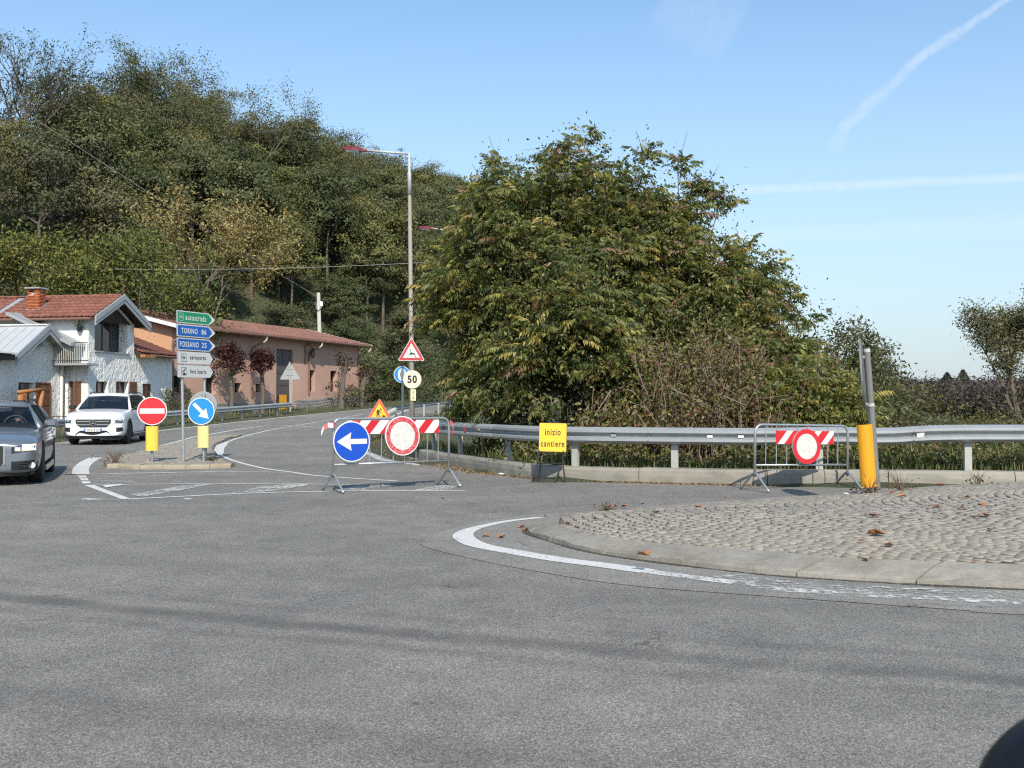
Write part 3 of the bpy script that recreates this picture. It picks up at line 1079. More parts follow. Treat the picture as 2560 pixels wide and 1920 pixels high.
inner_poly = [(p[0], p[1]) for p in inn[:-1]] + [(14, 6.95), (14, 14.95)] + [(fa[k][0] + 0.06, fa[k][1] - 0.13) for k in range(89, 0, -1)]
bed_poly = [(p[0] - 0.0, p[1] - 0.03) for p in inn[:-1]] + [(14, 6.92), (14, 15.0)] + [(fa[k][0] + 0.05, fa[k][1] - 0.09) for k in range(89, 0, -1)]
V, Fc = sheet(bed_poly, 0.3, lambda x, y: islz(x, y) - 0.013 + 0.007 * sm((x - 1.6) / 2.2) + 0.0025 * np.sin(x * 3.1) * np.sin(y * 2.7 + x))
put("bedding", mesh_data("bedding", V, Fc, M['joint'], smooth=True), island)
cand = []
S = 0.108
for k in range(-70, 160):
    y = 6.5
    while y < 15.2:
        yc = 10.6 + 0.05 * k * S
        dyc = y - yc
        slope = max(-0.95, min(0.95, 0.46 * dyc))
        xb = 0.23 * dyc * dyc if abs(dyc) < 2.06 else 0.23 * 2.06 ** 2 + 0.95 * (abs(dyc) - 2.06)
        x = 0.55 + k * S + xb
        th = math.atan(slope)
        stp = 0.104 * math.cos(th) * random.uniform(0.93, 1.07)
        if 0.4 < x < 13.9:
            cand.append((x, y, th, stp / math.cos(th)))
        y += stp
C = np.array(cand)
C = C[inpoly(C[:, :2], inner_poly)]
dd = np.abs(polydist(C[:, :2], inner_poly + [inner_poly[0]]))
C = C[dd > 0.042]
zz = islz(C[:, 0], C[:, 1])
Ms = []
for (x, y, th, ln), z in zip(C, zz):
    m = Matrix.Translation((x, y, z + random.uniform(-0.004, 0.006))) @ Matrix.Rotation(-th + random.uniform(-.06, .06), 4, 'Z') @ Matrix.Rotation(random.uniform(-.012, .012), 4, 'X') @ Matrix.Rotation(random.uniform(-.012, .012), 4, 'Y')
    m = m @ Matrix.Diagonal((S * math.cos(th) * 0.86, ln * 0.93, 0.04, 1))
    Ms.append(m)
place_pieces("cobble", COBBLES, Ms, M['stone'], island, 300, "cobbles", lambda m: m.translation.length + (50 if abs(m.translation.x / m.translation.y) > 0.485 else 0))

# old resurfaced margin round the island, its seam and the worn edge line
z6, z7, z3 = zoomfn(1040, 1180, 2.765), zoomfn(1760, 1160, 2.765), zoomfn(180, 1060, 3.814)
seam = [at(*z6(x, y)) for x, y in ((990, 283), (870, 290), (600, 322), (300, 375), (110, 440), (30, 497), (150, 545), (400, 605), (700, 665), (1000, 718), (1300, 765), (1700, 808))] + [at(*z7(x, y)) for x, y in ((560, 925), (1100, 965), (1900, 1022), (2212, 1045))] + [Vector((7, 5.4, 0)), Vector((14, 5.2, 0))]
seam2 = smoothline([(p.x, p.y) for p in seam], 0.15)
patch = [(p[0], p[1]) for p in seam2] + [(14, 7.2), (9, 7.2), (5.6, 7.5), (3.6, 7.9), (2.4, 8.3), (1.2, 9.3), (0.8, 10.4), (0.9, 11.2)]
V, Fc = sheet(patch, 0.6, lambda x, y: np.zeros_like(x) + 0.004)
o = put("road_patch", mesh_data("road_patch", V, Fc, M['asphalt_patch'])); o['kind'] = 'structure'
jit = [(p[0] + random.uniform(-.012, .012), p[1] + random.uniform(-.012, .012)) for p in seam2]
mk = marking(jit, lambda t: 0.006 + 0.014 * abs(math.sin(t * 37)) * abs(math.sin(t * 11)), 'tar_worn', 2); mk.name = "road_seam"
marking([(q[0] - 0.012, q[1] - 0.02) for q in fr[4:110]], lambda t: 0.05 + 0.03 * math.sin(t * 60) * math.sin(t * 23), 'foot_strip', 2).name = 'kerb_foot_strip'
wl_pts = [at(*z6(x, y)) for x, y in ((865, 318), (700, 335), (560, 357), (400, 395), (330, 432), (345, 470), (450, 515), (700, 562), (1000, 612), (1300, 650), (1600, 692), (1900, 733), (2212, 770))]
wl2 = [(p.x, p.y) for p in wl_pts]
marking(smoothline(wl2[:11], 0.1), lambda t: 0.11 + 0.10 * sm((t - 0.15) / 0.3), 'line', 2)
marking(smoothline(wl2[10:], 0.1), 0.16, 'line_worn', 2)
wl3 = [at(*z7(x, y)) for x, y in ((215, 810), (480, 868), (800, 890), (1100, 912), (1650, 935), (2212, 965))]
marking(smoothline([(p.x, p.y) for p in wl3] + [(6.5, 6.0)], 0.1), 0.15, 'line_faint', 2)
marking(smoothline([(p.x, p.y + 0.22) for p in wl3] + [(6.5, 6.2)], 0.1), 0.30, 'line_ghost', 3)
pot = [at(*z7(x, y)) for x, y in ((890, 930), (940, 918), (1000, 930), (1060, 912), (1125, 926), (1100, 955), (1010, 985), (935, 975))]
# faded blue-green paint across the cobbles
st = [at(*z7(x, y), 0.23) for x, y in ((1640, 462), (1700, 455), (1790, 428), (1880, 415), (1990, 412), (2090, 425), (2212, 445))]
vs, fs = [], []
for i, p in enumerate(smoothline([(q.x, q.y, 0) for q in st], 0.05)):
    z = float(islz(p.x, p.y)[0]) + 0.012
    w = 0.05 + 0.02 * math.sin(i * 1.3)
    vs += [(p.x, p.y - w, z), (p.x, p.y + w, z)]
    if i: fs.append((2 * i - 2, 2 * i, 2 * i + 1, 2 * i - 1))
M['teal_worn'] = mat_paint_line('faded_teal_paint', 0.50, 0.66, 18)
for nd in M['teal_worn'].node_tree.nodes:
    if nd.type == 'MIX' and not nd.inputs[6].is_linked:
        nd.inputs[6].default_value = (0.09, 0.16, 0.17, 1); nd.inputs[7].default_value = (0.13, 0.2, 0.2, 1)
o = put("road_marking", mesh_data("road_marking", vs, fs, M['teal_worn'])); o['kind'] = 'structure'

# ------------------------------------------------------------------ left-hand splitter island and its markings
def r3(pts, z=0.0): return [at(*z3(x, y), z) for x, y in pts]


def rr3(pts, dz=0.0): return [onroad(*z3(x, y), dz) for x, y in pts]


left_isl = structure("traffic_island")
LI_FRONT = rr3([(330, 395), (430, 392), (600, 402), (1000, 402), (1300, 396), (1515, 388)], 0.06)
LI_POLY = rr3([(300, 372), (330, 395), (430, 392), (600, 402), (1000, 402), (1300, 396), (1515, 388), (1470, 340), (1395, 290), (1345, 235), (1375, 185), (1490, 130), (1620, 100), (1480, 104), (1190, 128), (1000, 170), (700, 238), (480, 290), (350, 335)], 0.06)
li_poly = [(p.x, p.y) for p in LI_POLY]
V, Fc = sheet(li_poly, 0.7, lambda x, y: roadz(y) + 0.045)
put("bedding", mesh_data("bedding", V, Fc, M['joint']), left_isl)
skirt = MB()
for i in range(len(li_poly)):
    a, b = li_poly[i], li_poly[(i + 1) % len(li_poly)]
    za, zb = float(roadz(a[1])), float(roadz(b[1]))
    skirt.add([(a[0], a[1], za - 0.02), (b[0], b[1], zb - 0.02), (b[0], b[1], zb + 0.045), (a[0], a[1], za + 0.045)], [(0, 1, 2, 3)])
skirt.build("skirt", M['concrete'], left_isl)
ff = resample(np.array([(p.x, p.y) for p in LI_FRONT]), 25)
for a in range(0, 24, 4):
    mb = MB(); rows = []
    for k in range(a, a + 5):
        p = Vector(ff[k])
        if k == a: p = p.lerp(Vector(ff[k + 1]), 0.06)
        z = 0.085 + random.uniform(-.006, .006)
        rows.append([(p.x, p.y - 0.02, -0.03), (p.x, p.y - 0.01, z - 0.03), (p.x, p.y + 0.03, z), (p.x, p.y + 0.30, z), (p.x, p.y + 0.30, -0.03)])
    mb.rings(rows).build("kerb_stone", M['kerbpaint'], left_isl)
ax = Vector((LI_POLY[12].x - LI_FRONT[0].x, LI_POLY[12].y - LI_FRONT[0].y)).normalized()
pn = Vector((-ax.y, ax.x))
o0 = Vector((LI_FRONT[0].x, LI_FRONT[0].y))
Sx = 0.14
cand = []
for k in range(-30, 200):
    for j in range(-36, 40):
        w = j * 0.128
        dy_ = w + 1.2
        slope = max(-0.9, min(0.9, 0.5 * dy_))
        u_ = k * Sx + (0.25 * dy_ * dy_ if abs(dy_) < 1.8 else 0.81 + 0.9 * (abs(dy_) - 1.8))
        p = o0 + ax * u_ + pn * w
        cand.append((p.x, p.y, math.atan(slope)))
C = np.array(cand)
C = C[inpoly(C[:, :2], li_poly)]
dd = np.abs(polydist(C[:, :2], li_poly + [li_poly[0]])); C = C[dd > 0.07]
C = C[np.abs(polydist(C[:, :2], [tuple(p) for p in ff])) > 0.36]
a0 = math.atan2(ax.y, ax.x)
Ms = []
for x, y, th in C:
    Ms.append(Matrix.Translation((x, y, float(roadz(y)) + 0.06 + random.uniform(-.005, .005))) @ Matrix.Rotation(a0 - th + random.uniform(-.05, .05), 4, 'Z') @ Matrix.Diagonal((Sx * math.cos(th) * 0.93, 0.128 / math.cos(th) * 0.9, 0.06, 1)))
place_pieces("cobble", COBBLES[:4], Ms, M['stone'], left_isl, 0, "cobbles")

nose = rr3([(225, 322), (150, 360), (103, 400), (82, 440), (85, 480)])
marking(smoothline([(p.x, p.y) for p in nose], 0.2), 0.30, 'line', 1)
for q in ([(55, 495), (130, 492), (145, 512), (70, 515)], [(72, 520), (150, 518), (160, 537), (88, 541)], [(88, 547), (165, 544), (182, 567), (105, 571)]):
    marking_poly(rr3(q), 'line', 1)
marking_poly(rr3([(118, 585), (205, 582), (330, 632), (545, 708), (575, 716), (465, 716)]), 'line', 1)
for pts, w, m_ in (([(180, 480), (500, 472), (900, 465), (1500, 456), (2110, 463)], 0.14, 'line_worn'),
                   ([(200, 583), (800, 574), (1400, 571), (2212, 573), (2800, 580)], 0.09, 'line_worn'),
                   ([(480, 720), (1000, 694), (1600, 664), (2212, 647), (3000, 636), (3750, 640)], 0.10, 'line'),
                   ([(90, 722), (400, 719), (630, 720)], 0.06, 'line_worn')):
    marking(smoothline([(p.x, p.y) for p in rr3(pts)], 0.3), w, m_, 1)
for q in ([(555, 672), (780, 640), (1080, 588), (1380, 573), (1010, 640), (720, 690), (620, 694)], [(1510, 662), (1800, 602), (1960, 582), (2260, 575), (2230, 592), (1900, 646)], [(2450, 645), (2700, 600), (2900, 582), (3150, 580), (2950, 610), (2750, 640)], [(3250, 636), (3400, 605), (3560, 588), (3700, 590), (3600, 632)]):
    marking_poly(rr3(q), 'line_faint', 2)
for q in ([(215, 497), (520, 489)], [(225, 513), (470, 507)], [(235, 527), (500, 521)], [(250, 546), (600, 541)], [(290, 558), (600, 554)], [(330, 570), (620, 565)]):
    marking(smoothline([(p.x, p.y) for p in rr3(q)], 0.3), 0.05, 'line_worn', 2)
marking_poly(rr3([(290, 588), (460, 574), (500, 582), (320, 610)]), 'line', 2)
marking_poly(rr3([(85, 716), (150, 711), (400, 718), (150, 728)]), 'line_worn', 1)
marking_poly(rr3([(1065, 712), (1140, 710), (1135, 720), (1080, 722)]), 'line_worn', 1)
ex = rr3([(1850, 65), (1640, 118), (1500, 165), (1420, 205), (1385, 245), (1400, 285), (1470, 322), (1545, 352), (1800, 418), (2110, 462), (2300, 490), (2700, 520), (3100, 545)])
exs = smoothline([(p.x, p.y) for p in ex], 0.2)
marking(exs, lambda t: 0.10 + 0.26 * sm((t - 0.30) / 0.12) * (1 - sm((t - 0.55) / 0.1)), 'line', 1)
z2 = zoomfn(400, 740, 3.95)
cl = [onroad(*z2(x, y)) for x, y in ((-250, 1555), (200, 1430), (480, 1368), (1100, 1281), (2000, 1156))]
marking(smoothline([(p.x, p.y) for p in cl] + [(-6.6, 73), (-3, 80)], 0.6), 0.13, 'line', 1)
cl2 = [onroad(*z2(x, y)) for x, y in ((830, 1386), (1050, 1333), (1250, 1295), (2000, 1170))]
marking(smoothline([(p.x, p.y) for p in cl2], 0.6), 0.13, 'line_worn', 1)
# left edge line of the far road
le = [(-24, 27.4), (-18.5, 30.2), (-15.9, 32.6), (-14.85, 34.6), (-15.1, 38), (-14.85, 45), (-13.95, 50.1), (-12.15, 58.9), (-9.4, 70), (-5, 79.3), (1.5, 89)]
marking(smoothline(le, 0.7), 0.14, 'line', 1)
z3c = zoomfn(760, 820, 3.95)
re = [onroad(*z3c(x, y)) for x, y in ((480, 1180), (600, 1222), (700, 1265), (790, 1305))]
marking(smoothline([(-5.6, 42), (-4.9, 34)] + [(p.x, p.y) for p in re] + [(-1.9, 22.0)], 0.3), 0.2, 'line_worn', 1)

# verge: leaf litter and soil between the edge line and the kerb, by the lamp post
V, Fc = sheet([(-2.35, 24.3), (-1.55, 22.0), (-1.85, 22.2), (-2.75, 24.2), (-4.0, 28.9), (-4.9, 34.0), (-5.5, 41), (-5.5, 47.5), (-4.4, 36), (-3.2, 28.7)], 0.6, lambda x, y: roadz(y) + 0.008)
o = put("verge", mesh_data("verge", V, Fc, M['ground'])); o['kind'] = 'structure'

# ------------------------------------------------------------------ concrete kerb under the guardrail
kerb = structure("kerb")
kl = smoothline([Vector((*p, 0)) for p in KERB_LINE[1:]], 0.1)
ks = np.concatenate([[0], np.cumsum([(b - a).length for a, b in zip(kl[:-1], kl[1:])])])
KP = np.array([(p.x, p.y) for p in kl])


def along(s):
    p = Vector((np.interp(s, ks, KP[:, 0]), np.interp(s, ks, KP[:, 1])))
    q = Vector((np.interp(s + 0.15, ks, KP[:, 0]), np.interp(s + 0.15, ks, KP[:, 1])))
    q0 = Vector((np.interp(s - 0.15, ks, KP[:, 0]), np.interp(s - 0.15, ks, KP[:, 1])))
    t = (q - q0).normalized()
    return p, t, Vector((t.y, -t.x))     # point, direction, outward (behind)


s = 0.0
while s < ks[-1] - 0.3:
    L_ = min(random.uniform(1.85, 2.2), ks[-1] - s)
    mb = MB(); rows = []
    h = 0.235 + random.uniform(-.008, .008)
    for k in range(9):
        p, t, n = along(s + 0.012 + (L_ - 0.012) * k / 8)
        j = lambda a=0.006: random.uniform(-a, a)
        rows.append([(p.x + n.x * d, p.y + n.y * d, z) for d, z in ((0 + j(), -0.1), (0.0 + j(), h * 0.5), (0.012 + j(), h - 0.04 + j()), (0.045 + j(), h + j(.004)), (0.36, h + j(.004)), (0.38, -0.1))])
    mb.rings(rows).build("kerb_block", M['concrete'], kerb)
    s += L_

# ------------------------------------------------------------------ guardrails
W_PROF = [(0.03, 0.0), (0.0, 0.008), (-0.078, 0.048), (-0.078, 0.088), (0.0, 0.125), (0.0, 0.15), (-0.078, 0.187), (-0.078, 0.227), (0.0, 0.267), (0.03, 0.275)]


def w_beam(pathfn, s0, s1, zf, side, step=0.35):
    mb = MB(); rows = []
    n = max(3, int((s1 - s0) / step))
    for k in range(n + 1):
        p, t, nn = pathfn(s0 + (s1 - s0) * k / n)
        z = zf(p)
        out = [(p.x + nn.x * d * side, p.y + nn.y * d * side, z + h) for d, h in W_PROF]
        back = [(p.x + nn.x * (d + 0.012) * side, p.y + nn.y * (d + 0.012) * side, z + h) for d, h in reversed(W_PROF)]
        rows.append(out + back)
    if side < 0: rows = [list(reversed(r)) for r in rows]
    return mb.rings(rows)


rail = thing("guardrail", "long grey steel guardrail on the concrete kerb in front of the thicket", "guardrail", (2.4, 17.2, 0))


def railpath(s):
    p, t, n = along(s)
    return p + n * 0.16, t, n


def rail_z(p):
    return 0.63 + 0.06 * float(sm((p.x - 3.5) / 4)) - 0.035 * math.exp(-((p.x - 5.9) / 0.5) ** 2)


s_joint = ks[int(np.argmin(np.hypot(KP[:, 0] - 2.35, KP[:, 1] - 16.95)))]
js = [s_joint + 4.2 * k for k in range(-6, 4)]
for a, b in zip(js[:-1], js[1:]):
    a_, b_ = max(a, 0.3), min(b + 0.22, ks[-1] - 0.05)
    if b_ - a_ < 0.5: continue
    off = 0.006 * ((js.index(a)) % 2)
    w_beam(lambda s_, o_=off: (railpath(s_)[0] - railpath(s_)[2] * o_, railpath(s_)[1], railpath(s_)[2]), a_, b_, rail_z, 1).build("beam", M['zinc_beam'], rail)
    for dz_ in (0.02, 0.066, 0.137, 0.20, 0.255):
        p, t, n = railpath(min(b + 0.1, ks[-1] - 0.2))
        q = p - n * (0.088 if dz_ in (0.066, 0.20) else 0.012)
        mb = MB(Matrix.Translation((q.x, q.y, rail_z(p) + dz_)) @ Matrix.Rotation(math.atan2(t.y, t.x) + PI, 4, 'Z'))
        mb.lathe([(0.016, -0.014), (0.016, -0.006), (0.006, 0.0)], 'y', 6).build("bolt", M['alu'], rail)
for px in (12.0, 9.6, 7.2, 4.9, 2.62, 0.95, -0.33, -1.33, -2.05):
    s_ = ks[int(np.argmin(np.abs(KP[:, 0] - px)))] if px > 0.4 else ks[int(np.argmin(np.abs(KP[:, 0] - px)))]
    p, t, n = along(s_)
    q = p + n * 0.27
    mb = MB(Matrix.Translation((q.x, q.y, 0)) @ Matrix.Rotation(math.atan2(t.y, t.x) + PI, 4, 'Z'))
    zt = rail_z(p) + 0.20
    mb.box(-0.055, 0.055, -0.04, -0.032, 0.2, zt); mb.box(-0.055, -0.047, -0.032, 0.04, 0.2, zt); mb.box(0.047, 0.055, -0.032, 0.04, 0.2, zt)
    mb.build("post", M['zinc_post'], rail)
for u_, mt, tri in ((1322, 'alu', 0), (1532, 'white', 0), (1000, 'red', 1), (1988, 'worn_white', 2), (1605, 'white', 0)):
    best = min(np.arange(0.5, ks[-1], 0.1), key=lambda s_: abs((along(s_)[0].x / along(s_)[0].y) - (u_ * 1.1573 - CX) / F))
    p, t, n = railpath(best)
    q = p - n * 0.004
    mb = MB(Matrix.Translation((q.x, q.y, rail_z(p) + 0.137)) @ Matrix.Rotation(math.atan2(t.y, t.x) + PI, 4, 'Z'))
    if tri == 1: mb.prism([(-0.045, -0.06), (0.05, 0), (-0.045, 0.06)], -0.10, -0.092)
    elif tri == 2: mb.prism([(-0.06, -0.06), (0.04, -0.045), (0.06, 0.03), (-0.06, 0.06)], -0.05, -0.02)
    else: mb.box(-0.045, 0.045, -0.05, 0.0, -0.022, 0.022)
    mb.build("reflector", M[mt], rail)


def poly_path(pts):
    P = smoothline([Vector((*p, 0)) for p in pts], 0.3)
    S_ = np.concatenate([[0], np.cumsum([(b - a).length for a, b in zip(P[:-1], P[1:])])])
    A = np.array([(p.x, p.y) for p in P])

    def f(s):
        g = lambda q: Vector((np.interp(q, S_, A[:, 0]), np.interp(q, S_, A[:, 1])))
        t = (g(s + 0.2) - g(s - 0.2)).normalized()
        return g(s), t, Vector((t.y, -t.x))
    return f, S_[-1]


def simple_rail(label, pts, z0, side, post_gap=2.2, seg=4.2, terminal=False):
    f, L_ = poly_path(pts)
    r = thing("guardrail", label, "guardrail", (pts[0][0], pts[0][1], float(roadz(pts[0][1]))))
    zf = lambda p: float(roadz(p.y)) + z0
    s = 0
    while s < L_ - 0.4:
        w_beam(f, s, min(s + seg + 0.1, L_), zf, side, 0.6).build("beam", M['zinc_beam'], r)
        s += seg
    s = 0.5
    while s < L_:
        p, t, n = f(s)
        q = p + n * 0.1 * side
        mb = MB(Matrix.Translation((q.x, q.y, float(roadz(p.y)))) @ Matrix.Rotation(math.atan2(t.y, t.x), 4, 'Z'))
        mb.box(-0.06, 0.06, -0.04, 0.04, -0.2, z0 + 0.19)
        mb.build("post", M['zinc_post'], r)
        s += post_gap
    if terminal:
        p, t, n = f(0.05)
        mb = MB(Matrix.Translation((p.x, p.y, zf(p) + 0.13)) @ Matrix.Rotation(math.atan2(t.y, t.x), 4, 'Z'))
        mb.tube([(0.1, -0.1, -0.02), (-0.12, -0.12, -0.05), (-0.28, 0, -0.12), (-0.3, 0.12, -0.2)], 0.13, 8).build("end_terminal", M['zinc_post'], r)
    return r


simple_rail("low grey guardrail along the left verge before the white house and salmon building",
            [(-44, 22.9), (-29, 26.9), (-21, 30.2), (-17.6, 32.8), (-16.1, 35), (-16.3, 38.2), (-15.95, 45), (-15.0, 50.3), (-13.2, 59.1), (-12.8, 60.6)], 0.45, -1)
simple_rail("far guardrail seen from behind, climbing away past the lamp post", [(-6.06, 52.5), (-5.4, 57), (-4.2, 62.8), (-1.4, 71), (5.5, 82.5)], 0.48, 1, 3.0, 5, True)

# ================================================================== SIGNS, POSTS, BARRIERS
def round_poly(pts, r, n=5):
    """polygon with rounded corners"""
    out = []
    N = len(pts)
    for i in range(N):
        p = Vector(pts[i]); a = (Vector(pts[i - 1]) - p).normalized(); b = (Vector(pts[(i + 1) % N]) - p).normalized()
        ang = a.angle(b); d = r / math.tan(ang / 2)
        p0, p1 = p + a * d, p + b * d
        c = p + (a + b).normalized() * (r / math.sin(ang / 2))
        v0, v1 = p0 - c, p1 - c
        a0, a1 = math.atan2(v0.y, v0.x), math.atan2(v1.y, v1.x)
        while a1 - a0 > PI: a1 -= 2 * PI
        while a1 - a0 < -PI: a1 += 2 * PI
        out += [(c.x + r * math.cos(a0 + (a1 - a0) * k / n), c.y + r * math.sin(a0 + (a1 - a0) * k / n)) for k in range(n + 1)]
    return out


def tri_poly(h, cx=0.0, z0=0.0, r=0.03):
    w = h * 2 / math.sqrt(3) / 2
    return round_poly([(cx - w, z0), (cx + w, z0), (cx, z0 + h)], r)


def ccw(p):
    a = sum(p[i][0] * p[(i + 1) % len(p)][1] - p[(i + 1) % len(p)][0] * p[i][1] for i in range(len(p)))
    return p if a > 0 else list(reversed(p))


def part_flat(name, fr, polys, y, mat, parent, thick=None):
    mb = MB(fr)
    for p in polys:
        p = ccw(p)
        if thick: mb.prism(p, y, y + thick)
        else: mb.flat(p, y)
    return mb.build(name, M[mat], parent)


def round_plate(fr, r, parent, rim='white', back='alu'):
    mb = MB(fr)
    mb.lathe([(r * 0.985, 0.018), (r, 0.016), (r, -0.004), (r * 0.99, -0.006)], 'y', 48).build("plate", M[back], parent)
    MB(fr).ring(0, 0, r * 0.93, r * 0.99, -0.0075).build("rim", M[rim], parent)


def post(fr, pts, r, parent, mat='zinc', name="post"):
    return MB(fr).tube(pts, r, 10).build(name, M[mat], parent)


def half_drum(name, fr, w, z0, z1, depth, mat, parent, n=14):
    """curved plastic or sheet-metal marker plate bulging towards the traffic"""
    mb = MB(fr)
    outer = [(-w / 2 * math.cos(PI * k / n), -depth * math.sin(PI * k / n)) for k in range(n + 1)]
    inner = [(x * 0.93, y * 0.9 + 0.0) for x, y in outer]
    loop = outer + list(reversed(inner))
    mb.rings([[(x, y, z) for x, y in loop] for z in (z0, z1)])
    return mb.build(name, M[mat], parent)


# ---- no-entry sign on the left island
p = onroad(380, 1154.5, 0.06)
fr = yaw_frame(p, math.radians(17), 0, -0.004)
t = thing("no_entry_sign", "red no entry sign above a yellow marker plate, on the left cobbled island", "road sign", p)
post(fr, [(0, 0.035, -0.05), (0, 0.035, 1.38)], 0.03, t)
f2 = fr @ Matrix.Translation((0, 0, 1.085))
round_plate(f2, 0.305, t)
MB(f2).disc(0, 0, 0.284, -0.0085).build("face", M['red'], t)
part_flat("bar", f2, [[(-0.25, -0.055), (0.25, -0.055), (0.25, 0.055), (-0.25, 0.055)]], -0.0105, 'white', t)
half_drum("marker_plate", fr, 0.26, 0.24, 0.76, 0.07, 'lemon', t)

# ---- direction sign with five arrow plates
p = onroad(459, 1154, 0.06)
YAW = math.radians(68)
fr = yaw_frame(p, YAW, 0, 0.0)
lean = Matrix.Rotation(-0.024, 4, 'Y')
fr = Matrix.Translation(p) @ lean @ Matrix.Rotation(YAW, 4, 'Z')
t = thing("direction_sign", "grey post carrying five arrow direction plates, green on top, then blue, then grey", "direction sign", p)
post(fr, [(0.06, 0.05, -0.05), (0.06, 0.05, 3.26)], 0.032, t)
post(fr, [(0.80, 0.05, -0.05), (0.80, 0.05, 3.20)], 0.032, t)
PH, PL = 0.272, 1.30


def plate_poly(x0, x1, tip, z0, z1, r=0.02):
    zm = (z0 + z1) / 2
    return round_poly([(x0, z0), (x1, z0), (tip, zm), (x1, z1), (x0, z1)], r, 4)


for k, (mat, rim, ink, body, num) in enumerate((('green', 'white', 'white', 'autostrada', None), ('navy', 'white', 'white', 'TORINO', '86'), ('navy', 'white', 'white', 'FOSSANO', '25'), ('grey_face', 'grey_face', 'ink', 'aeroporto', None), ('grey_face', 'grey_face', 'ink', 'foro boario', None))):
    z1 = 3.25 - k * 0.293; z0 = z1 - PH; zm = (z0 + z1) / 2
    x0 = -0.14
    xt = x0 + PL; xs = xt - 0.24
    pl = part_flat("arrow_plate", fr, [plate_poly(x0, xs, xt, z0, z1)], 0.0, 'alu', t, 0.016)
    if k < 3:
        part_flat("border", fr, [plate_poly(x0 + 0.006, xs, xt - 0.01, z0 + 0.005, z1 - 0.005)], -0.002, rim, pl)
        part_flat("face", fr, [plate_poly(x0 + 0.024, xs - 0.012, xt - 0.13, z0 + 0.022, z1 - 0.022)], -0.004, mat, pl)
    else:
        part_flat("border", fr, [plate_poly(x0 + 0.006, xs, xt - 0.01, z0 + 0.005, z1 - 0.005)], -0.002, 'grey_face', pl)
        part_flat("arrow_head", fr, [[(xs + 0.02, z1 - 0.018), (xt - 0.03, zm), (xs + 0.02, z0 + 0.018), (xt - 0.12, zm)]], -0.004, 'ink', pl)
    mb = MB(fr)
    h = 0.105
    if body == 'autostrada':
        lettering(mb, body, x0 + 0.27, zm - 0.06, 0.70, 0.125, -0.006, 0.014)
        e = MB(fr); o_ = round_poly([(x0 + 0.07, zm - 0.085), (x0 + 0.22, zm - 0.085), (x0 + 0.22, zm + 0.085), (x0 + 0.07, zm + 0.085)], 0.05, 5)
        i_ = round_poly([(x0 + 0.077, zm - 0.078), (x0 + 0.213, zm - 0.078), (x0 + 0.213, zm + 0.078), (x0 + 0.077, zm + 0.078)], 0.044, 5)
        n_ = len(o_)
        e.add([(a, -0.006, b) for a, b in o_] + [(a, -0.006, b) for a, b in i_], [(q, (q + 1) % n_, n_ + (q + 1) % n_, n_ + q) for q in range(n_)])
        e.build("emblem", M['white'], pl)
        lettering(mb, "A33", x0 + 0.09, zm - 0.032, 0.11, 0.062, -0.006, 0.02)
    elif num:
        w = 0.54 if body == 'TORINO' else 0.62
        lettering(mb, body, x0 + (0.13 if body == 'TORINO' else 0.08), zm - 0.058, w, 0.116, -0.006, 0.02)
        mb.build("lettering", M[ink], pl); mb = MB(fr)
        lettering(mb, num, x0 + 0.80, zm - 0.058, 0.165, 0.116, -0.006, 0.02)
    else:
        lettering(mb, body, x0 + 0.40, zm - (0.058 if body == 'aeroporto' else 0.045), 0.54, 0.105 if body == 'aeroporto' else 0.095, -0.006, 0.014)
        e = MB(fr)
        a0_, a1_, b0_, b1_ = x0 + 0.115, x0 + 0.285, zm - 0.085, zm + 0.085
        for q in ((a0_, a1_, b0_, b0_ + 0.006), (a0_, a1_, b1_ - 0.006, b1_), (a0_, a0_ + 0.008, b0_, b1_), (a1_ - 0.008, a1_, b0_, b1_)):
            e.flat([(q[0], q[2]), (q[1], q[2]), (q[1], q[3]), (q[0], q[3])], -0.006)
        cx_ = (a0_ + a1_) / 2
        if body == 'aeroporto':
            e.flat([(cx_ - 0.06, zm - 0.006), (cx_ + 0.06, zm - 0.005), (cx_ + 0.07, zm), (cx_ + 0.06, zm + 0.005), (cx_ - 0.06, zm + 0.006)], -0.006)
            e.flat([(cx_ + 0.005, zm), (cx_ - 0.018, zm - 0.06), (cx_ - 0.004, zm - 0.06), (cx_ + 0.03, zm), (cx_ - 0.004, zm + 0.06), (cx_ - 0.018, zm + 0.06)], -0.0065)
            e.flat([(cx_ - 0.052, zm), (cx_ - 0.066, zm - 0.022), (cx_ - 0.056, zm - 0.022), (cx_ - 0.038, zm), (cx_ - 0.056, zm + 0.022), (cx_ - 0.066, zm + 0.022)], -0.007)
        else:
            e.flat([(cx_ - 0.05, zm - 0.03), (cx_ - 0.02, zm - 0.005), (cx_ + 0.02, zm - 0.002), (cx_ + 0.03, zm + 0.04), (cx_ + 0.06, zm + 0.045), (cx_ + 0.055, zm + 0.062), (cx_ + 0.02, zm + 0.058), (cx_ + 0.005, zm + 0.02), (cx_ - 0.04, zm + 0.012), (cx_ - 0.065, zm - 0.02)], -0.006)
            e.flat([(cx_ - 0.035, zm - 0.072), (cx_ + 0.045, zm - 0.076), (cx_ + 0.055, zm - 0.045), (cx_ + 0.0, zm - 0.032), (cx_ - 0.04, zm - 0.045)], -0.006)
        e.build("pictogram", M['ink'], pl)
    mb.build("lettering", M[ink], pl)

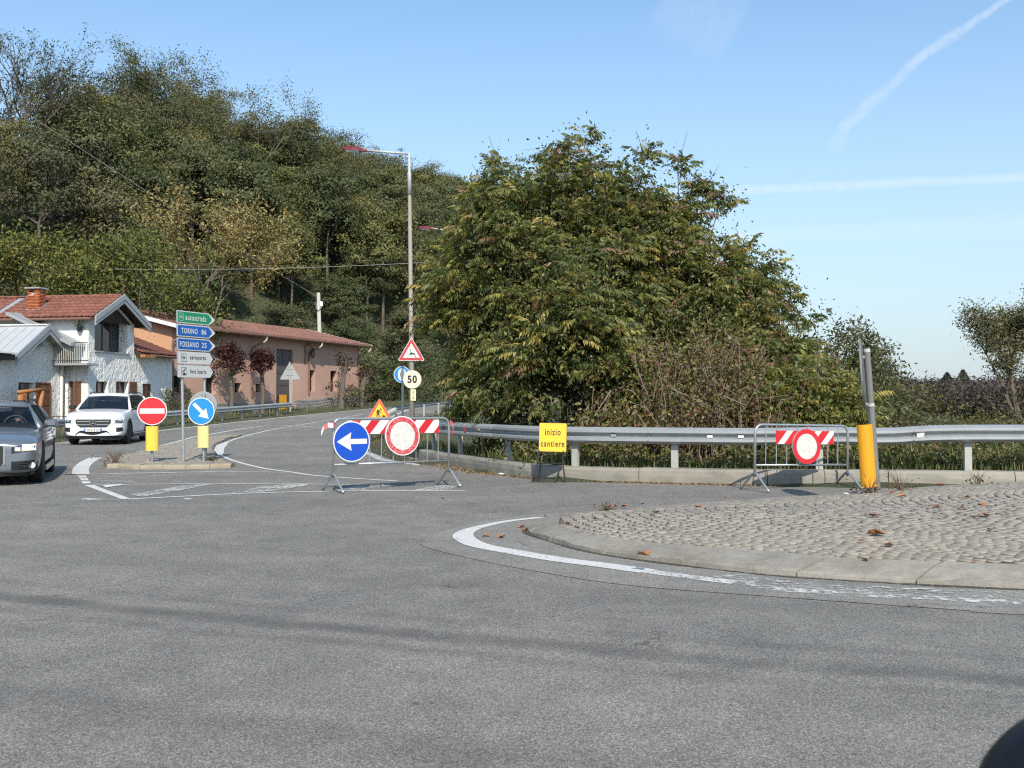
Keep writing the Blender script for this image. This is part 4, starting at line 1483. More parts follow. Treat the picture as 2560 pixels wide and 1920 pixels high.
# ---- keep-right arrow sign on the second post, and the back of a round sign fixed to the same post
p = onroad(508, 1152.5, 0.06)
fr = yaw_frame(p, math.radians(-4), 0, -0.008)
t = thing("keep_right_sign", "light blue round sign with white arrow pointing down right, above a bleached yellow plate", "road sign", p)
post(fr, [(0, 0.04, -0.05), (0, 0.04, 1.45)], 0.035, t)
f2 = fr @ Matrix.Translation((-0.04, -0.002, 1.08))
round_plate(f2, 0.30, t)
MB(f2).disc(0, 0, 0.279, -0.0085).build("face", M['sky_blue'], t)
ar = [(-0.235, 0.0375), (0.03, 0.0375), (0.03, 0.125), (0.235, 0.0), (0.03, -0.125), (0.03, -0.0375), (-0.235, -0.0375)]
c_, s_ = math.cos(-PI / 4), math.sin(-PI / 4)
part_flat("arrow", f2, [[(x * c_ - z * s_, x * s_ + z * c_) for x, z in ar]], -0.0105, 'white', t)
half_drum("marker_plate", fr, 0.25, 0.29, 0.76, 0.07, 'pale_lemon', t)
fb = fr @ Matrix.Translation((-0.03, 0.085, 1.20)) @ Matrix.Rotation(PI, 4, 'Z')
t = thing("round_sign", "plain grey back of a round sign peeping out above the light blue arrow sign", "road sign", fb.translation)
round_plate(fb, 0.31, t)
MB(fb).box(-0.12, 0.12, 0.018, 0.03, -0.02, 0.02).build("clamp", M['alu'], t)


# ---- crowd-control style barriers
def barrier(label, p, yaw, L, H, zr, board, bz, stripe, roll=0.0):
    fr = yaw_frame(p, yaw, 0, roll)
    t = thing("road_barrier", label, "barrier", p)
    R_ = 0.12
    arc = lambda cx, cz, a0, a1: [(cx + R_ * math.cos(a0 + (a1 - a0) * k / 6), 0, cz + R_ * math.sin(a0 + (a1 - a0) * k / 6)) for k in range(7)]
    MB(fr).tube([(0, 0, 0.21)] + arc(R_, H - R_, PI, PI / 2) + arc(L - R_, H - R_, PI / 2, 0) + [(L, 0, 0.21)], 0.019, 10).build("frame", M['zinc'], t, True)
    MB(fr).tube([(0, 0, zr), (L, 0, zr)], 0.016, 8).build("bottom_rail", M['zinc'], t, True)
    nb = int(round(L / 0.2))
    for k in range(1, nb):
        x = L * k / nb
        MB(fr).tube([(x, 0, zr), (x, 0, H - 0.01)], 0.0075, 6).build("bar", M['zinc'], t)
    for x in (0, L):
        pts = [(x, -0.34, 0.0), (x, -0.30, 0.045), (x, -0.06, 0.25), (x, 0, 0.272), (x, 0.06, 0.25), (x, 0.30, 0.045), (x, 0.34, 0.0)]
        MB(fr).tube([fr.inverted() @ (Vector((q.x, q.y, max(q.z, p[2] + 0.015)))) for q in (fr @ Vector(v) for v in pts)], 0.019, 8).build("foot", M['zinc'], t, True)
    b = MB(fr).box(board[0], board[1], -0.026, -0.022, bz[0], bz[1]).build("board", M[stripe[1]], t)
    x = board[0] + stripe[2]
    h = bz[1] - bz[0]
    sh = h * 0.85
    while x < board[1]:
        q = [(x, bz[0]), (x + stripe[3], bz[0]), (x + stripe[3] + sh, bz[1]), (x + sh, bz[1])]
        cl = []
        # clip the slanted stripe to the board
        for i in range(4):
            a, b2 = Vector(q[i]), Vector(q[(i + 1) % 4])
            cl.append(a)
        def clip(poly, xl, keep_right):
            out = []
            for i in range(len(poly)):
                a, c = poly[i], poly[(i + 1) % len(poly)]
                ia, ic = ((a.x >= xl) == keep_right), ((c.x >= xl) == keep_right)
                if ia: out.append(a)
                if ia != ic:
                    s = (xl - a.x) / (c.x - a.x); out.append(a.lerp(c, s))
            return out
        cl = clip(clip(cl, board[0] + 1e-4, True), board[1] - 1e-4, False)
        if len(cl) > 2:
            part_flat("stripe", fr, [[(v.x, v.y) for v in cl]], -0.0285, stripe[0], b)
        x += stripe[4]
    return t, fr


def hung_disc(fr, cx, cz, r, tilt=0.0, y=-0.05):
    return fr @ Matrix.Translation((cx, y, cz)) @ Matrix.Rotation(tilt, 4, 'X')


BL = (-2.61, 15.2, 0.0)
t, fb1 = barrier("grey tube barrier with a red striped board, standing across the road", BL, math.radians(36), 2.0, 1.07, 0.40, (0.22, 1.80), (0.84, 1.045), ('red', 'white', -0.10, 0.15, 0.315))
f2 = hung_disc(fb1, 0.27, 0.735, 0.30, math.radians(-3))
t = thing("blue_arrow_sign", "deep blue round sign with white arrow pointing left, hung on the left barrier", "road sign", f2.translation)
round_plate(f2, 0.302, t)
MB(f2).disc(0, 0, 0.283, -0.0085).build("face", M['blue'], t)
part_flat("arrow", f2, [[(-0.245, 0), (-0.005, -0.137), (-0.022, -0.038), (0.25, -0.036), (0.25, 0.038), (-0.022, 0.038), (-0.005, 0.137)]], -0.0105, 'white', t)
f2 = hung_disc(fb1, 1.13, 0.805, 0.30, math.radians(-4))
t = thing("no_vehicles_sign", "scuffed white disc with worn red border, hung beside the deep blue arrow sign", "road sign", f2.translation)
round_plate(f2, 0.302, t)
MB(f2).ring(0, 0, 0.214, 0.284, -0.0085).build("red_border", M['worn_red'], t)
MB(f2).disc(0, 0, 0.214, -0.0085).build("face", M['worn_white'], t)
BR = (3.58, 15.38, 0.0)
t, fb2 = barrier("grey tube barrier with a white striped red board, by the kerb near the amber post", BR, math.radians(24), 1.75, 0.985, 0.385, (0.36, 1.45), (0.70, 0.90), ('white', 'red', 0.03, 0.12, 0.27), roll=0.02)
f2 = hung_disc(fb2, 0.91, 0.665, 0.265, math.radians(-3))
t = thing("no_vehicles_sign", "clean red bordered white disc hung on the barrier in front of the guardrail", "road sign", f2.translation)
round_plate(f2, 0.267, t, 'dull_red')
MB(f2).ring(0, 0, 0.192, 0.262, -0.0085).build("red_border", M['red'], t)
MB(f2).disc(0, 0, 0.192, -0.0085).build("face", M['worn_white'], t)
# scraps of tape knotted to the barrier corners
for fr_, x, z, lab, pts in ((fb1, 0.0, 0.97, "red and white tape hanging off the left barrier's corner beside the blue arrow sign", [(0.01, -0.03, 0.03), (-0.03, -0.06, 0.0), (-0.12, -0.07, 0.015), (-0.19, -0.07, -0.03), (-0.22, -0.06, -0.11)]),
                            (fb1, 2.0, 0.95, "short red and white tape tied to the barrier corner next to the guardrail", [(0.0, -0.03, 0.05), (0.04, -0.04, 0.03), (0.05, -0.05, -0.05), (0.03, -0.05, -0.14)])):
    f3 = fr_ @ Matrix.Translation((x, 0, z))
    t = thing("warning_tape", lab, "tape", f3.translation)
    for k in range(len(pts) - 1):
        mb = MB(f3)
        a, b = Vector(pts[k]), Vector(pts[k + 1])
        w = Vector((0.006, 0.012, 0.034))
        mb.add([a - w, b - w, b + w, a + w], [(0, 1, 2, 3)])
        mb.add([a - w + Vector((0, 0.004, 0)), b - w + Vector((0, 0.004, 0)), b + w + Vector((0, 0.004, 0)), a + w + Vector((0, 0.004, 0))], [(3, 2, 1, 0)])
        mb.build("tape_strip", M['dull_red' if k % 2 == 0 else 'white'], t)

# ---- yellow works board on its stand
p = Vector((0.655, 17.15, 0.0))
fr = yaw_frame(p, math.radians(-3), math.radians(-7), 0.022)
t = thing("works_board", "yellow board reading inizio cantiere on a black folding stand before the kerb", "road sign", p)
pl = part_flat("plate", fr, [round_poly([(-0.232, 0.50), (0.232, 0.50), (0.232, 0.985), (-0.232, 0.985)], 0.025)], -0.01, 'black_steel', t, 0.018)
part_flat("face", fr, [round_poly([(-0.224, 0.508), (0.224, 0.508), (0.224, 0.977), (-0.224, 0.977)], 0.02)], -0.012, 'yellow', pl)
mb = MB(fr)
lettering(mb, "inizio", -0.13, 0.775, 0.26, 0.105, -0.014, 0.022)
mb.build("lettering", M['brown_ink'], pl); mb = MB(fr)
lettering(mb, "cantiere", -0.195, 0.585, 0.39, 0.10, -0.014, 0.022)
mb.build("lettering", M['brown_ink'], pl)
f0 = yaw_frame(p, math.radians(-3))
for pts in ([(-0.20, 0.06, 0.52), (-0.24, 0.0, 0.31), (-0.325, -0.09, 0.012)], [(0.16, 0.06, 0.31), (0.055, -0.10, 0.012)], [(0.19, 0.06, 0.52), (0.18, 0.03, 0.30), (0.225, -0.05, 0.012)], [(-0.19, 0.10, 0.31), (-0.21, 0.15, 0.012)], [(0.0, 0.07, 0.52), (0.0, 0.07, 0.31)]):
    MB(f0).tube(pts, 0.013, 6).build("leg", M['black_steel'], t)
for pts in ([(-0.25, 0.02, 0.31), (0.19, 0.02, 0.31)], [(-0.31, -0.07, 0.085), (0.06, -0.08, 0.075)]):
    MB(f0).tube(pts, 0.012, 6).build("crossbar", M['black_steel'], t)


# ---- lamp posts
def lamp(label, base, H, lean_x, grp):
    t = thing("street_lamp", label, "street lamp", base, group=grp)
    fr = Matrix.Translation(base)
    q = lambda z: lean_x * z / H
    MB(fr).tube([(0, 0, -0.3), (q(2.5), 0, 2.5), (q(H * 0.86), 0, H * 0.86)], [0.085, 0.075, 0.055], 12).build("pole", M['pole_grey'], t, True)
    MB(fr).tube([(q(H * 0.855), 0, H * 0.855), (q(H * 0.93), 0, H * 0.93), (q(H * 0.94), 0, H * 0.94), (q(H), 0, H)], [0.062, 0.062, 0.04, 0.038], 12).build("sleeve", M['pole_pale'], t, True)
    MB(fr).tube([(q(H), 0, H - 0.03), (q(H) - 0.7, 0, H + 0.02), (q(H) - 1.42, 0, H + 0.09)], [0.036, 0.034, 0.032], 10).build("arm", M['pole_pale'], t, True)
    rows = []
    for x, w, h0, h1 in ((-1.30, 0.04, 0.05, 0.13), (-1.42, 0.05, 0.04, 0.15), (-1.55, 0.10, 0.05, 0.18), (-1.75, 0.13, 0.055, 0.205), (-1.98, 0.12, 0.07, 0.19), (-2.10, 0.05, 0.10, 0.15)):
        rows.append([(q(H) + x, -w, H + h0), (q(H) + x, w, H + h0), (q(H) + x, w, H + h0 + (h1 - h0) * .5), (q(H) + x, w * .6, H + h1), (q(H) + x, -w * .6, H + h1), (q(H) + x, -w, H + h0 + (h1 - h0) * .5)])
    hd = MB(fr).rings([list(reversed(r)) for r in rows]).build("lamp_head", M['lamp_red'], t, False)
    MB(fr).box(q(H) - 1.95, q(H) - 1.55, -0.085, 0.085, H + 0.035, H + 0.058).build("lens", M['lens'], hd)
    return t, fr


LP = Vector((-3.06, 32.0, 0.02))
lt, lf = lamp("tall grey street lamp with dark red head, carrying the deer and 50 signs", LP, 9.05, -0.12, None)
lamp("dark red street lamp head further along, its post hidden by the thicket", Vector((-2.35, 50.0, 0.0)), 9.7, -0.1, None)

fr = Matrix.Translation((LP.x - 0.03, LP.y - 0.10, 0))
t = thing("deer_sign", "triangular red bordered sign with a leaping deer, on the street lamp pole", "road sign", (LP.x, LP.y - 0.1, 2.64))
f2 = fr @ Matrix.Translation((0, 0, 2.63))
H3 = 0.735
part_flat("plate", f2, [tri_poly(H3, 0, 0, 0.045)], 0.0, 'white', t, 0.02)
part_flat("red_border", f2, [tri_poly(H3 - 0.045, 0, 0.016, 0.035)], -0.002, 'dull_red', t)
part_flat("face", f2, [tri_poly(H3 * 0.62, 0, 0.095, 0.01)], -0.004, 'white', t)
deer = [[(-0.085, 0.20), (-0.03, 0.215), (-0.035, 0.235), (-0.02, 0.27), (-0.035, 0.33), (-0.06, 0.325), (-0.06, 0.338), (-0.035, 0.355), (-0.018, 0.345), (-0.005, 0.275), (0.03, 0.245), (0.09, 0.235), (0.11, 0.215), (0.13, 0.16), (0.165, 0.085), (0.15, 0.085), (0.112, 0.15), (0.09, 0.19), (0.06, 0.195), (0.02, 0.20), (0.0, 0.185), (-0.045, 0.198), (-0.08, 0.19)],
        [(-0.03, 0.215), (-0.05, 0.19), (-0.015, 0.172), (-0.01, 0.180), (-0.038, 0.192), (-0.015, 0.212)],
        [(-0.038, 0.352), (-0.055, 0.385), (-0.03, 0.40), (-0.028, 0.395), (-0.047, 0.383), (-0.030, 0.354)]]
part_flat("deer_symbol", f2, deer, -0.006, 'ink', t)
MB(f2).box(-0.09, 0.09, 0.02, 0.05, 0.15, 0.18).build("clamp", M['alu'], t)

f2 = fr @ Matrix.Translation((0.03, -0.005, 2.06))
t = thing("speed_limit_sign", "round faded cream sign reading 50 on the street lamp pole below the deer sign", "road sign", f2.translation)
round_plate(f2, 0.283, t, 'cream')
MB(f2).disc(0, 0, 0.264, -0.0085).build("face", M['cream'], t)
mb = MB(f2); lettering(mb, "50", -0.145, -0.115, 0.29, 0.24, -0.0105, 0.035); mb.build("lettering", M['ink'], t)
f2 = fr @ Matrix.Translation((0.06, -0.005, 1.41))
t = thing("distance_plate", "small pale yellow plate with an up and a down arrow under the 50 sign", "road sign", f2.translation)
MB(f2).box(-0.079, 0.079, 0, 0.012, 0, 0.345).build("plate", M['pale_yellow'], t)
mb = MB(f2)
for s_, z_ in ((1, 0.235), (-1, 0.10)):
    mb.flat(ccw([(-0.008, z_ - 0.055 * s_), (0.008, z_ - 0.055 * s_), (0.008, z_ + 0.05 * s_), (-0.008, z_ + 0.05 * s_)]), -0.002)
    mb.flat(ccw([(-0.04, z_ + 0.02 * s_), (0, z_ + 0.055 * s_), (0.04, z_ + 0.02 * s_), (0.034, z_ + 0.01 * s_), (0, z_ + 0.04 * s_), (-0.034, z_ + 0.01 * s_)]), -0.0022)
mb.build("arrows", M['ink'], t)

p = Vector((-4.0, 38.0, 0.1))
fr = Matrix.Translation((p.x, p.y, 0))
t = thing("snow_chain_sign", "round blue sign with a white chained tyre, half behind the 50 sign", "road sign", p)
post(fr, [(0, 0.04, -0.1), (0, 0.04, 2.6)], 0.042, t, 'zinc_post')
f2 = fr @ Matrix.Translation((-0.02, 0, 2.39))
round_plate(f2, 0.305, t)
MB(f2).disc(0, 0, 0.284, -0.0085).build("face", M['sky_blue'], t)
tyre = [(0.155 * math.cos(2 * PI * k / 28) ** 1 if abs(math.cos(2 * PI * k / 28)) < 0.8 else 0.14 * math.copysign(1, math.cos(2 * PI * k / 28)), 0.235 * math.sin(2 * PI * k / 28)) for k in range(28)]
part_flat("tyre_symbol", f2, [[(x + 0.0, z) for x, z in tyre]], -0.0105, 'white', t)
lines = [[(-0.035, z), (0.115, z + 0.01), (0.115, z + 0.024), (-0.035, z + 0.014)] for z in (-0.165, -0.095, -0.025, 0.045, 0.115)] + [[(-0.06, -0.05), (-0.04, -0.09), (-0.028, -0.085), (-0.045, 0.0), (-0.028, 0.085), (-0.04, 0.09), (-0.06, 0.05)]] + [[(-0.04, -0.15), (-0.028, -0.15), (-0.028, 0.16), (-0.04, 0.16)]]
part_flat("chain_symbol", f2, lines, -0.0125, 'ink', t)

# ---- men-at-work triangle further down the closed road
p = Vector((-4.72, 37.0, 0.0))
fr = Matrix.Translation(p)
t = thing("works_sign", "orange bordered yellow triangle with a digging man, behind the left barrier", "road sign", p)
f2 = fr @ Matrix.Translation((0, 0, 0.75)) @ Matrix.Rotation(math.radians(-5), 4, 'X')
part_flat("plate", f2, [tri_poly(0.78, 0, 0, 0.04)], 0, 'alu', t, 0.02)
part_flat("border", f2, [tri_poly(0.765, 0, 0.005, 0.035)], -0.002, 'orange', t)
part_flat("face", f2, [tri_poly(0.52, 0, 0.085, 0.015)], -0.004, 'yellow', t)
man = [[(-0.10, 0.10), (-0.07, 0.10), (-0.05, 0.22), (-0.01, 0.10), (0.02, 0.10), (-0.01, 0.27), (-0.03, 0.30), (0.03, 0.25), (0.05, 0.27), (-0.02, 0.345), (-0.07, 0.36), (-0.10, 0.32)], [(0.045 + 0.032 * math.cos(a), 0.375 + 0.032 * math.sin(a)) for a in [2 * PI * k / 10 for k in range(10)]],
       [(0.01, 0.29), (0.12, 0.15), (0.13, 0.16), (0.02, 0.30)], [(0.09, 0.10), (0.24, 0.10), (0.20, 0.15), (0.15, 0.17), (0.12, 0.14)]]
part_flat("man_symbol", f2, man, -0.006, 'ink', t)
for pts in ([(-0.3, 0.03, 0.76), (-0.33, -0.1, 0.03)], [(0.3, 0.03, 0.76), (0.33, -0.1, 0.03)], [(0, 0.03, 1.1), (0, 0.45, 0.03)]):
    MB(fr).tube(pts, 0.018, 6).build("leg", M['black_steel'], t)
MB(fr).bbox(-0.42, 0.42, -0.22, 0.0, 0.0, 0.10, 0.02).build("ballast", M['rubber'], t)

# ---- leaning post with the amber drum on the right island
b = Vector((4.63, 13.2, float(islz(4.63, 13.2)[0])))
fr = Matrix.Translation(b) @ Matrix.Rotation(-0.068, 4, 'Y')
t = thing("marker_post", "leaning grey post with an amber half drum, on the right cobbled island", "post", b)
post(fr, [(0, 0, -0.1), (0, 0, 1.80)], 0.041, t, 'post_grey')
MB(fr).lathe([(0.043, 1.78), (0.043, 1.815), (0.03, 1.825)], 'z', 14).build("cap", M['pole_pale'], t)
MB(fr).lathe([(0.047, 1.09), (0.047, 1.13)], 'z', 14).build("clamp", M['pole_pale'], t)
hd = half_drum("amber_drum", fr @ Matrix.Translation((-0.115, -0.02, 0)) @ Matrix.Rotation(math.radians(10), 4, 'Z'), 0.205, 0.08, 0.87, 0.10, 'amber', t, 20)
fs_ = fr @ Matrix.Translation((-0.075, -0.02, 1.50)) @ Matrix.Rotation(math.radians(69.6), 4, 'Z')
ts = thing("edge_on_sign", "large round sign seen edge on, clamped to the leaning post above the amber drum", "road sign", fs_.translation)
MB(fs_).lathe([(0.43, 0.02), (0.44, 0.018), (0.44, -0.006)], 'y', 40).build("plate", M['post_grey'], ts)
MB(fs_).disc(0, 0, 0.43, -0.008).build("face", M['post_grey'], ts)
for z_ in (0.22, -0.38):
    MB(fr).tube([(-0.07, 0, 1.50 + z_), (0.0, 0, 1.50 + z_)], 0.02, 6).build("bracket", M['alu'], ts)

# ---- triangular sign seen from behind at the end of the left guardrail
p = atd(726, 1016, 61.5); p.z = float(groundz(p.x, p.y)[0])
fr = Matrix.Translation(p) @ Matrix.Rotation(-0.018, 4, 'Y') @ Matrix.Rotation(math.radians(8), 4, 'Z')
t = thing("triangular_sign", "grey back of a triangular sign before the salmon building's tall door", "road sign", p)
top = 1.27 + 108 * 61.5 / 2600 - p.z
post(fr, [(0, 0, -0.2), (0, 0, top)], 0.05, t, 'zinc_post')
part_flat("plate", fr, [tri_poly(1.05, 0, top - 1.03, 0.05)], 0.06, 'alu', t, 0.02)
for z_ in (0.25, 0.6):
    MB(fr).box(-0.2, 0.2, 0.03, 0.055, top - 1.03 + z_, top - 1.0 + z_).build("bracket", M['alu'], t)

# ---- concrete pole and overhead cables
p = Vector((-14.0, 76.4, 1.2))
t = thing("utility_pole", "pale concrete pole behind the salmon building's roof, with cables at its top", "utility pole", p)
fr = Matrix.Translation(p) @ Matrix.Rotation(-0.03, 4, 'Y')
MB(fr).tube([(0, 0, -0.5), (0, 0, 8.35)], [0.2, 0.125], 12).build("pole", M['pale_concrete'], t, True)
MB(fr).tube([(-0.16, -0.1, 7.6), (-0.17, -0.12, 7.2), (0.0, -0.2, 7.0), (0.2, -0.1, 7.25), (0.18, 0, 7.7)], 0.03, 6).build("cable_loop", M['cable'], t)
MB(fr).box(0.12, 0.3, -0.1, 0.1, 7.35, 7.7).build("junction_box", M['white_trim'], t)
tp = fr @ Vector((0, 0, 8.0))


def cable(label, a, b, sag, r):
    mb = MB()
    mb.tube([a.lerp(b, k / 24) - Vector((0, 0, sag * 4 * (k / 24) * (1 - k / 24))) for k in range(25)], r, 5, False)
    o = mb.build("overhead_cable", M['cable'])
    tag(o, label, "cable")


cable("overhead cable rising steeply from the concrete pole across the wooded hill", tp, atd(-420, -45, 58), 0.35, 0.016)
cable("nearly level overhead cable crossing in front of the wooded hill", atd(-160, 655, 60), atd(1150, 651, 52), 0.45, 0.014)

# ---- the corner of the car the picture is taken from
mb = MB()
c_ = Vector((0.612, 1.02, 0.872))
rows = []
for k in range(33):
    a = PI * k / 32 - PI / 2
    rows.append([(c_.x + 0.20 * math.cos(a) * math.cos(q) * (1 if math.cos(q) > 0 else 0.8), c_.y + 0.10 * math.cos(a) * math.sin(q), c_.z + 0.115 * math.sin(a)) for q in [2 * PI * j / 64 for j in range(64)]])
mb.rings(rows)
t = thing("mirror_housing", "black rounded edge of a car part poking into the bottom right corner", "car part", (0.6, 1.02, 0.85))
mb.build("housing", M['plastic_black'], t, True)
MB().tube([(0.64, 1.02, 0.86), (0.74, 0.98, 0.78), (0.84, 0.75, 0.72)], [0.06, 0.05, 0.05], 10).build("arm", M['plastic_black'], t, True)

# ================================================================== BUILDINGS
def hit(A, e, u, v):
    """where the sight line through (u, v) meets the vertical plane through A along e: distance along, height"""
    e = Vector((e[0], e[1])).normalized()
    d = ray(u, v); k = d.x / d.y
    s = (k * A[1] - A[0]) / (e.x - k * e.y)
    Y = A[1] + e.y * s
    return s, EYE + d.z / d.y * Y


def wall_open(mb, x0, x1, z0, z1, ops, rev=0.25, gable=None):
    """wall on y = 0 facing -y with real openings and reveals; ops: (xa, xb, za, zb)"""
    xs = sorted({x0, x1, *[o[0] for o in ops], *[o[1] for o in ops]})
    zs = sorted({z0, z1, *[o[2] for o in ops], *[o[3] for o in ops]})
    for xa, xb in zip(xs[:-1], xs[1:]):
        for za, zb in zip(zs[:-1], zs[1:]):
            cx, cz = (xa + xb) / 2, (za + zb) / 2
            if any(o[0] < cx < o[1] and o[2] < cz < o[3] for o in ops): continue
            mb.add([(xa, 0, za), (xb, 0, za), (xb, 0, zb), (xa, 0, zb)], [(0, 1, 2, 3)])
    for o in ops:
        a, b, c, d = o[:4]
        r = o[4] if len(o) > 4 else rev
        mb.add([(a, 0, c), (a, r, c), (a, r, d), (a, 0, d)], [(0, 1, 2, 3)])
        mb.add([(b, 0, c), (b, r, c), (b, r, d), (b, 0, d)], [(3, 2, 1, 0)])
        mb.add([(a, 0, d), (a, r, d), (b, r, d), (b, 0, d)], [(0, 1, 2, 3)])
        mb.add([(a, 0, c), (a, r, c), (b, r, c), (b, 0, c)], [(3, 2, 1, 0)])
    if gable:
        mb.add([(gable[0], 0, z1), (gable[2], 0, z1), (gable[1], 0, gable[3])], [(0, 1, 2)])


def window(fr, a, b, c, d, y, parent, nx=2, nz=1, frame_mat='brown_wood', back='dark_void', w=0.05, bars=0, name="window"):
    win = MB(fr)
    for q in ((a, a + w, c, d), (b - w, b, c, d), (a + w, b - w, c, c + w), (a + w, b - w, d - w, d)):
        win.box(q[0], q[1], y - 0.05, y, q[2], q[3])
    win = win.build(name, M[frame_mat], parent)
    for k in range(1, nx):
        x = a + (b - a) * k / nx
        MB(fr).box(x - w / 2, x + w / 2, y - 0.045, y - 0.005, c + w, d - w).build("mullion", M[frame_mat], win)
    for k in range(1, nz):
        z = c + (d - c) * k / nz
        MB(fr).box(a + w, b - w, y - 0.042, y - 0.008, z - w / 2, z + w / 2).build("transom", M[frame_mat], win)
    MB(fr).add([(a + w, y - 0.02, c + w), (b - w, y - 0.02, c + w), (b - w, y - 0.02, d - w), (a + w, y - 0.02, d - w)], [(0, 1, 2, 3)]).build("pane", M['glass'], win)
    MB(fr).add([(a, y + 0.25, c), (b, y + 0.25, c), (b, y + 0.25, d), (a, y + 0.25, d)], [(0, 1, 2, 3)]).build("interior", M[back], win)
    for k in range(bars):
        x = a + (b - a) * (k + 0.5) / bars
        MB(fr).box(x - 0.012, x + 0.012, y - 0.16, y - 0.136, c + 0.02, d - 0.02).build("grille_bar", M['black_steel'], win)
    if bars:
        for k in (0.2, 0.5, 0.8):
            z = c + (d - c) * k
            MB(fr).box(a + 0.01, b - 0.01, y - 0.135, y - 0.115, z - 0.012, z + 0.012).build("grille_bar", M['black_steel'], win)
    return win


TILE_V, TILE_F = [], []
_prof = [(-0.5, 0.0), (-0.36, 0.045), (-0.2, 0.05), (-0.06, 0.005), (0.12, 0.0), (0.30, 0.03), (0.44, 0.035), (0.54, 0.012)]
for y_ in (0, 1):
    for x_, z_ in _prof: TILE_V.append((x_, y_, z_ + (0.028 if y_ == 0 else 0.0)))
for x_, z_ in _prof: TILE_V.append((x_, 0.0, z_ - 0.012))
for i_ in range(7):
    TILE_F.append((i_, i_ + 1, 8 + i_ + 1, 8 + i_)); TILE_F.append((16 + i_, 16 + i_ + 1, i_ + 1, i_))
TILE = (np.array(TILE_V, float), np.array(TILE_F))


def tile_slope(fr, x0, x1, length, tw, tl, mat, parent, limit, skip=None):
    """clay tiles laid on a slope frame: x along the eave, y up the slope, z normal"""
    Ms = []
    nx, ny = int(round((x1 - x0) / tw)), int(round(length / tl))
    for j in range(ny):
        for i in range(nx):
            x, y = x0 + (i + 0.5) * (x1 - x0) / nx, j * length / ny
            if skip and skip(x, y): continue
            m = fr @ Matrix.Translation((x + random.uniform(-.006, .006), y + random.uniform(-.015, .015), 0.03 + random.uniform(0, .006))) @ Matrix.Rotation(random.uniform(-.02, .02), 4, 'Z') @ Matrix.Diagonal((tw * 0.98, tl * 1.06, 1, 1))
            Ms.append(m)
    place_pieces("roof_tile", [TILE], Ms, M[mat], parent, limit, "roof_tiles")


def slope_frame(fr, x, y, z, dy, dz):
    """frame on a roof: along fr.x, up the slope (dy, dz)"""
    L_ = math.hypot(dy, dz)
    m = Matrix.Identity(4)
    m.col[0][:3] = (1, 0, 0); m.col[1][:3] = (0, dy / L_, dz / L_); m.col[2][:3] = (0, -dz / L_, dy / L_); m.col[3][:3] = (x, y, z)
    return fr @ m


# ------------------------------------------------------------------ the long salmon building
A_, E_ = (-18.06, 55.17), (0.377, 0.926)
FB = frame2(A_, E_)
LB = hit(A_, E_, 896, 1000)[0]
sal = thing("long_building", "long salmon building with a red tiled roof, tall dark door and grey stone base", "building", (-14.4, 64.2, 0.8))
hx = lambda zx, zy: hit(A_, E_, *z2(zx, zy))
ops = []
spec = [((128, 232), (785, 972), 4), ((455, 552), (770, 972), 4), ((738, 802), (858, 952), 2), ((948, 995), (868, 952), 2), ((1478, 1532), (730, 942), 3), ((1684, 1746), (738, 945), 3)]
for (xa, xb), (za, zb), nb in spec:
    a, z1_ = hx(xa, za); b, _ = hx(xb, za); _, z0_ = hx((xa + xb) / 2, zb)
    ops.append((a, b, z0_, z1_, 0.42))
da, dzt = hx(1150, 520); db, _ = hx(1312, 525)
gb = float(groundz(*(FB @ Vector(((da + db) / 2, -0.3, 0)))[:2])[0])
ops.append((da, db, gb, dzt, 0.22))
EZ = 5.42
mb = MB(FB)
wall_open(mb, 0, LB, -0.5, EZ, ops)
mb.add([(LB, 0, -0.5), (LB, 9.2, -0.5), (LB, 9.2, EZ), (LB, 4.6, 6.55), (LB, 0, EZ)], [(0, 1, 2, 3, 4)])
mb.add([(0, 9.2, -0.5), (LB, 9.2, -0.5), (LB, 9.2, EZ), (0, 9.2, EZ)], [(3, 2, 1, 0)])
mb.build("wall", M['pink_wall'], sal)
MB(FB).add([(0, 0, -0.5), (0, 9.2, -0.5), (0, 9.2, EZ), (0, 4.6, 6.55), (0, 0, EZ)], [(4, 3, 2, 1, 0)]).build("gable_wall", M['sunlit_wall'], sal)
for o_, sp in zip(ops[:6], spec):
    window(FB, *o_[:4], 0.40, sal, 1, 1, 'brown_wood', 'dark_void', 0.05, sp[2])
# tall metal door
door = MB(FB).box(da, db, 0.14, 0.18, gb - 0.1, dzt).build("door", M['door_metal'], sal)
for k in range(1, 5):
    z = gb + (dzt - gb) * k / 5
    MB(FB).box(da, db, 0.115, 0.139, z - 0.03, z + 0.03).build("rail", M['door_metal'], door)
MB(FB).box((da + db) / 2 - 0.03, (da + db) / 2 + 0.03, 0.112, 0.138, gb, dzt).build("stile", M['door_metal'], door)
ya, yz1 = hx(1178, 975); yb, _ = hx(1246, 975)
MB(FB).box(ya, yb, -0.03, -0.005, gb - 0.05, yz1).build("yellow_panel", M['amber'], sal)
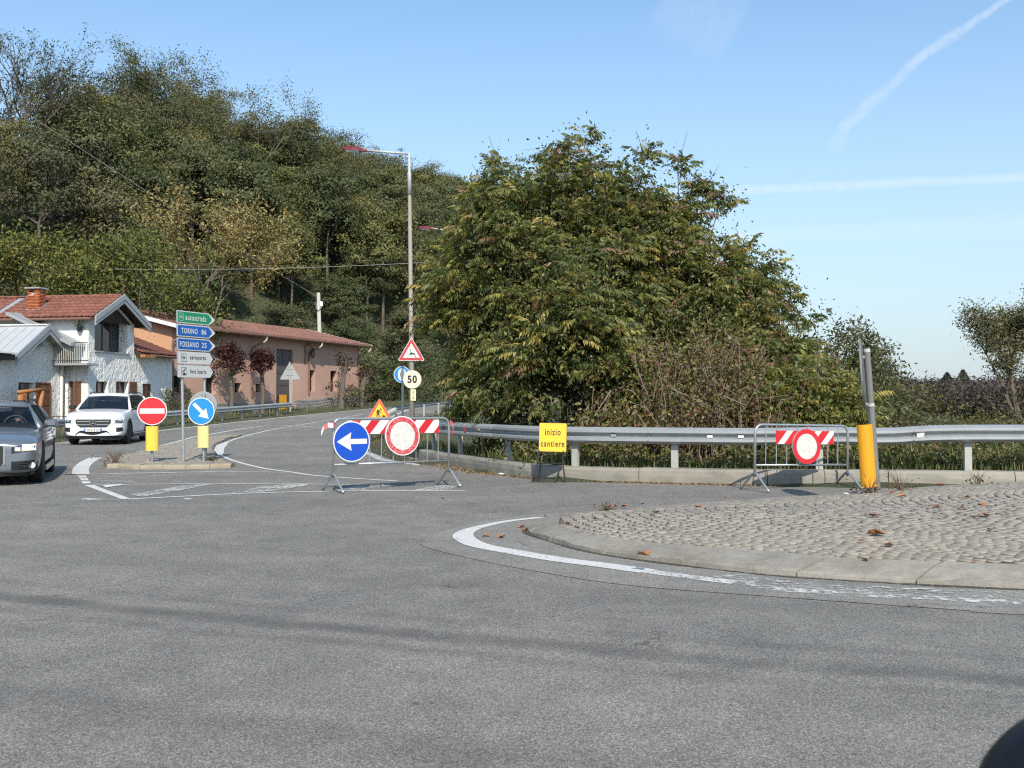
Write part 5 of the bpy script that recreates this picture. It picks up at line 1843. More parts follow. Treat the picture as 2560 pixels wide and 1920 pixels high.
# stone base of separate blocks
pl = MB(FB).box(0.01, LB - 0.01, 0.012, 0.05, -0.45, 0.4).build("plinth", M['plinth'], sal)
blk = [jitter_proto(([(-.5, 0, -.5), (.5, 0, -.5), (.5, 1, -.5), (-.5, 1, -.5), (-.5, 0, .5), (.5, 0, .5), (.5, 1, .5), (-.5, 1, .5), (-.46, 0, .5), (.46, 0, .5), (.46, 1, .5), (-.46, 1, .5)], COBBLE[1]), 0.01, 3)]
BK = (np.array([(-.5, .5, -.5), (.5, .5, -.5), (.5, .5, .5), (-.5, .5, .5), (-.5, -.3, -.5), (.5, -.3, -.5), (.5, -.3, .5), (-.5, -.3, .5), (-.48, -.5, -.46), (.48, -.5, -.46), (.48, -.5, .46), (-.48, -.5, .46)], float),
      np.array([(0, 1, 5, 4), (1, 2, 6, 5), (2, 3, 7, 6), (3, 0, 4, 7), (4, 5, 9, 8), (5, 6, 10, 9), (6, 7, 11, 10), (7, 4, 8, 11), (8, 9, 10, 11)]))
Ms = []
for row in range(5):
    x = random.uniform(-0.3, 0)
    while x < LB - 0.1:
        w = random.uniform(0.38, 0.62)
        xc = x + w / 2
        g = float(groundz(*(FB @ Vector((xc, -0.2, 0)))[:2])[0])
        z = g - 0.15 + row * 0.19 + 0.095
        if z < g + 0.66 and not (da - 0.1 < xc < db + 0.1) and xc > 0.05:
            Ms.append(FB @ Matrix.Translation((xc, 0.0, z + random.uniform(-.006, .006))) @ Matrix.Diagonal((w - 0.02, 0.05, 0.172, 1)))
        x += w
place_pieces("stone_block", [BK], Ms, M['plinth'], pl, 300, "stone_blocks")
# roof
RY, RZ = 4.6, 6.68
rf = MB(FB)
rf.add([(-0.5, -0.7, EZ + 0.02), (LB + 0.55, -0.7, EZ + 0.02), (LB + 0.55, RY, RZ), (-0.5, RY, RZ), (-0.5, -0.7, EZ - 0.08), (LB + 0.55, -0.7, EZ - 0.08), (LB + 0.55, RY, RZ - 0.1), (-0.5, RY, RZ - 0.1)], [(0, 1, 2, 3), (7, 6, 5, 4), (0, 4, 5, 1), (1, 5, 6, 2), (0, 3, 7, 4)])
rf.add([(-0.5, RY, RZ), (LB + 0.55, RY, RZ), (LB + 0.55, 9.9, EZ), (-0.5, 9.9, EZ), (-0.5, 9.9, EZ - 0.08), (LB + 0.55, 9.9, EZ - 0.08)], [(0, 1, 2, 3), (3, 2, 5, 4)])
roof = rf.build("roof", M['soffit'], sal)
tile_slope(slope_frame(FB, 0, -0.74, EZ + 0.02, RY + 0.74, RZ - EZ - 0.02), -0.5, LB + 0.5, math.hypot(RY + 0.74, RZ - EZ), 0.25, 0.37, 'tile_far', roof, 300)
for x in (-0.56, LB + 0.53):
    MB(FB).add([(x, -0.78, EZ - 0.10), (x + 0.06, -0.78, EZ - 0.10), (x + 0.06, -0.78, EZ + 0.10), (x, -0.78, EZ + 0.10), (x, RY, RZ - 0.10), (x + 0.06, RY, RZ - 0.10), (x + 0.06, RY, RZ + 0.10), (x, RY, RZ + 0.10)],
               [(0, 1, 2, 3), (7, 6, 5, 4), (0, 4, 5, 1), (1, 5, 6, 2), (2, 6, 7, 3), (3, 7, 4, 0)]).build("verge_board", M['white_trim'], roof)
MB(FB).tube([(-0.4, -0.80, EZ - 0.02), (LB + 0.5, -0.80, EZ - 0.02)], 0.075, 8).build("gutter", M['gutter'], sal)
for zx in (112, 900, 1462, 1952):
    s0_, _ = hx(zx, 700)
    top_pale = zx != 112
    g = float(groundz(*(FB @ Vector((s0_, -0.2, 0)))[:2])[0])
    dp = MB(FB).tube([(s0_ + 0.45, -0.78, EZ - 0.06), (s0_ + 0.45, -0.75, EZ - 0.28), (s0_ + 0.35, -0.6, EZ - 0.42), (s0_ + 0.02, -0.12, EZ - 0.72), (s0_, -0.08, EZ - 0.9), (s0_, -0.08, g + 1.0)], 0.055, 8).build("downpipe", M['gutter'], sal)
    if top_pale:
        MB(FB).tube([(s0_ + 0.45, -0.78, EZ - 0.055), (s0_ + 0.45, -0.75, EZ - 0.28), (s0_ + 0.35, -0.6, EZ - 0.42)], 0.062, 8).build("elbow", M['curtain'], dp)
s0_, z0_ = hx(1452, 590)
wlmp = MB(FB).tube([(s0_ - 0.3, 0, z0_ - 0.55), (s0_ - 0.3, -0.06, z0_ - 0.5), (s0_ - 0.3, -0.06, z0_ + 0.6), (s0_ - 0.05, -0.12, z0_ + 0.75), (s0_ + 0.12, -0.35, z0_ + 0.55)], 0.025, 6).build("wall_lamp", M['black_steel'], sal)
MB(FB @ Matrix.Translation((s0_ + 0.12, -0.35, z0_))).lathe([(0.02, 0.5), (0.14, 0.4), (0.16, 0.1), (0.10, -0.12), (0.02, -0.16)], 'z', 8).build("lantern", M['black_steel'], wlmp)

# ------------------------------------------------------------------ the white house
AH, EH = (-19.0, 46.6), (0.167, 0.986)
FH = frame2(AH, EH)
FF = frame2(AH, (0.986, -0.167))
z1f = zoomfn(0, 700, 2.962)
hs = lambda zx, zy: hit(AH, EH, *z1f(zx, zy))
hf = lambda zx, zy: hit(AH, (0.986, -0.167), *z1f(zx, zy))
house = thing("white_house", "white roughcast house with a red tiled roof, brick chimney and grey barge boards", "house", (-19.6, 49, 0.5))
ops = []
a, zt = hs(702, 285); b, _ = hs(945, 285); _, zb = hs(820, 532)
UPW = (a, b, zb, zt, 0.55); ops.append(UPW)
low = []
for (xa, xb), (za, zb_) in (((712, 798), (750, 850)), ((860, 950), (750, 850)), ((1056, 1118), (768, 905))):
    a, zt = hs(xa, za); b, _ = hs(xb, za); _, zb = hs((xa + xb) / 2, zb_)
    q = (a, b, max(zb, 1.25), zt, 0.28); low.append(q); ops.append(q)
MX, WX = 3.9, 7.7
mb = MB(FH)
wall_open(mb, 0, MX, -0.3, 5.15, ops[:3])
mb.add([(0, 0, 5.15), (MX, 0, 5.15), (1.95, 0, 6.2)], [(0, 1, 2)])
mb.add([(MX, 0, 3.6), (MX, 9, 3.6), (MX, 9, 5.15), (MX, 0, 5.15)], [(0, 1, 2, 3)])
mb.build("wall", M['roughcast'], house)
mb = MB(FH)
wall_open(mb, MX + 0.012, WX, -0.3, 3.95, [low[2]])
mb.add([(WX, 0, -0.3), (WX, 4, -0.3), (WX, 4, 5.4), (WX, 0, 3.95)], [(0, 1, 2, 3)])
mb.build("wing_wall", M['roughcast'], house)
fa_, dzt_ = hf(503, 750); fb_, _ = hf(600, 750)
ua, uzt = hf(455, 440); ub, _ = hf(560, 440)
mb = MB(FF)
wall_open(mb, -9, 0, -0.3, 3.05, [(fa_, fb_, 0.35, dzt_, 0.25)])
mb.build("front_wall", M['roughcast'], house)
mb = MB(FF); wall_open(mb, -9, 0, 3.05, 5.3, [(-8.2, -7.3, 4.3, 5.15, 0.25), (-6.9, -6.0, 4.3, 5.15, 0.25)])
mb.build("upper_wall", M['plaster'], house)
for q in ((-8.2, -7.3), (-6.9, -6.0)):
    window(FF, q[0], q[1], 4.3, 5.15, 0.24, house, 2, 1, 'white_trim')
window(FH, UPW[0], UPW[1], UPW[2], UPW[3], 0.5, house, 4, 1, 'brown_wood', 'curtain' if False else 'dark_void', 0.07)
MB(FH).box(UPW[0] - 0.05, UPW[1] + 0.15, -0.08, 0.02, UPW[2] - 0.07, UPW[2] - 0.005).build("sill", M['barge'], house)
window(FH, *low[0][:4], 0.26, house, 1, 1, 'brown_wood', 'dark_void', 0.05)
window(FH, *low[1][:4], 0.26, house, 2, 1, 'brown_wood', 'curtain', 0.05)


def shutter(fr, a, b, c, d, y0, y1, parent, mat='shutter', slats=9):
    s = MB(fr)
    w = 0.06
    for q in ((a, a + w, c, d), (b - w, b, c, d), (a + w, b - w, c, c + w), (a + w, b - w, d - w, d)):
        s.box(q[0], q[1], y0, y1, q[2], q[3])
    s.box(a + w, b - w, y0 + 0.022, y1 - 0.002, c + w, d - w)
    s = s.build("shutter", M[mat], parent)
    for k in range(slats):
        z = c + w + (d - c - 2 * w) * (k + 0.5) / slats
        MB(fr).box(a + w, b - w, y0 + 0.004, y0 + 0.021, z - 0.02, z + 0.02).build("slat", M[mat], s)
    return s


a, zt = hs(957, 752); b, _ = hs(1008, 752)
shutter(FH, a, b, low[1][2], zt, -0.05, -0.006, house)
shutter(FH, low[1][0] + 0.02, low[1][0] + 0.5, low[1][2], low[1][3], 0.15, 0.2, house)
m_ = (low[2][0] + low[2][1]) / 2
shutter(FH, low[2][0], m_ - 0.005, low[2][2], low[2][3] - 0.02, 0.02, 0.065, house, 'brown_wood', 12)
shutter(FH, m_ + 0.005, low[2][1], low[2][2], low[2][3] - 0.02, 0.02, 0.065, house, 'brown_wood', 12)
MB(FH).box(low[2][0] - 0.06, low[2][1] + 0.06, -0.02, 0.015, low[2][3], low[2][3] + 0.12).build("lintel", M['white_trim'], house)
# front door with curtain
dr = window(FF, fa_, fb_, 0.35, dzt_, 0.24, house, 2, 1, 'brown_wood', 'curtain', 0.07, name="door")
a, _ = hf(592, 800)
MB(FF).box(a, a + 0.07, -0.5, -0.01, 0.35, dzt_).build("shutter", M['shutter'], house)

# roof of the house: tiled near slope, ridge tiles, gutters, barge boards
EX0, RX, EX1, EZH, RZH = -0.42, 1.95, 4.35, 5.18, 6.36
G = Matrix(((0, 1, 0, 0), (-1, 0, 0, 0), (0, 0, 1, 0), (0, 0, 0, 1)))     # x' = along -y of the house frame


def house_slope(fr, xe, ze, xr, zr):
    """frame with x running into the house (fr.y) and y up the slope (towards the ridge)"""
    L_ = math.hypot(xr - xe, zr - ze); sx_ = (xr - xe) / L_; sz_ = (zr - ze) / L_
    m = Matrix.Identity(4)
    sg = -1 if sx_ > 0 else 1
    m.col[0][:3] = (0, sg, 0); m.col[1][:3] = (sx_, 0, sz_)
    n = Vector((0, sg, 0)).cross(Vector((sx_, 0, sz_)))
    m.col[2][:3] = n; m.col[3][:3] = (xe, 0, ze)
    return fr @ m, L_


def gable_roof(fr, xe0, xr, xe1, ze0, zr, ze1, y0, y1, mat, parent, th=0.12, name="roof"):
    r = MB(fr)
    for (xe, ze) in ((xe0, ze0), (xe1, ze1)):
        q = [(xe, y0, ze), (xe, y1, ze), (xr, y1, zr), (xr, y0, zr)]
        w = [(x, y, z - th) for x, y, z in q]
        f = [(0, 1, 2, 3), (7, 6, 5, 4), (0, 4, 5, 1), (1, 5, 6, 2), (2, 6, 7, 3), (3, 7, 4, 0)]
        if xe < xr: f = [tuple(reversed(k)) for k in f]
        r.add(q + w, f)
    return r.build(name, M[mat], parent)


roof = gable_roof(FH, EX0, RX, EX1, EZH, RZH, EZH, -0.55, 9.3, 'soffit', house)
sf, L_ = house_slope(FH, EX0, EZH, RX, RZH)
CHX, CHY = 0.62, 3.0
slope_at = lambda x: EZH + (x - EX0) / (RX - EX0) * (RZH - EZH)
tile_slope(sf, -4.35, 0.5, L_, 0.30, 0.36, 'tile', roof, 200)
sf2, L2 = house_slope(FH, EX0 - 0.1, EZH - 0.02, RX, RZH - 0.05)
tile_slope(sf2, -9.3, -4.75, L2, 0.30, 0.36, 'tile', roof, 100)
rv = [(-.5, 0, 0), (-.5, 1, 0)]
RT = (np.array([(0.13 * math.cos(PI * k / 6), y, 0.09 * math.sin(PI * k / 6)) for y in (0, 1) for k in range(7)], float), np.array([(k, k + 1, 7 + k + 1, 7 + k) for k in range(6)]))
Ms = [FH @ Matrix.Translation((RX, y, RZH + 0.01 + random.uniform(0, .015))) @ Matrix.Diagonal((1, 0.38, 1, 1)) for y in np.arange(-0.5, 9.2, 0.36)]
place_pieces("ridge_tile", [RT], Ms, M['tile'], roof, 60)
MB(FH).tube([(EX0 - 0.05, 4.3, EZH - 0.06), (EX0 - 0.05, -0.4, EZH - 0.06)], 0.06, 8).build("gutter", M['gutter'], house)
MB(FH).tube([(EX0 - 0.15, 9.2, EZH - 0.1), (EX0 - 0.15, 4.7, EZH - 0.1)], 0.06, 8).build("gutter", M['gutter'], house)


def barge(fr, x0, z0, x1, z1, y, parent, h=0.26):
    for k, (dh0, dh1, yy) in enumerate(((0.06, -h * 0.5, y - 0.05), (-h * 0.5, -h, y - 0.02))):
        mb = MB(fr)
        q = [(x0, z0 + dh0), (x1, z1 + dh0), (x1, z1 + dh1), (x0, z0 + dh1)]
        mb.prism(ccw(q), yy, y + 0.03)
        mb.build("barge_board", M['barge'], parent)


barge(FH, EX0 - 0.02, EZH, RX - 0.002, RZH + 0.02, -0.6, roof, 0.36)
barge(FH, RX + 0.002, RZH + 0.02, EX1 + 0.02, EZH, -0.6, roof, 0.36)
MB(FH).prism([(0.3, 5.13), (3.6, 5.13), (1.95, 5.95)], -0.03, -0.01).build("gable_panel", M['soffit'], house)
# lead valley between the two roof parts
MB(FH).add([(EX0, 4.35, EZH + 0.04), (EX0, 4.75, EZH + 0.03), (RX, 4.75, RZH + 0.02), (RX, 4.35, RZH + 0.03)], [(3, 2, 1, 0)]).build("valley", M['barge'], roof)
# brick chimney
ch = MB(FH).box(CHX - 0.23, CHX + 0.23, CHY - 0.26, CHY + 0.26, slope_at(CHX) - 0.4, 6.42).build("chimney", M['mortar'], house)
BRK = (BK[0].copy(), BK[1])
Ms = []
zb0 = slope_at(CHX) - 0.28
nC = int((6.58 - zb0) / 0.068)
for r_ in range(nC):
    z = zb0 + (r_ + 0.5) * 0.068
    top = r_ >= nC - 4
    off = 0.0 if r_ % 2 else 0.13
    for (cx_, cy_, ax_, L1) in ((CHX - 0.25, CHY, 'y', 0.56), (CHX + 0.25, CHY, 'y', 0.56), (CHX, CHY - 0.28, 'x', 0.50), (CHX, CHY + 0.28, 'x', 0.50)):
        x = -L1 / 2 - off
        while x < L1 / 2 - 0.02:
            a, b = max(x, -L1 / 2), min(x + 0.25, L1 / 2)
            x += 0.255
            if b - a < 0.05: continue
            c = (a + b) / 2
            if top and abs(c) < L1 / 2 - 0.17: continue
            rot = Matrix.Rotation(0 if ax_ == 'x' else -PI / 2, 4, 'Z')
            pos = (cx_ + c, cy_, z) if ax_ == 'x' else (cx_, cy_ + c, z)
            Ms.append(FH @ Matrix.Translation(pos) @ rot @ (Matrix.Rotation(PI, 4, 'Z') if (cy_ > CHY or cx_ > CHX) else Matrix.Identity(4)) @ Matrix.Diagonal((b - a - 0.012, 0.06, 0.056, 1)))
place_pieces("brick", [BRK], Ms, M['brick'], ch, 300)
MB(FH).bbox(CHX - 0.36, CHX + 0.36, CHY - 0.38, CHY + 0.38, 6.60, 6.66, 0.01).build("cap", M['barge'], ch)
MB(FH).prism([(CHX - 0.30, slope_at(CHX) - 0.22), (CHX + 0.30, slope_at(CHX) + 0.20), (CHX + 0.30, slope_at(CHX) + 0.30), (CHX - 0.30, slope_at(CHX) - 0.05)], CHY - 0.33, CHY + 0.33).build("flashing", M['barge'], ch)

# lean-to roof over the right-hand wing
lt_ = MB(FH)
q = [(MX - 0.0, -0.45, 3.78), (WX + 0.25, -0.45, 3.78), (WX + 0.25, 4.0, 5.45), (MX - 0.0, 4.0, 5.45)]
lt_.add(q + [(x, y, z - 0.12) for x, y, z in q], [(0, 1, 2, 3), (7, 6, 5, 4), (0, 4, 5, 1), (1, 5, 6, 2), (3, 7, 4, 0)])
lr = lt_.build("lean_to_roof", M['soffit'], house)
tile_slope(slope_frame(FH, 0, -0.48, 3.78, 4.48, 1.68), MX, WX + 0.22, math.hypot(4.48, 1.68), 0.30, 0.37, 'tile', lr, 200)
MB(FH).prism([(MX - 0.02, 3.45), (MX + 0.0, 3.45), (MX + 0.0, 3.72), (MX - 0.02, 3.72)], -0.9, -0.46)
MB(FH).box(MX - 0.25, MX + 0.75, -0.72, -0.47, 3.58, 3.72).build("fascia", M['log'], lr)
MB(FH).tube([(MX + 0.7, -0.52, 3.72), (WX + 0.25, -0.52, 3.72)], 0.055, 8).build("gutter", M['gutter'], lr)

# balcony on the front
ba, _ = hit((AH[0] - 0.85 * EH[0], AH[1] - 0.85 * EH[1]), (0.986, -0.167), *z1f(448, 630))
bb, bz = hit((AH[0] - 0.85 * EH[0], AH[1] - 0.85 * EH[1]), (0.986, -0.167), *z1f(650, 630))
bal = MB(FF).box(ba - 1.0, bb, -0.9, -0.005, bz, bz + 0.09).build("balcony", M['barge'], house)
for z in (bz + 0.18, bz + 0.98):
    MB(FF).box(ba - 1.0, bb - 0.02, -0.87, -0.845, z, z + 0.03).build("handrail", M['black_steel'], bal)
nb = 26
for k in range(nb + 1):
    x = ba - 1.0 + (bb - 0.03 - ba + 1.0) * k / nb
    MB(FF).box(x - 0.010, x + 0.010, -0.867, -0.848, bz + 0.1, bz + 0.979).build("baluster", M['brown_wood' if k == nb else 'curtain'], bal)
MB(FF).box(ba + 0.02, ba + 0.42, -0.83, -0.78, bz + 0.1, bz + 0.45).build("planter_box", M['black_steel'], bal)
# sloping metal canopy over the balcony
cb = MB(FF)
P0, P1 = Vector((-3.3, 0, 5.42)), Vector((-0.12, 0, 4.0))
for y_, dz_ in ((-1.15, 0.0), (-0.55, 0.02)):
    q = [(P0.x, y_, P0.z + dz_), (P1.x, y_, P1.z + dz_), (P1.x, y_ + 0.58, P1.z + dz_), (P0.x, y_ + 0.58, P0.z + dz_)]
    cb.add(q + [(x, y, z - 0.14) for x, y, z in q], [(0, 1, 2, 3), (7, 6, 5, 4), (0, 4, 5, 1), (1, 5, 6, 2), (2, 6, 7, 3), (3, 7, 4, 0)])
cb.build("canopy", M['barge'], house)
# hanging planter on the front wall
px, pz = hf(603, 360)
t = thing("hanging_planter", "small dark pot with a plant hung on the white wall beside the upper window", "planter", FF @ Vector((px, -0.15, pz)))
MB(FF @ Matrix.Translation((px, -0.16, pz))).lathe([(0.08, -0.14), (0.15, 0.06), (0.16, 0.08), (0.12, 0.08)], 'z', 12).build("pot", M['black_steel'], t)
PLANTS = [(t, FF @ Vector((px, -0.16, pz + 0.08)), 0.16)]

# ------------------------------------------------------------------ the front wing with the grey metal roof (same house)
AW = (-20.97, 42.06)
FWG = frame2(AW, EH)
hw = lambda zx, zy: hit(AW, EH, *z1f(zx, zy))
wing = thing("house_wing", "low white roughcast wing with a pale metal gable roof in front of the house", "house", (-20.6, 44.5, 0.4))
a, zt = hw(137, 757); b, _ = hw(252, 757)
dop = (a, b, 0.25, zt, 0.3)
mb = MB(FWG)
wall_open(mb, -4, 4.55, -0.3, 3.35, [dop])
mb.add([(0.95, 0, 3.35), (4.55, 0, 3.35), (4.55, 0, 3.55), (2.95, 0, 4.62)], [(0, 1, 2, 3)])
mb.add([(4.55, 0, -0.3), (4.55, 6, -0.3), (4.55, 6, 3.5), (4.55, 0, 3.55)], [(0, 1, 2, 3)])
mb.build("wall", M['roughcast'], wing)
window(FWG, *dop[:4], 0.28, wing, 1, 1, 'shutter', 'dark_void', 0.10, name="door")
a, zt = hw(262, 757); b, _ = hw(368, 757)
leaf = shutter(FWG, a, b, 0.3, zt, -0.06, -0.008, wing, 'shutter', 3)
wr = gable_roof(FWG, 0.75, 2.95, 5.15, 3.32, 4.72, 3.36, -0.45, 7, 'metal_roof', wing, 0.10)
Lm = math.hypot(2.2, 1.4)
sfm, Lq = house_slope(FWG, 0.75, 3.32, 2.95, 4.72)
for k in range(14):
    x = 0.42 - k * 0.45
    MB(sfm).box(x - 0.02, x + 0.02, 0, Lq, 0.0, 0.035).build("seam", M['metal_roof'], wr)
MB(FWG).box(2.85, 3.05, -0.45, 7, 4.73, 4.78).build("ridge_cap", M['white_trim'], wr)
barge(FWG, 0.70, 3.30, 2.948, 4.74, -0.5, wr, 0.40)
barge(FWG, 2.952, 4.74, 5.22, 3.34, -0.5, wr, 0.40)
MB(FWG).box(-4, 0.55, -0.7, 0.0, 3.36, 3.42).build("eaves", M['white_trim'], wing)
MB(FWG).box(-4, 0.5, -0.6, -0.02, 3.1, 3.34).build("soffit", M['soffit'], wing)
bx, bz_ = hw(270, 462)
MB(FWG @ Matrix.Translation((bx, -0.16, bz_))).lathe([(0.02, 0.3), (0.10, 0.22), (0.13, 0.0), (0.24, -0.14), (0.24, -0.18)], 'z', 12).build("bell_lamp", M['alu'], wing)
dx, _ = hw(448, 700)
MB(FWG).tube([(min(dx, 4.5), -0.10, 3.25), (min(dx, 4.5), -0.08, 0.3)], 0.07, 10).build("downpipe", M['white_trim'], wing)

# log frame, carving and little railing by the wing's door
gz0 = float(groundz(-20, 43.4)[0])
fr = FWG @ Matrix.Translation((0, -0.8, 0))
AL = (FWG @ Vector((0, -0.8, 0)))
hl = lambda zx, zy: hit((AL.x, AL.y), EH, *z1f(zx, zy))
la, lz = hl(145, 822); lb, lz2 = hl(328, 815); lpx, _ = hl(300, 900)
t = thing("log_frame", "varnished log post with a crossbeam standing before the wing's doorway", "wooden frame", AL + Vector((0.3, 1.5, gz0)))
MB(fr).tube([(lpx - 0.05, 0, gz0 - 0.2), (lpx, 0.02, 1.2), (lpx + 0.1, 0, lz + 0.02)], [0.10, 0.09, 0.10], 10).build("log_post", M['log'], t, True)
MB(fr).tube([(la - 0.1, 0.0, lz - 0.05), (lb + 0.12, 0.0, lz2 + 0.04)], 0.075, 10).build("log_beam", M['log'], t, True)
MB(fr).tube([(la, 0.0, gz0 - 0.2), (la, 0.0, lz - 0.06)], 0.06, 10).build("log_post", M['log'], t, True)
sx_, sz_ = hl(165, 878)
t = thing("wooden_box", "small orange wooden box hanging under the log crossbeam", "box", fr @ Vector((sx_, 0, sz_)))
MB(fr).bbox(sx_ - 0.16, sx_ + 0.16, -0.12, 0.12, sz_ - 0.17, sz_ + 0.17, 0.02).build("box_body", M['log'], t)
MB(fr).tube([(sx_, 0, sz_ + 0.15), (sx_, 0, lz - 0.05)], 0.012, 5).build("hanger", M['black_steel'], t)
cx_, cz_ = hl(222, 905)
t = thing("carved_figure", "dark carved wooden figure beside the varnished log post", "carving", fr @ Vector((cx_, 0.25, gz0)))
MB(fr @ Matrix.Translation((cx_, 0.25, 0))).lathe([(0.14, gz0 - 0.1), (0.12, gz0 + 0.6), (0.17, gz0 + 1.0), (0.12, gz0 + 1.25), (0.09, gz0 + 1.35), (0.13, gz0 + 1.5), (0.05, gz0 + 1.62)], 'z', 12).build("figure", M['carving'], t, True)
MB(fr @ Matrix.Translation((cx_, 0.25, gz0 + 1.62))).bbox(-0.2, 0.2, -0.06, 0.06, 0, 0.30, 0.03).build("crest", M['black_steel'], t)
t = thing("iron_railing", "low dark iron railing behind the guardrail at the corner of the white house", "railing", (-19.4, 43.5, gz0))
AR = (-19.3, 43.2)
ra, rz = hit(AR, EH, *z1f(388, 1008)); rb, _ = hit(AR, EH, *z1f(520, 1008))
frr = frame2(AR, EH)
MB(frr).box(ra, rb + 2.5, -0.02, 0.02, rz - 0.03, rz).build("handrail", M['brown_wood'], t)
for k in range(9):
    x = ra + (rb + 2.5 - ra) * k / 8
    MB(frr).box(x - 0.015, x + 0.015, -0.015, 0.015, gz0 - 0.2, rz - 0.031).build("bar", M['brown_wood'], t)
# flower pots on the wing's verge
for k, (zx, zy) in enumerate(((360, 360), (388, 375), (412, 395))):
    s_, z_ = hit((AW[0] - 0.2, AW[1]), EH, *z1f(zx, zy))
    c = frame2((AW[0] - 0.2, AW[1]), EH) @ Vector((s_, 0.9, z_ - 0.02))
    t = thing("flower_pot", "terracotta pot of dry flowers on the balcony edge behind the grey gable, %s" % ("upper one", "middle one", "lowest one")[k], "flower pot", c, group="pots by the balcony")
    MB(Matrix.Translation(c)).lathe([(0.07, -0.16), (0.11, 0.0), (0.12, 0.0), (0.12, 0.04), (0.08, 0.04)], 'z', 10).build("pot", M['terracotta'], t)
    PLANTS.append((t, c + Vector((0, 0, 0.05)), 0.16))

from mathutils.bvhtree import BVHTree

# ================================================================== VEHICLES AND THEIR DRIVERS
def evaluated(o):
    bpy.context.view_layer.update()
    me = bpy.data.meshes.new_from_object(o.evaluated_get(bpy.context.evaluated_depsgraph_get()))
    return me


def car_shell(st, mat, arches, r_arch, half_w):
    """smooth lower body from cross-sections, with the wheel arches cut out"""
    vs, fs = [], []
    n = 8
    for (y, w, zb, zm, zs, zt, wt) in st:
        h = [(0, zb), (w * 0.88, zb), (w * 0.985, zb + 0.10), (w, zm), (w * 0.975, zs), (wt, zt), (wt * 0.55, zt + 0.02), (0, zt + 0.03)]
        ring_ = [(x, y, z) for x, z in h] + [(-x, y, z) for x, z in reversed(h[1:-1])]
        vs += ring_
    m = 2 * n - 2
    for k in range(len(st) - 1):
        for i in range(m):
            j = (i + 1) % m
            fs.append((k * m + i, (k + 1) * m + i, (k + 1) * m + j, k * m + j))
    fs.append(tuple(range(m)))
    fs.append(tuple(reversed([(len(st) - 1) * m + i for i in range(m)])))
    bm = bmesh.new()
    bv = [bm.verts.new(v) for v in vs]
    for f in fs: bm.faces.new([bv[i] for i in f])
    bmesh.ops.recalc_face_normals(bm, faces=bm.faces)
    me = bpy.data.meshes.new("body"); bm.to_mesh(me); bm.free()
    o = bpy.data.objects.new("body", me); COL.objects.link(o)
    s = o.modifiers.new("s", 'SUBSURF'); s.levels = 2; s.render_levels = 2
    me2 = evaluated(o); o.modifiers.clear(); o.data = me2
    cuts = []
    for ya in arches:
        c = MB().lathe([(r_arch, -half_w - 0.2), (r_arch, -half_w + 0.32)], 'x', 40)
        c.lathe([(r_arch, half_w - 0.32), (r_arch, half_w + 0.2)], 'x', 40)
        co = c.build("cut", None)
        co.matrix_basis = Matrix.Translation((0, ya[0], ya[1]))
        b = o.modifiers.new("b", 'BOOLEAN'); b.operation = 'DIFFERENCE'; b.object = co; b.solver = 'EXACT'
        cuts.append(co)
    me3 = evaluated(o)
    for c in cuts: bpy.data.objects.remove(c)
    bpy.data.objects.remove(o)
    me3.materials.clear(); me3.materials.append(mat)
    me3.polygons.foreach_set("use_smooth", np.ones(len(me3.polygons), dtype=bool))
    me3.set_sharp_from_angle(angle=math.radians(38))
    return me3


def front_strip(mb, x0, x1, zlo, zhi, yf, n=10):
    f = lambda g, x: g(x) if callable(g) else g
    vs, fs = [], []
    for k in range(n + 1):
        x = x0 + (x1 - x0) * k / n
        vs += [(x, yf(x, f(zlo, x)), f(zlo, x)), (x, yf(x, f(zhi, x)), f(zhi, x))]
    for k in range(n):
        fs.append((2 * k, 2 * k + 1, 2 * k + 3, 2 * k + 2))
    mb.add(vs, fs)


def surface_y(me, fb):
    b = BVHTree.FromPolygons([v.co.copy() for v in me.vertices], [tuple(q.vertices) for q in me.polygons])

    def f(x, z):
        h = b.ray_cast(Vector((x, 4.0, z)), Vector((0, -1, 0)))
        return h[0].y if h[0] is not None and h[0].y > 1.6 else fb(x, z)
    return f


def wheel(car, fr, x, y, r, w, rim_mat, spokes):
    s = 1 if x > 0 else -1
    wp = bpy.data.objects.new("wheel", None); COL.objects.link(wp); wp.parent = car
    f = fr @ Matrix.Translation((x, y, r))
    wp.matrix_basis = wm(car).inverted() @ f
    MB(f).lathe([(r * 0.66, -w / 2), (r * 0.9, -w / 2), (r * 0.985, -w * 0.40), (r, -w * 0.3), (r, w * 0.3), (r * 0.985, w * 0.40), (r * 0.9, w / 2), (r * 0.66, w / 2)], 'x', 36).build("tyre", M['rubber'], wp, True)
    rb = MB(f)
    rb.lathe([(r * 0.69, s * w * 0.44), (r * 0.64, s * w * 0.49), (r * 0.58, s * w * 0.30), (r * 0.1, s * w * 0.28)], 'x', 36, False)
    rb.lathe([(r * 0.17, s * w * 0.28), (r * 0.17, s * w * 0.42), (r * 0.05, s * w * 0.44)], 'x', 14)
    for k in range(spokes):
        R_ = Matrix.Rotation(2 * PI * k / spokes, 4, 'X')
        rb.box(min(s * w * 0.28, s * w * 0.42), max(s * w * 0.28, s * w * 0.42), -r * 0.06, r * 0.06, r * 0.12, r * 0.62, R_)
    rb.build("rim", M[rim_mat], wp)
    MB(f).lathe([(r * 0.57, s * w * 0.05), (r * 0.57, s * w * 0.1)], 'x', 24).build("brake_disc", M['dark_void'], wp)
    return wp


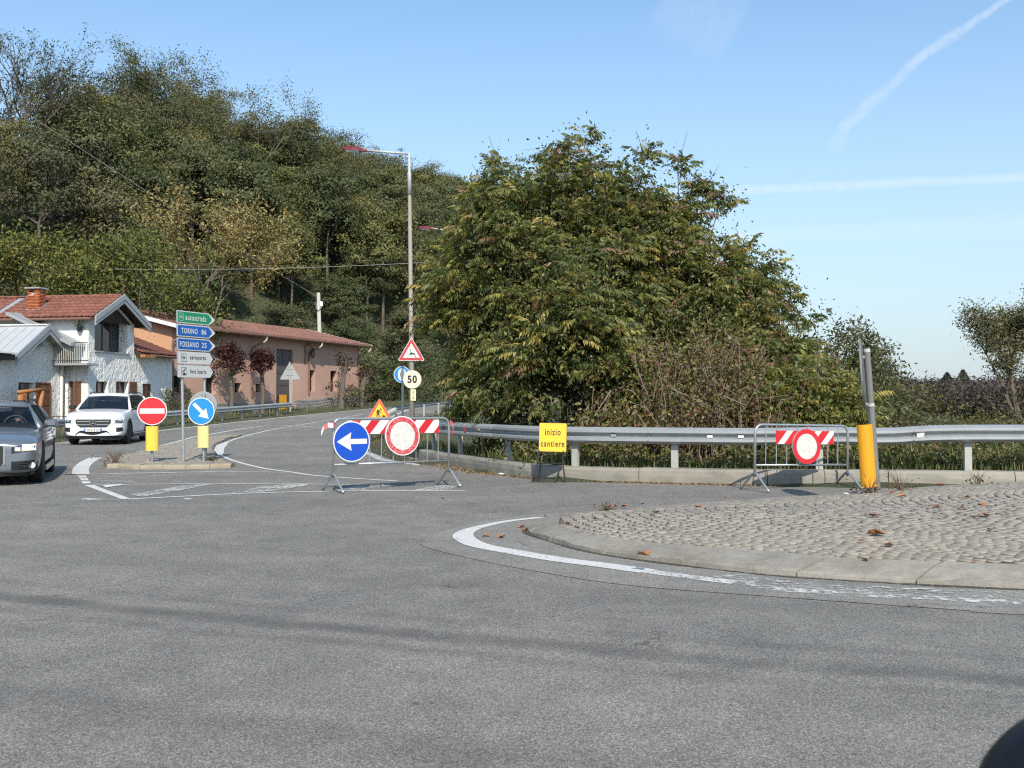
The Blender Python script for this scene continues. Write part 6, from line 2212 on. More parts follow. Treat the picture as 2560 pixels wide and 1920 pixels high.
def cabin(car, fr, c, paint, glass):
    """roof, pillars, glass and interior; c holds the key points"""
    W0, W1 = c['wb'], c['wr']
    yA0, yA1, yB, yC, yR1, yR0 = c['yA0'], c['yA1'], c['yB'], c['yC'], c['yR1'], c['yR0']
    zb, zr = c['zb'], c['zr']
    rows = []
    for y, w, z in c['roof']:
        rows.append([(-w, y, z - 0.055), (-w * 1.0, y, z - 0.02), (-w * 0.72, y, z + 0.012), (0, y, z + 0.028), (w * 0.72, y, z + 0.012), (w, y, z - 0.02), (w, y, z - 0.055), (0, y, z - 0.03)])
    MB(fr).rings([list(reversed(r)) for r in rows]).build("roof_panel", M[paint], car, True)
    zr0 = c['roof'][0][2] - 0.04; zr2 = c['roof'][-1][2] - 0.04
    for s in (-1, 1):
        MB(fr).tube([(s * (W0 + 0.02), yA0 + 0.02, zb - 0.03), (s * (W0 * 0.55 + W1 * 0.45), yA0 * 0.55 + yA1 * 0.45, zb * 0.52 + zr0 * 0.48 + 0.02), (s * W1, yA1, zr0)], [0.05, 0.04, 0.035], 8).build("pillar", M[paint], car, True)
        for y, mt in ((yB, 'black_trim'), (yC, 'black_trim')):
            MB(fr).tube([(s * (W0 + 0.035), y + 0.03, zb - 0.02), (s * (W1 + 0.012), y, zr - 0.045)], 0.032, 6).build("pillar", M[mt], car)
        MB(fr).tube([(s * (W0 - 0.01), yR0, zb), (s * (W1 - 0.01), yR1, zr2)], [0.085, 0.06], 8).build("pillar", M[paint], car, True)
        for a0, a1, b0, b1 in ((yA0 - 0.12, yA1 - 0.03, yB + 0.05, yB + 0.02), (yB - 0.0, yB - 0.03, yC + 0.05, yC + 0.02), (yC, yC - 0.02, yR0 + 0.16, yR1 + 0.06)):
            q = [(s * (W0 + 0.03), a0, zb), (s * (W1 + 0.005), a1, zr - 0.045), (s * (W1 + 0.005), b1, zr - 0.045), (s * (W0 + 0.03), b0, zb)]
            MB(fr).add(q, [(0, 1, 2, 3) if s > 0 else (3, 2, 1, 0)]).build("side_window", M[glass], car)
        # roof rail
        MB(fr).tube([(s * (W1 - 0.02), yA1 - 0.1, zr + 0.01), (s * (W1 - 0.03), yA1 - 0.35, zr + 0.055), (s * (W1 - 0.03), yR1 + 0.35, zr + 0.055), (s * (W1 - 0.02), yR1 + 0.1, zr + 0.0)], 0.018, 6).build("roof_rail", M['black_trim'], car)
    vs, fs = [], []
    for k in range(9):
        t_ = -1 + 2 * k / 8
        bow = 0.09 * (1 - t_ * t_)
        for j in range(4):
            u_ = j / 3
            vs.append((t_ * ((W0 - 0.02) * (1 - u_) + (W1 - 0.02) * u_), (yA0 + 0.03) * (1 - u_) + yA1 * u_ + bow + 0.03 * math.sin(PI * u_), (zb - 0.02) * (1 - u_) + (zr0 + 0.0) * u_ + 0.03 * math.sin(PI * u_) + 0.015 * (1 - t_ * t_) * u_))
    for k in range(8):
        for j in range(3):
            a = k * 4 + j
            fs.append((a, a + 4, a + 5, a + 1))
    ws = MB(fr).add(vs, fs).build("windscreen", M[glass], car, True)
    MB(fr).add([(-W0 + 0.06, yR0 - 0.02, zb), (W0 - 0.06, yR0 - 0.02, zb), (W1 - 0.05, yR1 - 0.03, zr2), (-W1 + 0.05, yR1 - 0.03, zr2)], [(0, 1, 2, 3)]).build("rear_window", M['car_glass_dark'], car)
    MB(fr).box(-W0 + 0.03, W0 - 0.03, yR0 + 0.1, yA0 + 0.0, zb - 0.02, zb + 0.015).bbox(-W0 + 0.05, W0 - 0.05, yA0 - 0.55, yA0 - 0.1, zb, zb + 0.06, 0.02).build("dashboard", M['black_trim'], car)
    for sx_ in (-0.37, 0.37):
        st_ = MB(fr)
        st_.bbox(sx_ - 0.24, sx_ + 0.24, yB - 0.12, yB + 0.0, zb - 0.3, zb + 0.27, 0.05)
        st_.bbox(sx_ - 0.12, sx_ + 0.12, yB - 0.12, yB - 0.03, zb + 0.30, zb + 0.46, 0.03)
        st_.build("seat", M['seat'], car)
    MB(fr).bbox(-0.55, 0.55, yC - 0.25, yC - 0.1, zb - 0.2, zb + 0.25, 0.05).build("rear_seat", M['seat'], car)
    MB(fr @ Matrix.Translation((-0.37, yA0 - 0.62, zb + 0.02)) @ Matrix.Rotation(math.radians(-65), 4, 'X')).tube([(0.185 * math.cos(2 * PI * k / 24), 0.185 * math.sin(2 * PI * k / 24), 0) for k in range(25)], 0.014, 6).build("steering_wheel", M['black_trim'], car)
    MB(fr).bbox(-0.10, 0.10, yA1 + 0.02, yA1 + 0.06, zr0 - 0.11, zr0 - 0.045, 0.01).build("inner_mirror", M['black_trim'], car)
    for s in (-1, 1):
        m_ = MB(fr @ Matrix.Translation((s * (W0 + 0.19), yA0 - 0.16, zb + 0.06)))
        m_.rings([[(x * k, y_, z * k2) for x, z in ((-.10, -.06), (.10, -.05), (.12, .0), (.10, .06), (-.04, .075), (-.11, .03))] for y_, k, k2 in ((0.075, 0.55, 0.6), (0.04, 0.95, 0.95), (-0.06, 1.0, 1.0), (-0.075, 0.9, 0.9))])
        mm = m_.build("wing_mirror", M[c['mirror']], car)
        MB(fr).tube([(s * (W0 + 0.03), yA0 - 0.13, zb), (s * (W0 + 0.14), yA0 - 0.16, zb + 0.03)], 0.022, 6).build("stalk", M['black_trim'], mm)
    for s in (-0.35, 0.25):
        MB(fr).tube([(s, yA0 + 0.13, zb - 0.0), (s + 0.5, yA0 + 0.06, zb + 0.02)], 0.008, 4).build("wiper", M['black_trim'], car)
    return ws


def car_base(name, label, pos, theta):
    h = Vector((math.sin(theta), -math.cos(theta)))
    t = thing(name, label, "car", (pos[0], pos[1], float(roadz(pos[1]))), math.atan2(-h.x, h.y))
    return t, wm(t)


# ---------------------------------------------------------------- white off-roader
suv, fr = car_base("white_car", "white off-roader with black wheels coming round the bend behind the no entry sign", (-13.52, 35.05), math.radians(8.5))
WB, RW = 2.83, 0.355
st = [(2.335, .76, .28, .6, .84, .91, .62), (2.325, .79, .26, .62, .865, .94, .66), (2.25, .875, .23, .64, .91, .985, .73), (2.08, .91, .22, .65, .945, 1.02, .77), (1.85, .912, .21, .66, .97, 1.045, .79), (1.415, .92, .21, .66, .99, 1.08, .79), (.95, .918, .21, .66, 1.04, 1.125, .80),
      (0, .918, .21, .66, 1.07, 1.10, .84), (-1, .918, .21, .66, 1.09, 1.12, .84), (-1.9, .91, .23, .70, 1.10, 1.14, .83), (-2.22, .875, .28, .72, 1.08, 1.14, .78), (-2.33, .80, .42, .75, 1.0, 1.08, .68)]
shell = car_shell(st, M['car_white'], ((WB / 2, RW), (-WB / 2, RW)), RW + 0.055, .92)
bd = put("body", shell, suv, fr)
cabin(suv, fr, dict(wb=.815, wr=.635, yA0=.98, yA1=.30, yB=-.38, yC=-1.32, yR1=-2.02, yR0=-2.26, zb=1.12, zr=1.63, mirror='black_trim',
                    roof=[(.36, .60, 1.585), (.1, .645, 1.625), (-.6, .66, 1.645), (-1.4, .65, 1.63), (-2.02, .62, 1.59)]), 'car_white', 'car_glass_dark')
yf = surface_y(shell, lambda x, z: 2.325 - 0.20 * (abs(x) / 0.9) ** 2.4 - 0.02)
yo = lambda d: (lambda x, z: yf(x, z) + d)
rowg = [(-.50, .80), (-.53, .74), (-.50, .64), (-.40, .55), (.40, .55), (.50, .64), (.53, .74), (.50, .80)]
gl = lambda x: .55 + max(0, (abs(x) - .40)) / .13 * .14
g = MB(fr); front_strip(g, -.53, .53, gl, .80, yo(.012), 16); grille = g.build("grille", M['black_trim'], suv)
for zc in (.735, .635):
    for xa, xb in ((-.49, -.10), (.10, .49)):
        g = MB(fr); front_strip(g, xa, xb, zc - .018, zc + .018, yo(.022), 6); g.build("chrome_slat", M['chrome'], grille)
em = MB(fr @ Matrix.Translation((0, yf(0, .69) + .03, .685)) @ Matrix.Rotation(PI, 4, 'Z'))
em.ring(0, 0, .082, .098, -.006, 32)
for k in range(3):
    a = PI / 2 + 2 * PI * k / 3
    em.flat([(.085 * math.cos(a), .085 * math.sin(a)), (.018 * math.cos(a + PI / 3 * 1), .018 * math.sin(a + PI / 3)), (0, 0), (.018 * math.cos(a - PI / 3), .018 * math.sin(a - PI / 3))][::-1], -.006)
em.build("star_emblem", M['chrome'], grille)
for s in (-1, 1):
    hl_ = MB(fr); front_strip(hl_, s * .60, s * .905, lambda x: .66 + .03 * (abs(x) - .6) / .3, lambda x: .835 + .04 * (abs(x) - .6) / .3, yo(.016), 8)
    hl_ = hl_.build("headlight", M['lens'], suv)
    m_ = MB(fr); front_strip(m_, s * .665, s * .88, .69, .78, yo(.021), 6); m_.build("lamp_unit", M['black_trim'], hl_)
    m_ = MB(fr); front_strip(m_, s * .70, s * .86, .735, .772, yo(.025), 6); m_.build("reflector", M['chrome'], hl_)
    v_ = MB(fr); front_strip(v_, s * .69, s * .87, lambda x: .40 + .03 * (abs(x) - .69) / .18, .545, yo(.012), 6); v_.build("air_vent", M['black_trim'], suv)
low_ = MB(fr); front_strip(low_, -.60, .60, .20, lambda x: .45 - .22 * max(0, (abs(x) - .38) / .22) ** 1.5, yo(.014), 18)
low_.build("lower_grille", M['black_trim'], suv)
sk = MB(fr); front_strip(sk, -.88, .88, .185, .285, yo(.010), 18); sk.build("skirt", M['black_trim'], suv)
np_ = MB(fr @ Matrix.Translation((0, yf(0, .46) + .034, .475)) @ Matrix.Rotation(PI, 4, 'Z'))
np_.box(-.26, .26, -.012, 0, -.055, .055); nplate = np_.build("number_plate", M['plate_white'], suv)
npf = fr @ Matrix.Translation((0, yf(0, .46) + .047, .475)) @ Matrix.Rotation(PI, 4, 'Z')
for x in (-.24, .24):
    MB(npf).box(x - .02, x + .02, -.002, 0, -.052, .052).build("blue_band", M['navy'], nplate)
mb = MB(npf); lettering(mb, "GB 678 LA", -.19, -.032, .38, .064, -.003, 0.02); mb.build("lettering", M['ink'], nplate)
for s in (-1, 1):
    for ya in (WB / 2, -WB / 2):
        wheel(suv, fr, s * .80, ya, RW, .235, 'dark_alloy', 5)
        ar_ = MB(fr @ Matrix.Translation((s * .918, ya, RW)))
        vs, fs = [], []
        for k in range(17):
            a = PI * (-.06 + 1.12 * k / 16)
            for r_ in (RW + .045, RW + .115):
                vs.append((0, r_ * math.cos(a), r_ * math.sin(a)))
                vs.append((-s * .05, r_ * math.cos(a), r_ * math.sin(a)))
        for k in range(16):
            b = 4 * k
            fs += [(b, b + 2, b + 6, b + 4), (b + 1, b + 5, b + 7, b + 3), (b, b + 4, b + 5, b + 1), (b + 2, b + 3, b + 7, b + 6)]
        ar_.add(vs, fs).build("wheel_arch", M['black_trim'], suv)
    MB(fr).bbox(min(s * .87, s * .935), max(s * .87, s * .935), -1.0, 1.0, .20, .36, 0.02).build("sill", M['black_trim'], suv)
    MB(fr).box(min(s * .93, s * .940), max(s * .93, s * .940), -.95, .95, .325, .345).build("sill_strip", M['chrome'], suv)
    for yh in (-.2, -1.15):
        MB(fr).bbox(min(s * .905, s * .94), max(s * .905, s * .94), yh - .11, yh + .11, .93, .96, .008).build("door_handle", M['chrome'], suv)
MB(fr).box(-.80, .80, -2.2, 2.1, .20, .30).build("underbody", M['black_trim'], suv)

# ---------------------------------------------------------------- grey estate car at the left edge
est, fr2 = car_base("grey_car", "blue grey estate car with its headlight on, cut off by the left edge", (-9.12, 18.3), math.radians(20.5))
WB2, RW2 = 2.81, 0.325
st = [(2.325, .66, .26, .5, .62, .68, .52), (2.31, .72, .23, .51, .64, .70, .58), (2.24, .81, .19, .53, .68, .755, .67), (2.12, .865, .17, .54, .70, .79, .72), (1.85, .90, .16, .56, .76, .85, .76), (1.405, .912, .16, .58, .82, .905, .77), (.85, .912, .17, .60, .90, .965, .78),
      (0, .912, .18, .60, .92, .945, .82), (-1, .912, .18, .60, .93, .955, .82), (-1.8, .90, .2, .62, .94, .97, .80), (-2.2, .86, .26, .64, .92, .97, .75), (-2.36, .76, .4, .66, .85, .92, .64)]
st = [(y, w, zb_ * .97, zm * .95, zs * .93, zt * .93, wt) for y, w, zb_, zm, zs, zt, wt in st]
shell2 = car_shell(st, M['car_grey'], ((WB2 / 2, RW2), (-WB2 / 2, RW2)), RW2 + 0.05, .912)
put("body", shell2, est, fr2)
cabin(est, fr2, dict(wb=.79, wr=.585, yA0=.90, yA1=.08, yB=-.42, yC=-1.25, yR1=-1.90, yR0=-2.25, zb=.90, zr=1.315, mirror='car_grey',
                     roof=[(.14, .55, 1.275), (-.15, .59, 1.315), (-.7, .60, 1.33), (-1.4, .585, 1.315), (-1.92, .55, 1.265)]), 'car_grey', 'car_glass')
yg = surface_y(shell2, lambda x, z: 2.315 - 0.26 * (abs(x) / 0.9) ** 2.2 - 0.02)
yq = lambda d: (lambda x, z: yg(x, z) + d)
gw = lambda z: 0.0
g = MB(fr2)
vs = []
front_strip(g, -.40, .40, lambda x: .26 + max(0, abs(x) - .30) / .10 * .14, lambda x: .64 - max(0, abs(x) - .36) * 1.0, yq(.014), 12)
grl = g.build("grille", M['black_trim'], est)
for zc in (.58, .51, .44, .37, .31):
    m_ = MB(fr2); front_strip(m_, -.33, .33, zc - .008, zc + .008, yq(.022), 8); m_.build("grille_bar", M['alu'], grl)
for s in (-1, 1):
    m_ = MB(fr2); front_strip(m_, s * .385, s * .42, .34, .64, yq(.02), 3); m_.build("grille_frame", M['chrome'], grl)
m_ = MB(fr2); front_strip(m_, -.40, .40, .635, .66, yq(.02), 8); m_.build("grille_frame", M['chrome'], grl)
for s in (-1, 1):
    hh = MB(fr2); front_strip(hh, s * .50, s * .865, lambda x: .515 + .055 * (abs(x) - .5) / .36, lambda x: .61 + .07 * (abs(x) - .5) / .36, yq(.014), 8); hh = hh.build("headlight", M['black_trim'], est)
    m_ = MB(fr2); front_strip(m_, s * .65, s * .835, .56, .655, yq(.022), 6); m_.build("lit_lamp", M['lamp_on'], hh)
    m_ = MB(fr2); front_strip(m_, s * .55, s * .63, .55, .61, yq(.022), 4); m_.build("projector", M['lens'], hh)
    v_ = MB(fr2); front_strip(v_, s * .50, s * .865, .255, lambda x: .385 + .02 * (abs(x) - .5) / .36, yq(.014), 8); v_ = v_.build("air_vent", M['black_trim'], est)
    for zc in (.285, .32, .355):
        m_ = MB(fr2); front_strip(m_, s * .52, s * .73, zc - .005, zc + .005, yq(.02), 4); m_.build("slat", M['seat'], v_)
    fg = MB(fr2 @ Matrix.Translation((s * .795, yg(.795, .32) + .024, .322)) @ Matrix.Rotation(PI - s * -0.35, 4, 'Z')); fg.disc(0, 0, .048, 0, 20); fg.build("fog_lamp", M['lens'], est)
    MB(fr2).bbox(min(s * .87, s * .925), max(s * .87, s * .925), -1.0, 1.0, .17, .27, 0.02).build("sill", M['car_grey'], est)
    for yh in (-.2, -1.15):
        MB(fr2).bbox(min(s * .90, s * .94), max(s * .90, s * .94), yh - .11, yh + .11, .80, .83, .008).build("door_handle", M['chrome'], est)
    for ya in (WB2 / 2, -WB2 / 2):
        wheel(est, fr2, s * .79, ya, RW2, .23, 'alloy', 10)
m_ = MB(fr2); front_strip(m_, -.75, .75, .155, .205, yq(.008), 12); m_.build("splitter", M['black_trim'], est)
MB(fr2).box(-.80, .80, -2.2, 2.1, .17, .27).build("underbody", M['black_trim'], est)
np_ = MB(fr2 @ Matrix.Translation((0, yg(0, .42) + .036, .45)) @ Matrix.Rotation(PI, 4, 'Z'))
np_.box(-.26, .26, -.012, 0, -.055, .055); np_.build("number_plate", M['plate_white'], est)


# ---------------------------------------------------------------- drivers
def make_person(name, label, W, raise_hand):
    t = thing(name, label, "person", W.translation)
    V = {}
    E = []

    def P(k, co, r, parent=None):
        V[k] = (co, r)
        if parent: E.append((parent, k))
    P('pelvis', (0, 0, 0.08), .15); P('waist', (0, -.02, .24), .135, 'pelvis'); P('chest', (0, -.02, .42), .16, 'waist'); P('collar', (0, 0, .54), .10, 'chest')
    P('neck', (0, .015, .61), .055, 'collar'); P('jaw', (0, .03, .68), .068, 'neck'); P('brow', (0, .03, .77), .085, 'jaw'); P('crown', (0, .015, .84), .06, 'brow')
    for s in (-1, 1):
        up = raise_hand and s < 0
        w = Vector((s * .07, .43, .57)) if up else Vector((s * .16, .40, .40))
        P('sh%d' % s, (s * .19, -.01, .50), .068, 'collar'); P('el%d' % s, (s * .27, .17, .32), .046, 'sh%d' % s)
        P('wr%d' % s, tuple(w), .028, 'el%d' % s); P('pa%d' % s, tuple(w + Vector((-s * .02, .07, .02))), .034, 'wr%d' % s)
        for k in range(4):
            b = w + Vector((-s * .02 + (k - 1.5) * .019, .11, .03)); c = b + Vector((0, .035, -.012 - .003 * k)); d = c + Vector((0, .01, -.03))
            P('f%d%d' % (s, k), tuple(b), .010, 'pa%d' % s); P('g%d%d' % (s, k), tuple(c), .009, 'f%d%d' % (s, k)); P('h%d%d' % (s, k), tuple(d), .008, 'g%d%d' % (s, k))
        b = w + Vector((-s * .055, .06, .03)); P('t%d' % s, tuple(b), .011, 'pa%d' % s); P('u%d' % s, tuple(b + Vector((-s * .015, .04, .0))), .009, 't%d' % s)
        P('hip%d' % s, (s * .09, .12, .05), .085, 'pelvis'); P('knee%d' % s, (s * .13, .42, .10), .062, 'hip%d' % s); P('ank%d' % s, (s * .13, .58, -.25), .042, 'knee%d' % s); P('toe%d' % s, (s * .13, .72, -.28), .035, 'ank%d' % s)
    keys = list(V)
    me = bpy.data.meshes.new("figure")
    me.from_pydata([V[k][0] for k in keys], [(keys.index(a), keys.index(b)) for a, b in E], [])
    o = bpy.data.objects.new("figure", me); COL.objects.link(o)
    m_ = o.modifiers.new("sk", 'SKIN'); m_.use_smooth_shade = True
    for i, k in enumerate(keys):
        sv = me.skin_vertices[0].data[i]; sv.radius = (V[k][1], V[k][1]); sv.use_root = (k == 'pelvis')
    s_ = o.modifiers.new("ss", 'SUBSURF'); s_.levels = 1; s_.render_levels = 1
    me2 = evaluated(o); bpy.data.objects.remove(o)
    me2.materials.clear(); me2.materials.append(M['cloth_dark']); me2.materials.append(M['skin'])
    for p in me2.polygons:
        c = p.center
        p.material_index = 1 if (c.z > .585 or (c.y > .39 and c.z > .33)) else 0
    put("body", me2, t, W)
    h = MB(W @ Matrix.Translation((0, .0, .79)))
    h.lathe([(.092, -.03), (.098, .02), (.080, .07), (.03, .095)], 'z', 14); h.build("hair", M['hair'], t, True)
    for s in (-1, 1):
        MB(W @ Matrix.Translation((s * .034, .105, .765))).lathe([(.004, -.012), (.013, -.006), (.013, .006), (.004, .012)], 'x', 8).build("eye", M['ink'], t)
        MB(W @ Matrix.Translation((s * .088, .02, .75))).lathe([(.01, -.03), (.022, -.01), (.022, .02), (.008, .034)], 'z', 8).build("ear", M['skin'], t)
    MB(W @ Matrix.Translation((0, .115, .735))).add([(-.014, 0, -.02), (.014, 0, -.02), (0, .022, -.014), (0, -.004, .03)], [(0, 1, 2), (0, 2, 3), (2, 1, 3)]).build("nose", M['skin'], t)
    MB(W @ Matrix.Translation((0, .104, .695))).box(-.024, .024, -.004, .004, -.004, .004).build("mouth", M['dull_red'], t)
    if raise_hand:
        MB(W @ Matrix.Translation((-.075, .41, .56)) @ Matrix.Rotation(-.4, 4, 'X')).lathe([(.034, -.012), (.036, 0), (.034, .012)], 'y', 14).build("wristwatch", M['chrome'], t)
    return t


make_person("person", "person in dark clothes driving the grey car, wearing a shiny wristwatch", fr2 @ Matrix.Translation((-.37, -.26, .43)), True)
make_person("person", "person in dark clothes at the wheel of the white off-roader", fr @ Matrix.Translation((-.37, -.24, .62)), False)

# ================================================================== VEGETATION
def unit(v):
    return v / np.maximum(np.linalg.norm(v, axis=-1, keepdims=True), 1e-9)


def leaf_quads(c, size, palette, weights, up=0.6, aspect=0.45, r=rng, along=None, jit=0.2, nb=None):
    """one bent rhombus per point"""
    N = len(c)
    nrm = unit(r.normal(size=(N, 3)) + np.array([0, 0, up * 1.6])) if nb is None else unit(nb + r.normal(size=(N, 3)) * 0.55 + np.array([0, 0, up * 0.5]))
    t = r.normal(size=(N, 3)) if along is None else along + 0.5 * r.normal(size=(N, 3))
    t = unit(t - nrm * (t * nrm).sum(1, keepdims=True))
    b = np.cross(nrm, t)
    s = (size * r.uniform(0.6, 1.25, N))[:, None]
    a0 = c - t * s * 0.5
    a2 = c + t * s * 0.5 - nrm * s * 0.12
    a1 = c + b * s * aspect * 0.5 + nrm * s * 0.06
    a3 = c - b * s * aspect * 0.5 + nrm * s * 0.06
    V = np.stack([a0, a1, a2, a3], 1).reshape(-1, 3)
    Fq = np.arange(4 * N).reshape(N, 4)
    pal = np.array(palette, float)
    k = r.choice(len(pal), N, p=np.array(weights) / np.sum(weights))
    col = pal[k] * r.uniform(1 - jit, 1 + jit, (N, 1))
    tint = np.repeat(np.column_stack([col, np.ones(N)]), 4, 0)
    return V, Fq, tint


def crown(nclump, rx, rz, zc, per, size, palette, weights, seed, shell=(0.35, 1.0), clump_r=0.30, flat=0.55, lop=0.25, up=0.6, aspect=0.45, skirt=0.0, jit=0.2, soft=False):
    r = np.random.default_rng(seed)
    d = unit(r.normal(size=(nclump, 3)))
    d[:, 2] = np.where(d[:, 2] < -0.55 + skirt, -d[:, 2], d[:, 2])
    rad = r.uniform(shell[0] ** 2, shell[1] ** 2, nclump) ** 0.5
    az = np.arctan2(d[:, 1], d[:, 0])
    wob = 1 + lop * (np.sin(2 * az + seed) * 0.6 + np.sin(3 * az + 2.1 * seed) * 0.5 + 0.5 * np.sin(5 * d[:, 2] + seed))
    C = d * rad[:, None] * wob[:, None] * np.array([rx, rx, rz]) + np.array([0, 0, zc])
    cr = clump_r * rx * r.uniform(0.6, 1.3, nclump)
    n = r.poisson(per, nclump)
    idx = np.repeat(np.arange(nclump), n)
    off = r.normal(size=(len(idx), 3)) * np.array([1, 1, flat]) * 0.62
    P = C[idx] + off * cr[idx][:, None]
    nb = unit(off / np.array([1, 1, flat])) * 0.9 + unit((P - np.array([0, 0, zc])) / np.array([rx, rx, rz])) * 0.6 if soft else None
    V, Fq, T = leaf_quads(P, size, palette, weights, up, aspect, r, None, jit, nb)
    cl = r.uniform(0.72, 1.25, nclump)[idx]
    T[:, :3] *= np.repeat(cl, 4)[:, None]
    return V, Fq, T, C


def limbs(tips, base, h0, r0, seed, n_main=5, twist=0.25, name_r=0.012):
    """trunk with forks reaching the crown's clumps"""
    r = np.random.default_rng(seed)
    mb = MB()
    top = np.array([r.uniform(-.3, .3), r.uniform(-.3, .3), h0])
    mb.tube([base, tuple(np.array(base) * 0.5 + top * 0.5 + np.array([r.uniform(-.15, .15), r.uniform(-.15, .15), 0])), tuple(top)], [r0, r0 * 0.8, r0 * 0.6], 7)
    tips = np.asarray(tips)
    sel = tips[r.permutation(len(tips))[:min(len(tips), n_main * 5)]]
    mains = sel[:n_main]
    for m_ in mains:
        mid = top * 0.55 + m_ * 0.45 + np.array([0, 0, -0.08 * np.linalg.norm(m_ - top)]) + r.normal(size=3) * twist
        mb.tube([tuple(top - np.array([0, 0, 0.1])), tuple(mid), tuple(m_)], [r0 * 0.5, r0 * 0.3, name_r * 1.3], 5)
    for q in sel[n_main:]:
        m_ = mains[np.argmin(((mains - q) ** 2).sum(1))]
        st_ = top * 0.4 + m_ * 0.6
        mb.tube([tuple(st_), tuple((st_ + q) / 2 + r.normal(size=3) * twist), tuple(q)], [r0 * 0.22, r0 * 0.14, name_r * 0.7], 4)
    return mb


def plant_obj(name, V, Fq, T, mat, parent, W=None):
    me = mesh_data(name, V, Fq, mat, tint=T)
    return put(name, me, parent, W or (wm(parent) if parent else None))


HG, HD, HY, HB, HO = (.122, .142, .060), (.100, .120, .058), (.180, .168, .078), (.150, .134, .088), (.142, .146, .068)
KINDS = {
    'green': ("dark green leafy tree", [HG, HD, HO, HY], [5, 4, 3, 0.6]),
    'olive': ("olive and yellowing tree", [HO, HG, HY, HB], [5, 2, 2.5, 1.2]),
    'brown': ("thin brownish autumn tree", [HB, HO, HY, HD], [5, 3, 1.6, 1]),
}
PROTO = {}
for k, (lab, pal, wts) in KINDS.items():
    PROTO[k] = []
    for v in range(4):
        nC, per = (120, 120) if k != 'brown' else (100, 66)
        V, Fq, T, C = crown(nC, 3.3, 3.9, 6.6, per, 0.24 if k != 'brown' else 0.22, pal, wts, 40 + v * 7 + len(k), clump_r=0.25, flat=0.45, aspect=0.5, jit=0.08, soft=True)
        tr = limbs(C, (0, 0, -0.6), 4.2, 0.16, 3 + v, 6)
        PROTO[k].append((mesh_data("crown", V, Fq, M['leaf_hill'], tint=T), mesh_data("trunk", tr.v, tr.f, M['bark'])))


def stand_tree(name, label, cat, crown_me, trunk_me, pos, rot, scale, group=None):
    t = thing(name, label, cat, pos, rot, group)
    t.matrix_basis = t.matrix_basis @ Matrix.Diagonal((scale[0], scale[0], scale[1], 1))
    for nm, me in (("crown", crown_me), ("trunk", trunk_me)):
        o = bpy.data.objects.new(nm, me); COL.objects.link(o); o.parent = t
    return t


# wood on the hill: the visible face of the slope, rows closer together towards the front
r_ = np.random.default_rng(5)
spots = []
for xx in np.arange(-62, 26, 4.3):
    for yy in np.arange(50, 142, 4.3):
        spots.append((xx + r_.uniform(-1.7, 1.7), yy + r_.uniform(-1.7, 1.7)))
spots = np.array(spots)
dH = polydist(spots, HILL_FOOT)
uu = spots[:, 0] / spots[:, 1]
keep = (dH > 1.0) & (dH < np.where(uu < -0.455, 12, np.where(uu < -0.42, 18, np.where(uu < -0.37, 23, np.where(uu < -0.18, 33, 35))))) & (uu > -0.545) & (uu < 0.03) & (spots[:, 0] < 6 + 0 * spots[:, 1])
# the two parts of the salmon building and the house must stay clear
for FR_, X0, X1, Y1 in ((FB, -1, LB + 1.5, 11), (FH, -2, 9, 11)):
    inv = np.array(FR_.inverted())
    loc = np.column_stack([spots, np.zeros(len(spots)), np.ones(len(spots))]) @ inv.T
    keep &= ~((loc[:, 0] > X0) & (loc[:, 0] < X1) & (loc[:, 1] > -2) & (loc[:, 1] < Y1))
spots, dH, uu = spots[keep], dH[keep], uu[keep]
order = np.argsort(spots[:, 1])
for n_, i in enumerate(order):
    x, y = spots[i]
    s = dH[i]
    pr = r_.random()
    if uu[i] < -0.30: k = 'green' if pr < 0.30 else ('olive' if pr < 0.66 else 'brown')
    else: k = 'green' if pr < 0.55 else ('olive' if pr < 0.88 else 'brown')
    if s > 27: k = 'brown' if pr < 0.6 else k
    cm, tm = PROTO[k][r_.integers(4)]
    sc = r_.uniform(0.8, 1.12); sh = sc * r_.uniform(0.9, 1.12)
    if s < 5: sc *= 0.75; sh *= 0.62
    z = float(groundz(x, y)[0])
    row = "at the foot of" if s < 9 else "halfway up" if s < 22 else "near the top of"
    where = "above the grey metal gable" if uu[i] < -0.40 else "above the white house" if uu[i] < -0.33 else "above the direction sign" if uu[i] < -0.25 else "above the salmon roof" if uu[i] < -0.14 else "behind the street lamp"
    stand_tree("tree", "%s %s the wooded hill, %s" % (KINDS[k][0], row, where), "tree", cm, tm, (x, y, z - 0.2), r_.uniform(0, 6.28), (sc, sh), "%s trees of the wooded hill" % k)
print("hill trees", len(order))

# undergrowth on the foot of the slope
gx, gy = r_.uniform(-60, 24, 60000), r_.uniform(48, 135, 60000)
dd = polydist(np.column_stack([gx, gy]), HILL_FOOT)
ok = (dd > -2.5) & (dd < 30) & (np.abs(gx / gy + 0.25) < 0.33)
for FR_, X0, X1, Y1 in ((FB, -1, LB + 1.2, 9.6), (FH, -2, 9, 9)):
    inv = np.array(FR_.inverted())
    loc = np.column_stack([gx, gy, np.zeros(len(gx)), np.ones(len(gx))]) @ inv.T
    ok &= ~((loc[:, 0] > X0) & (loc[:, 0] < X1) & (loc[:, 1] > -2) & (loc[:, 1] < Y1))
gx, gy = gx[ok], gy[ok]
gzv = groundz(gx, gy)
P = np.column_stack([gx, gy, gzv + r_.uniform(0, 1.3, len(gx)) ** 2])
V, Fq, T = leaf_quads(P, 0.36, [HD, HO, HB, HY], [5, 3, 3, .6], 0.5, 0.5, r_)
o = plant_obj("undergrowth", V, Fq, T, M['leaf_hill'], None); o['kind'] = 'stuff'


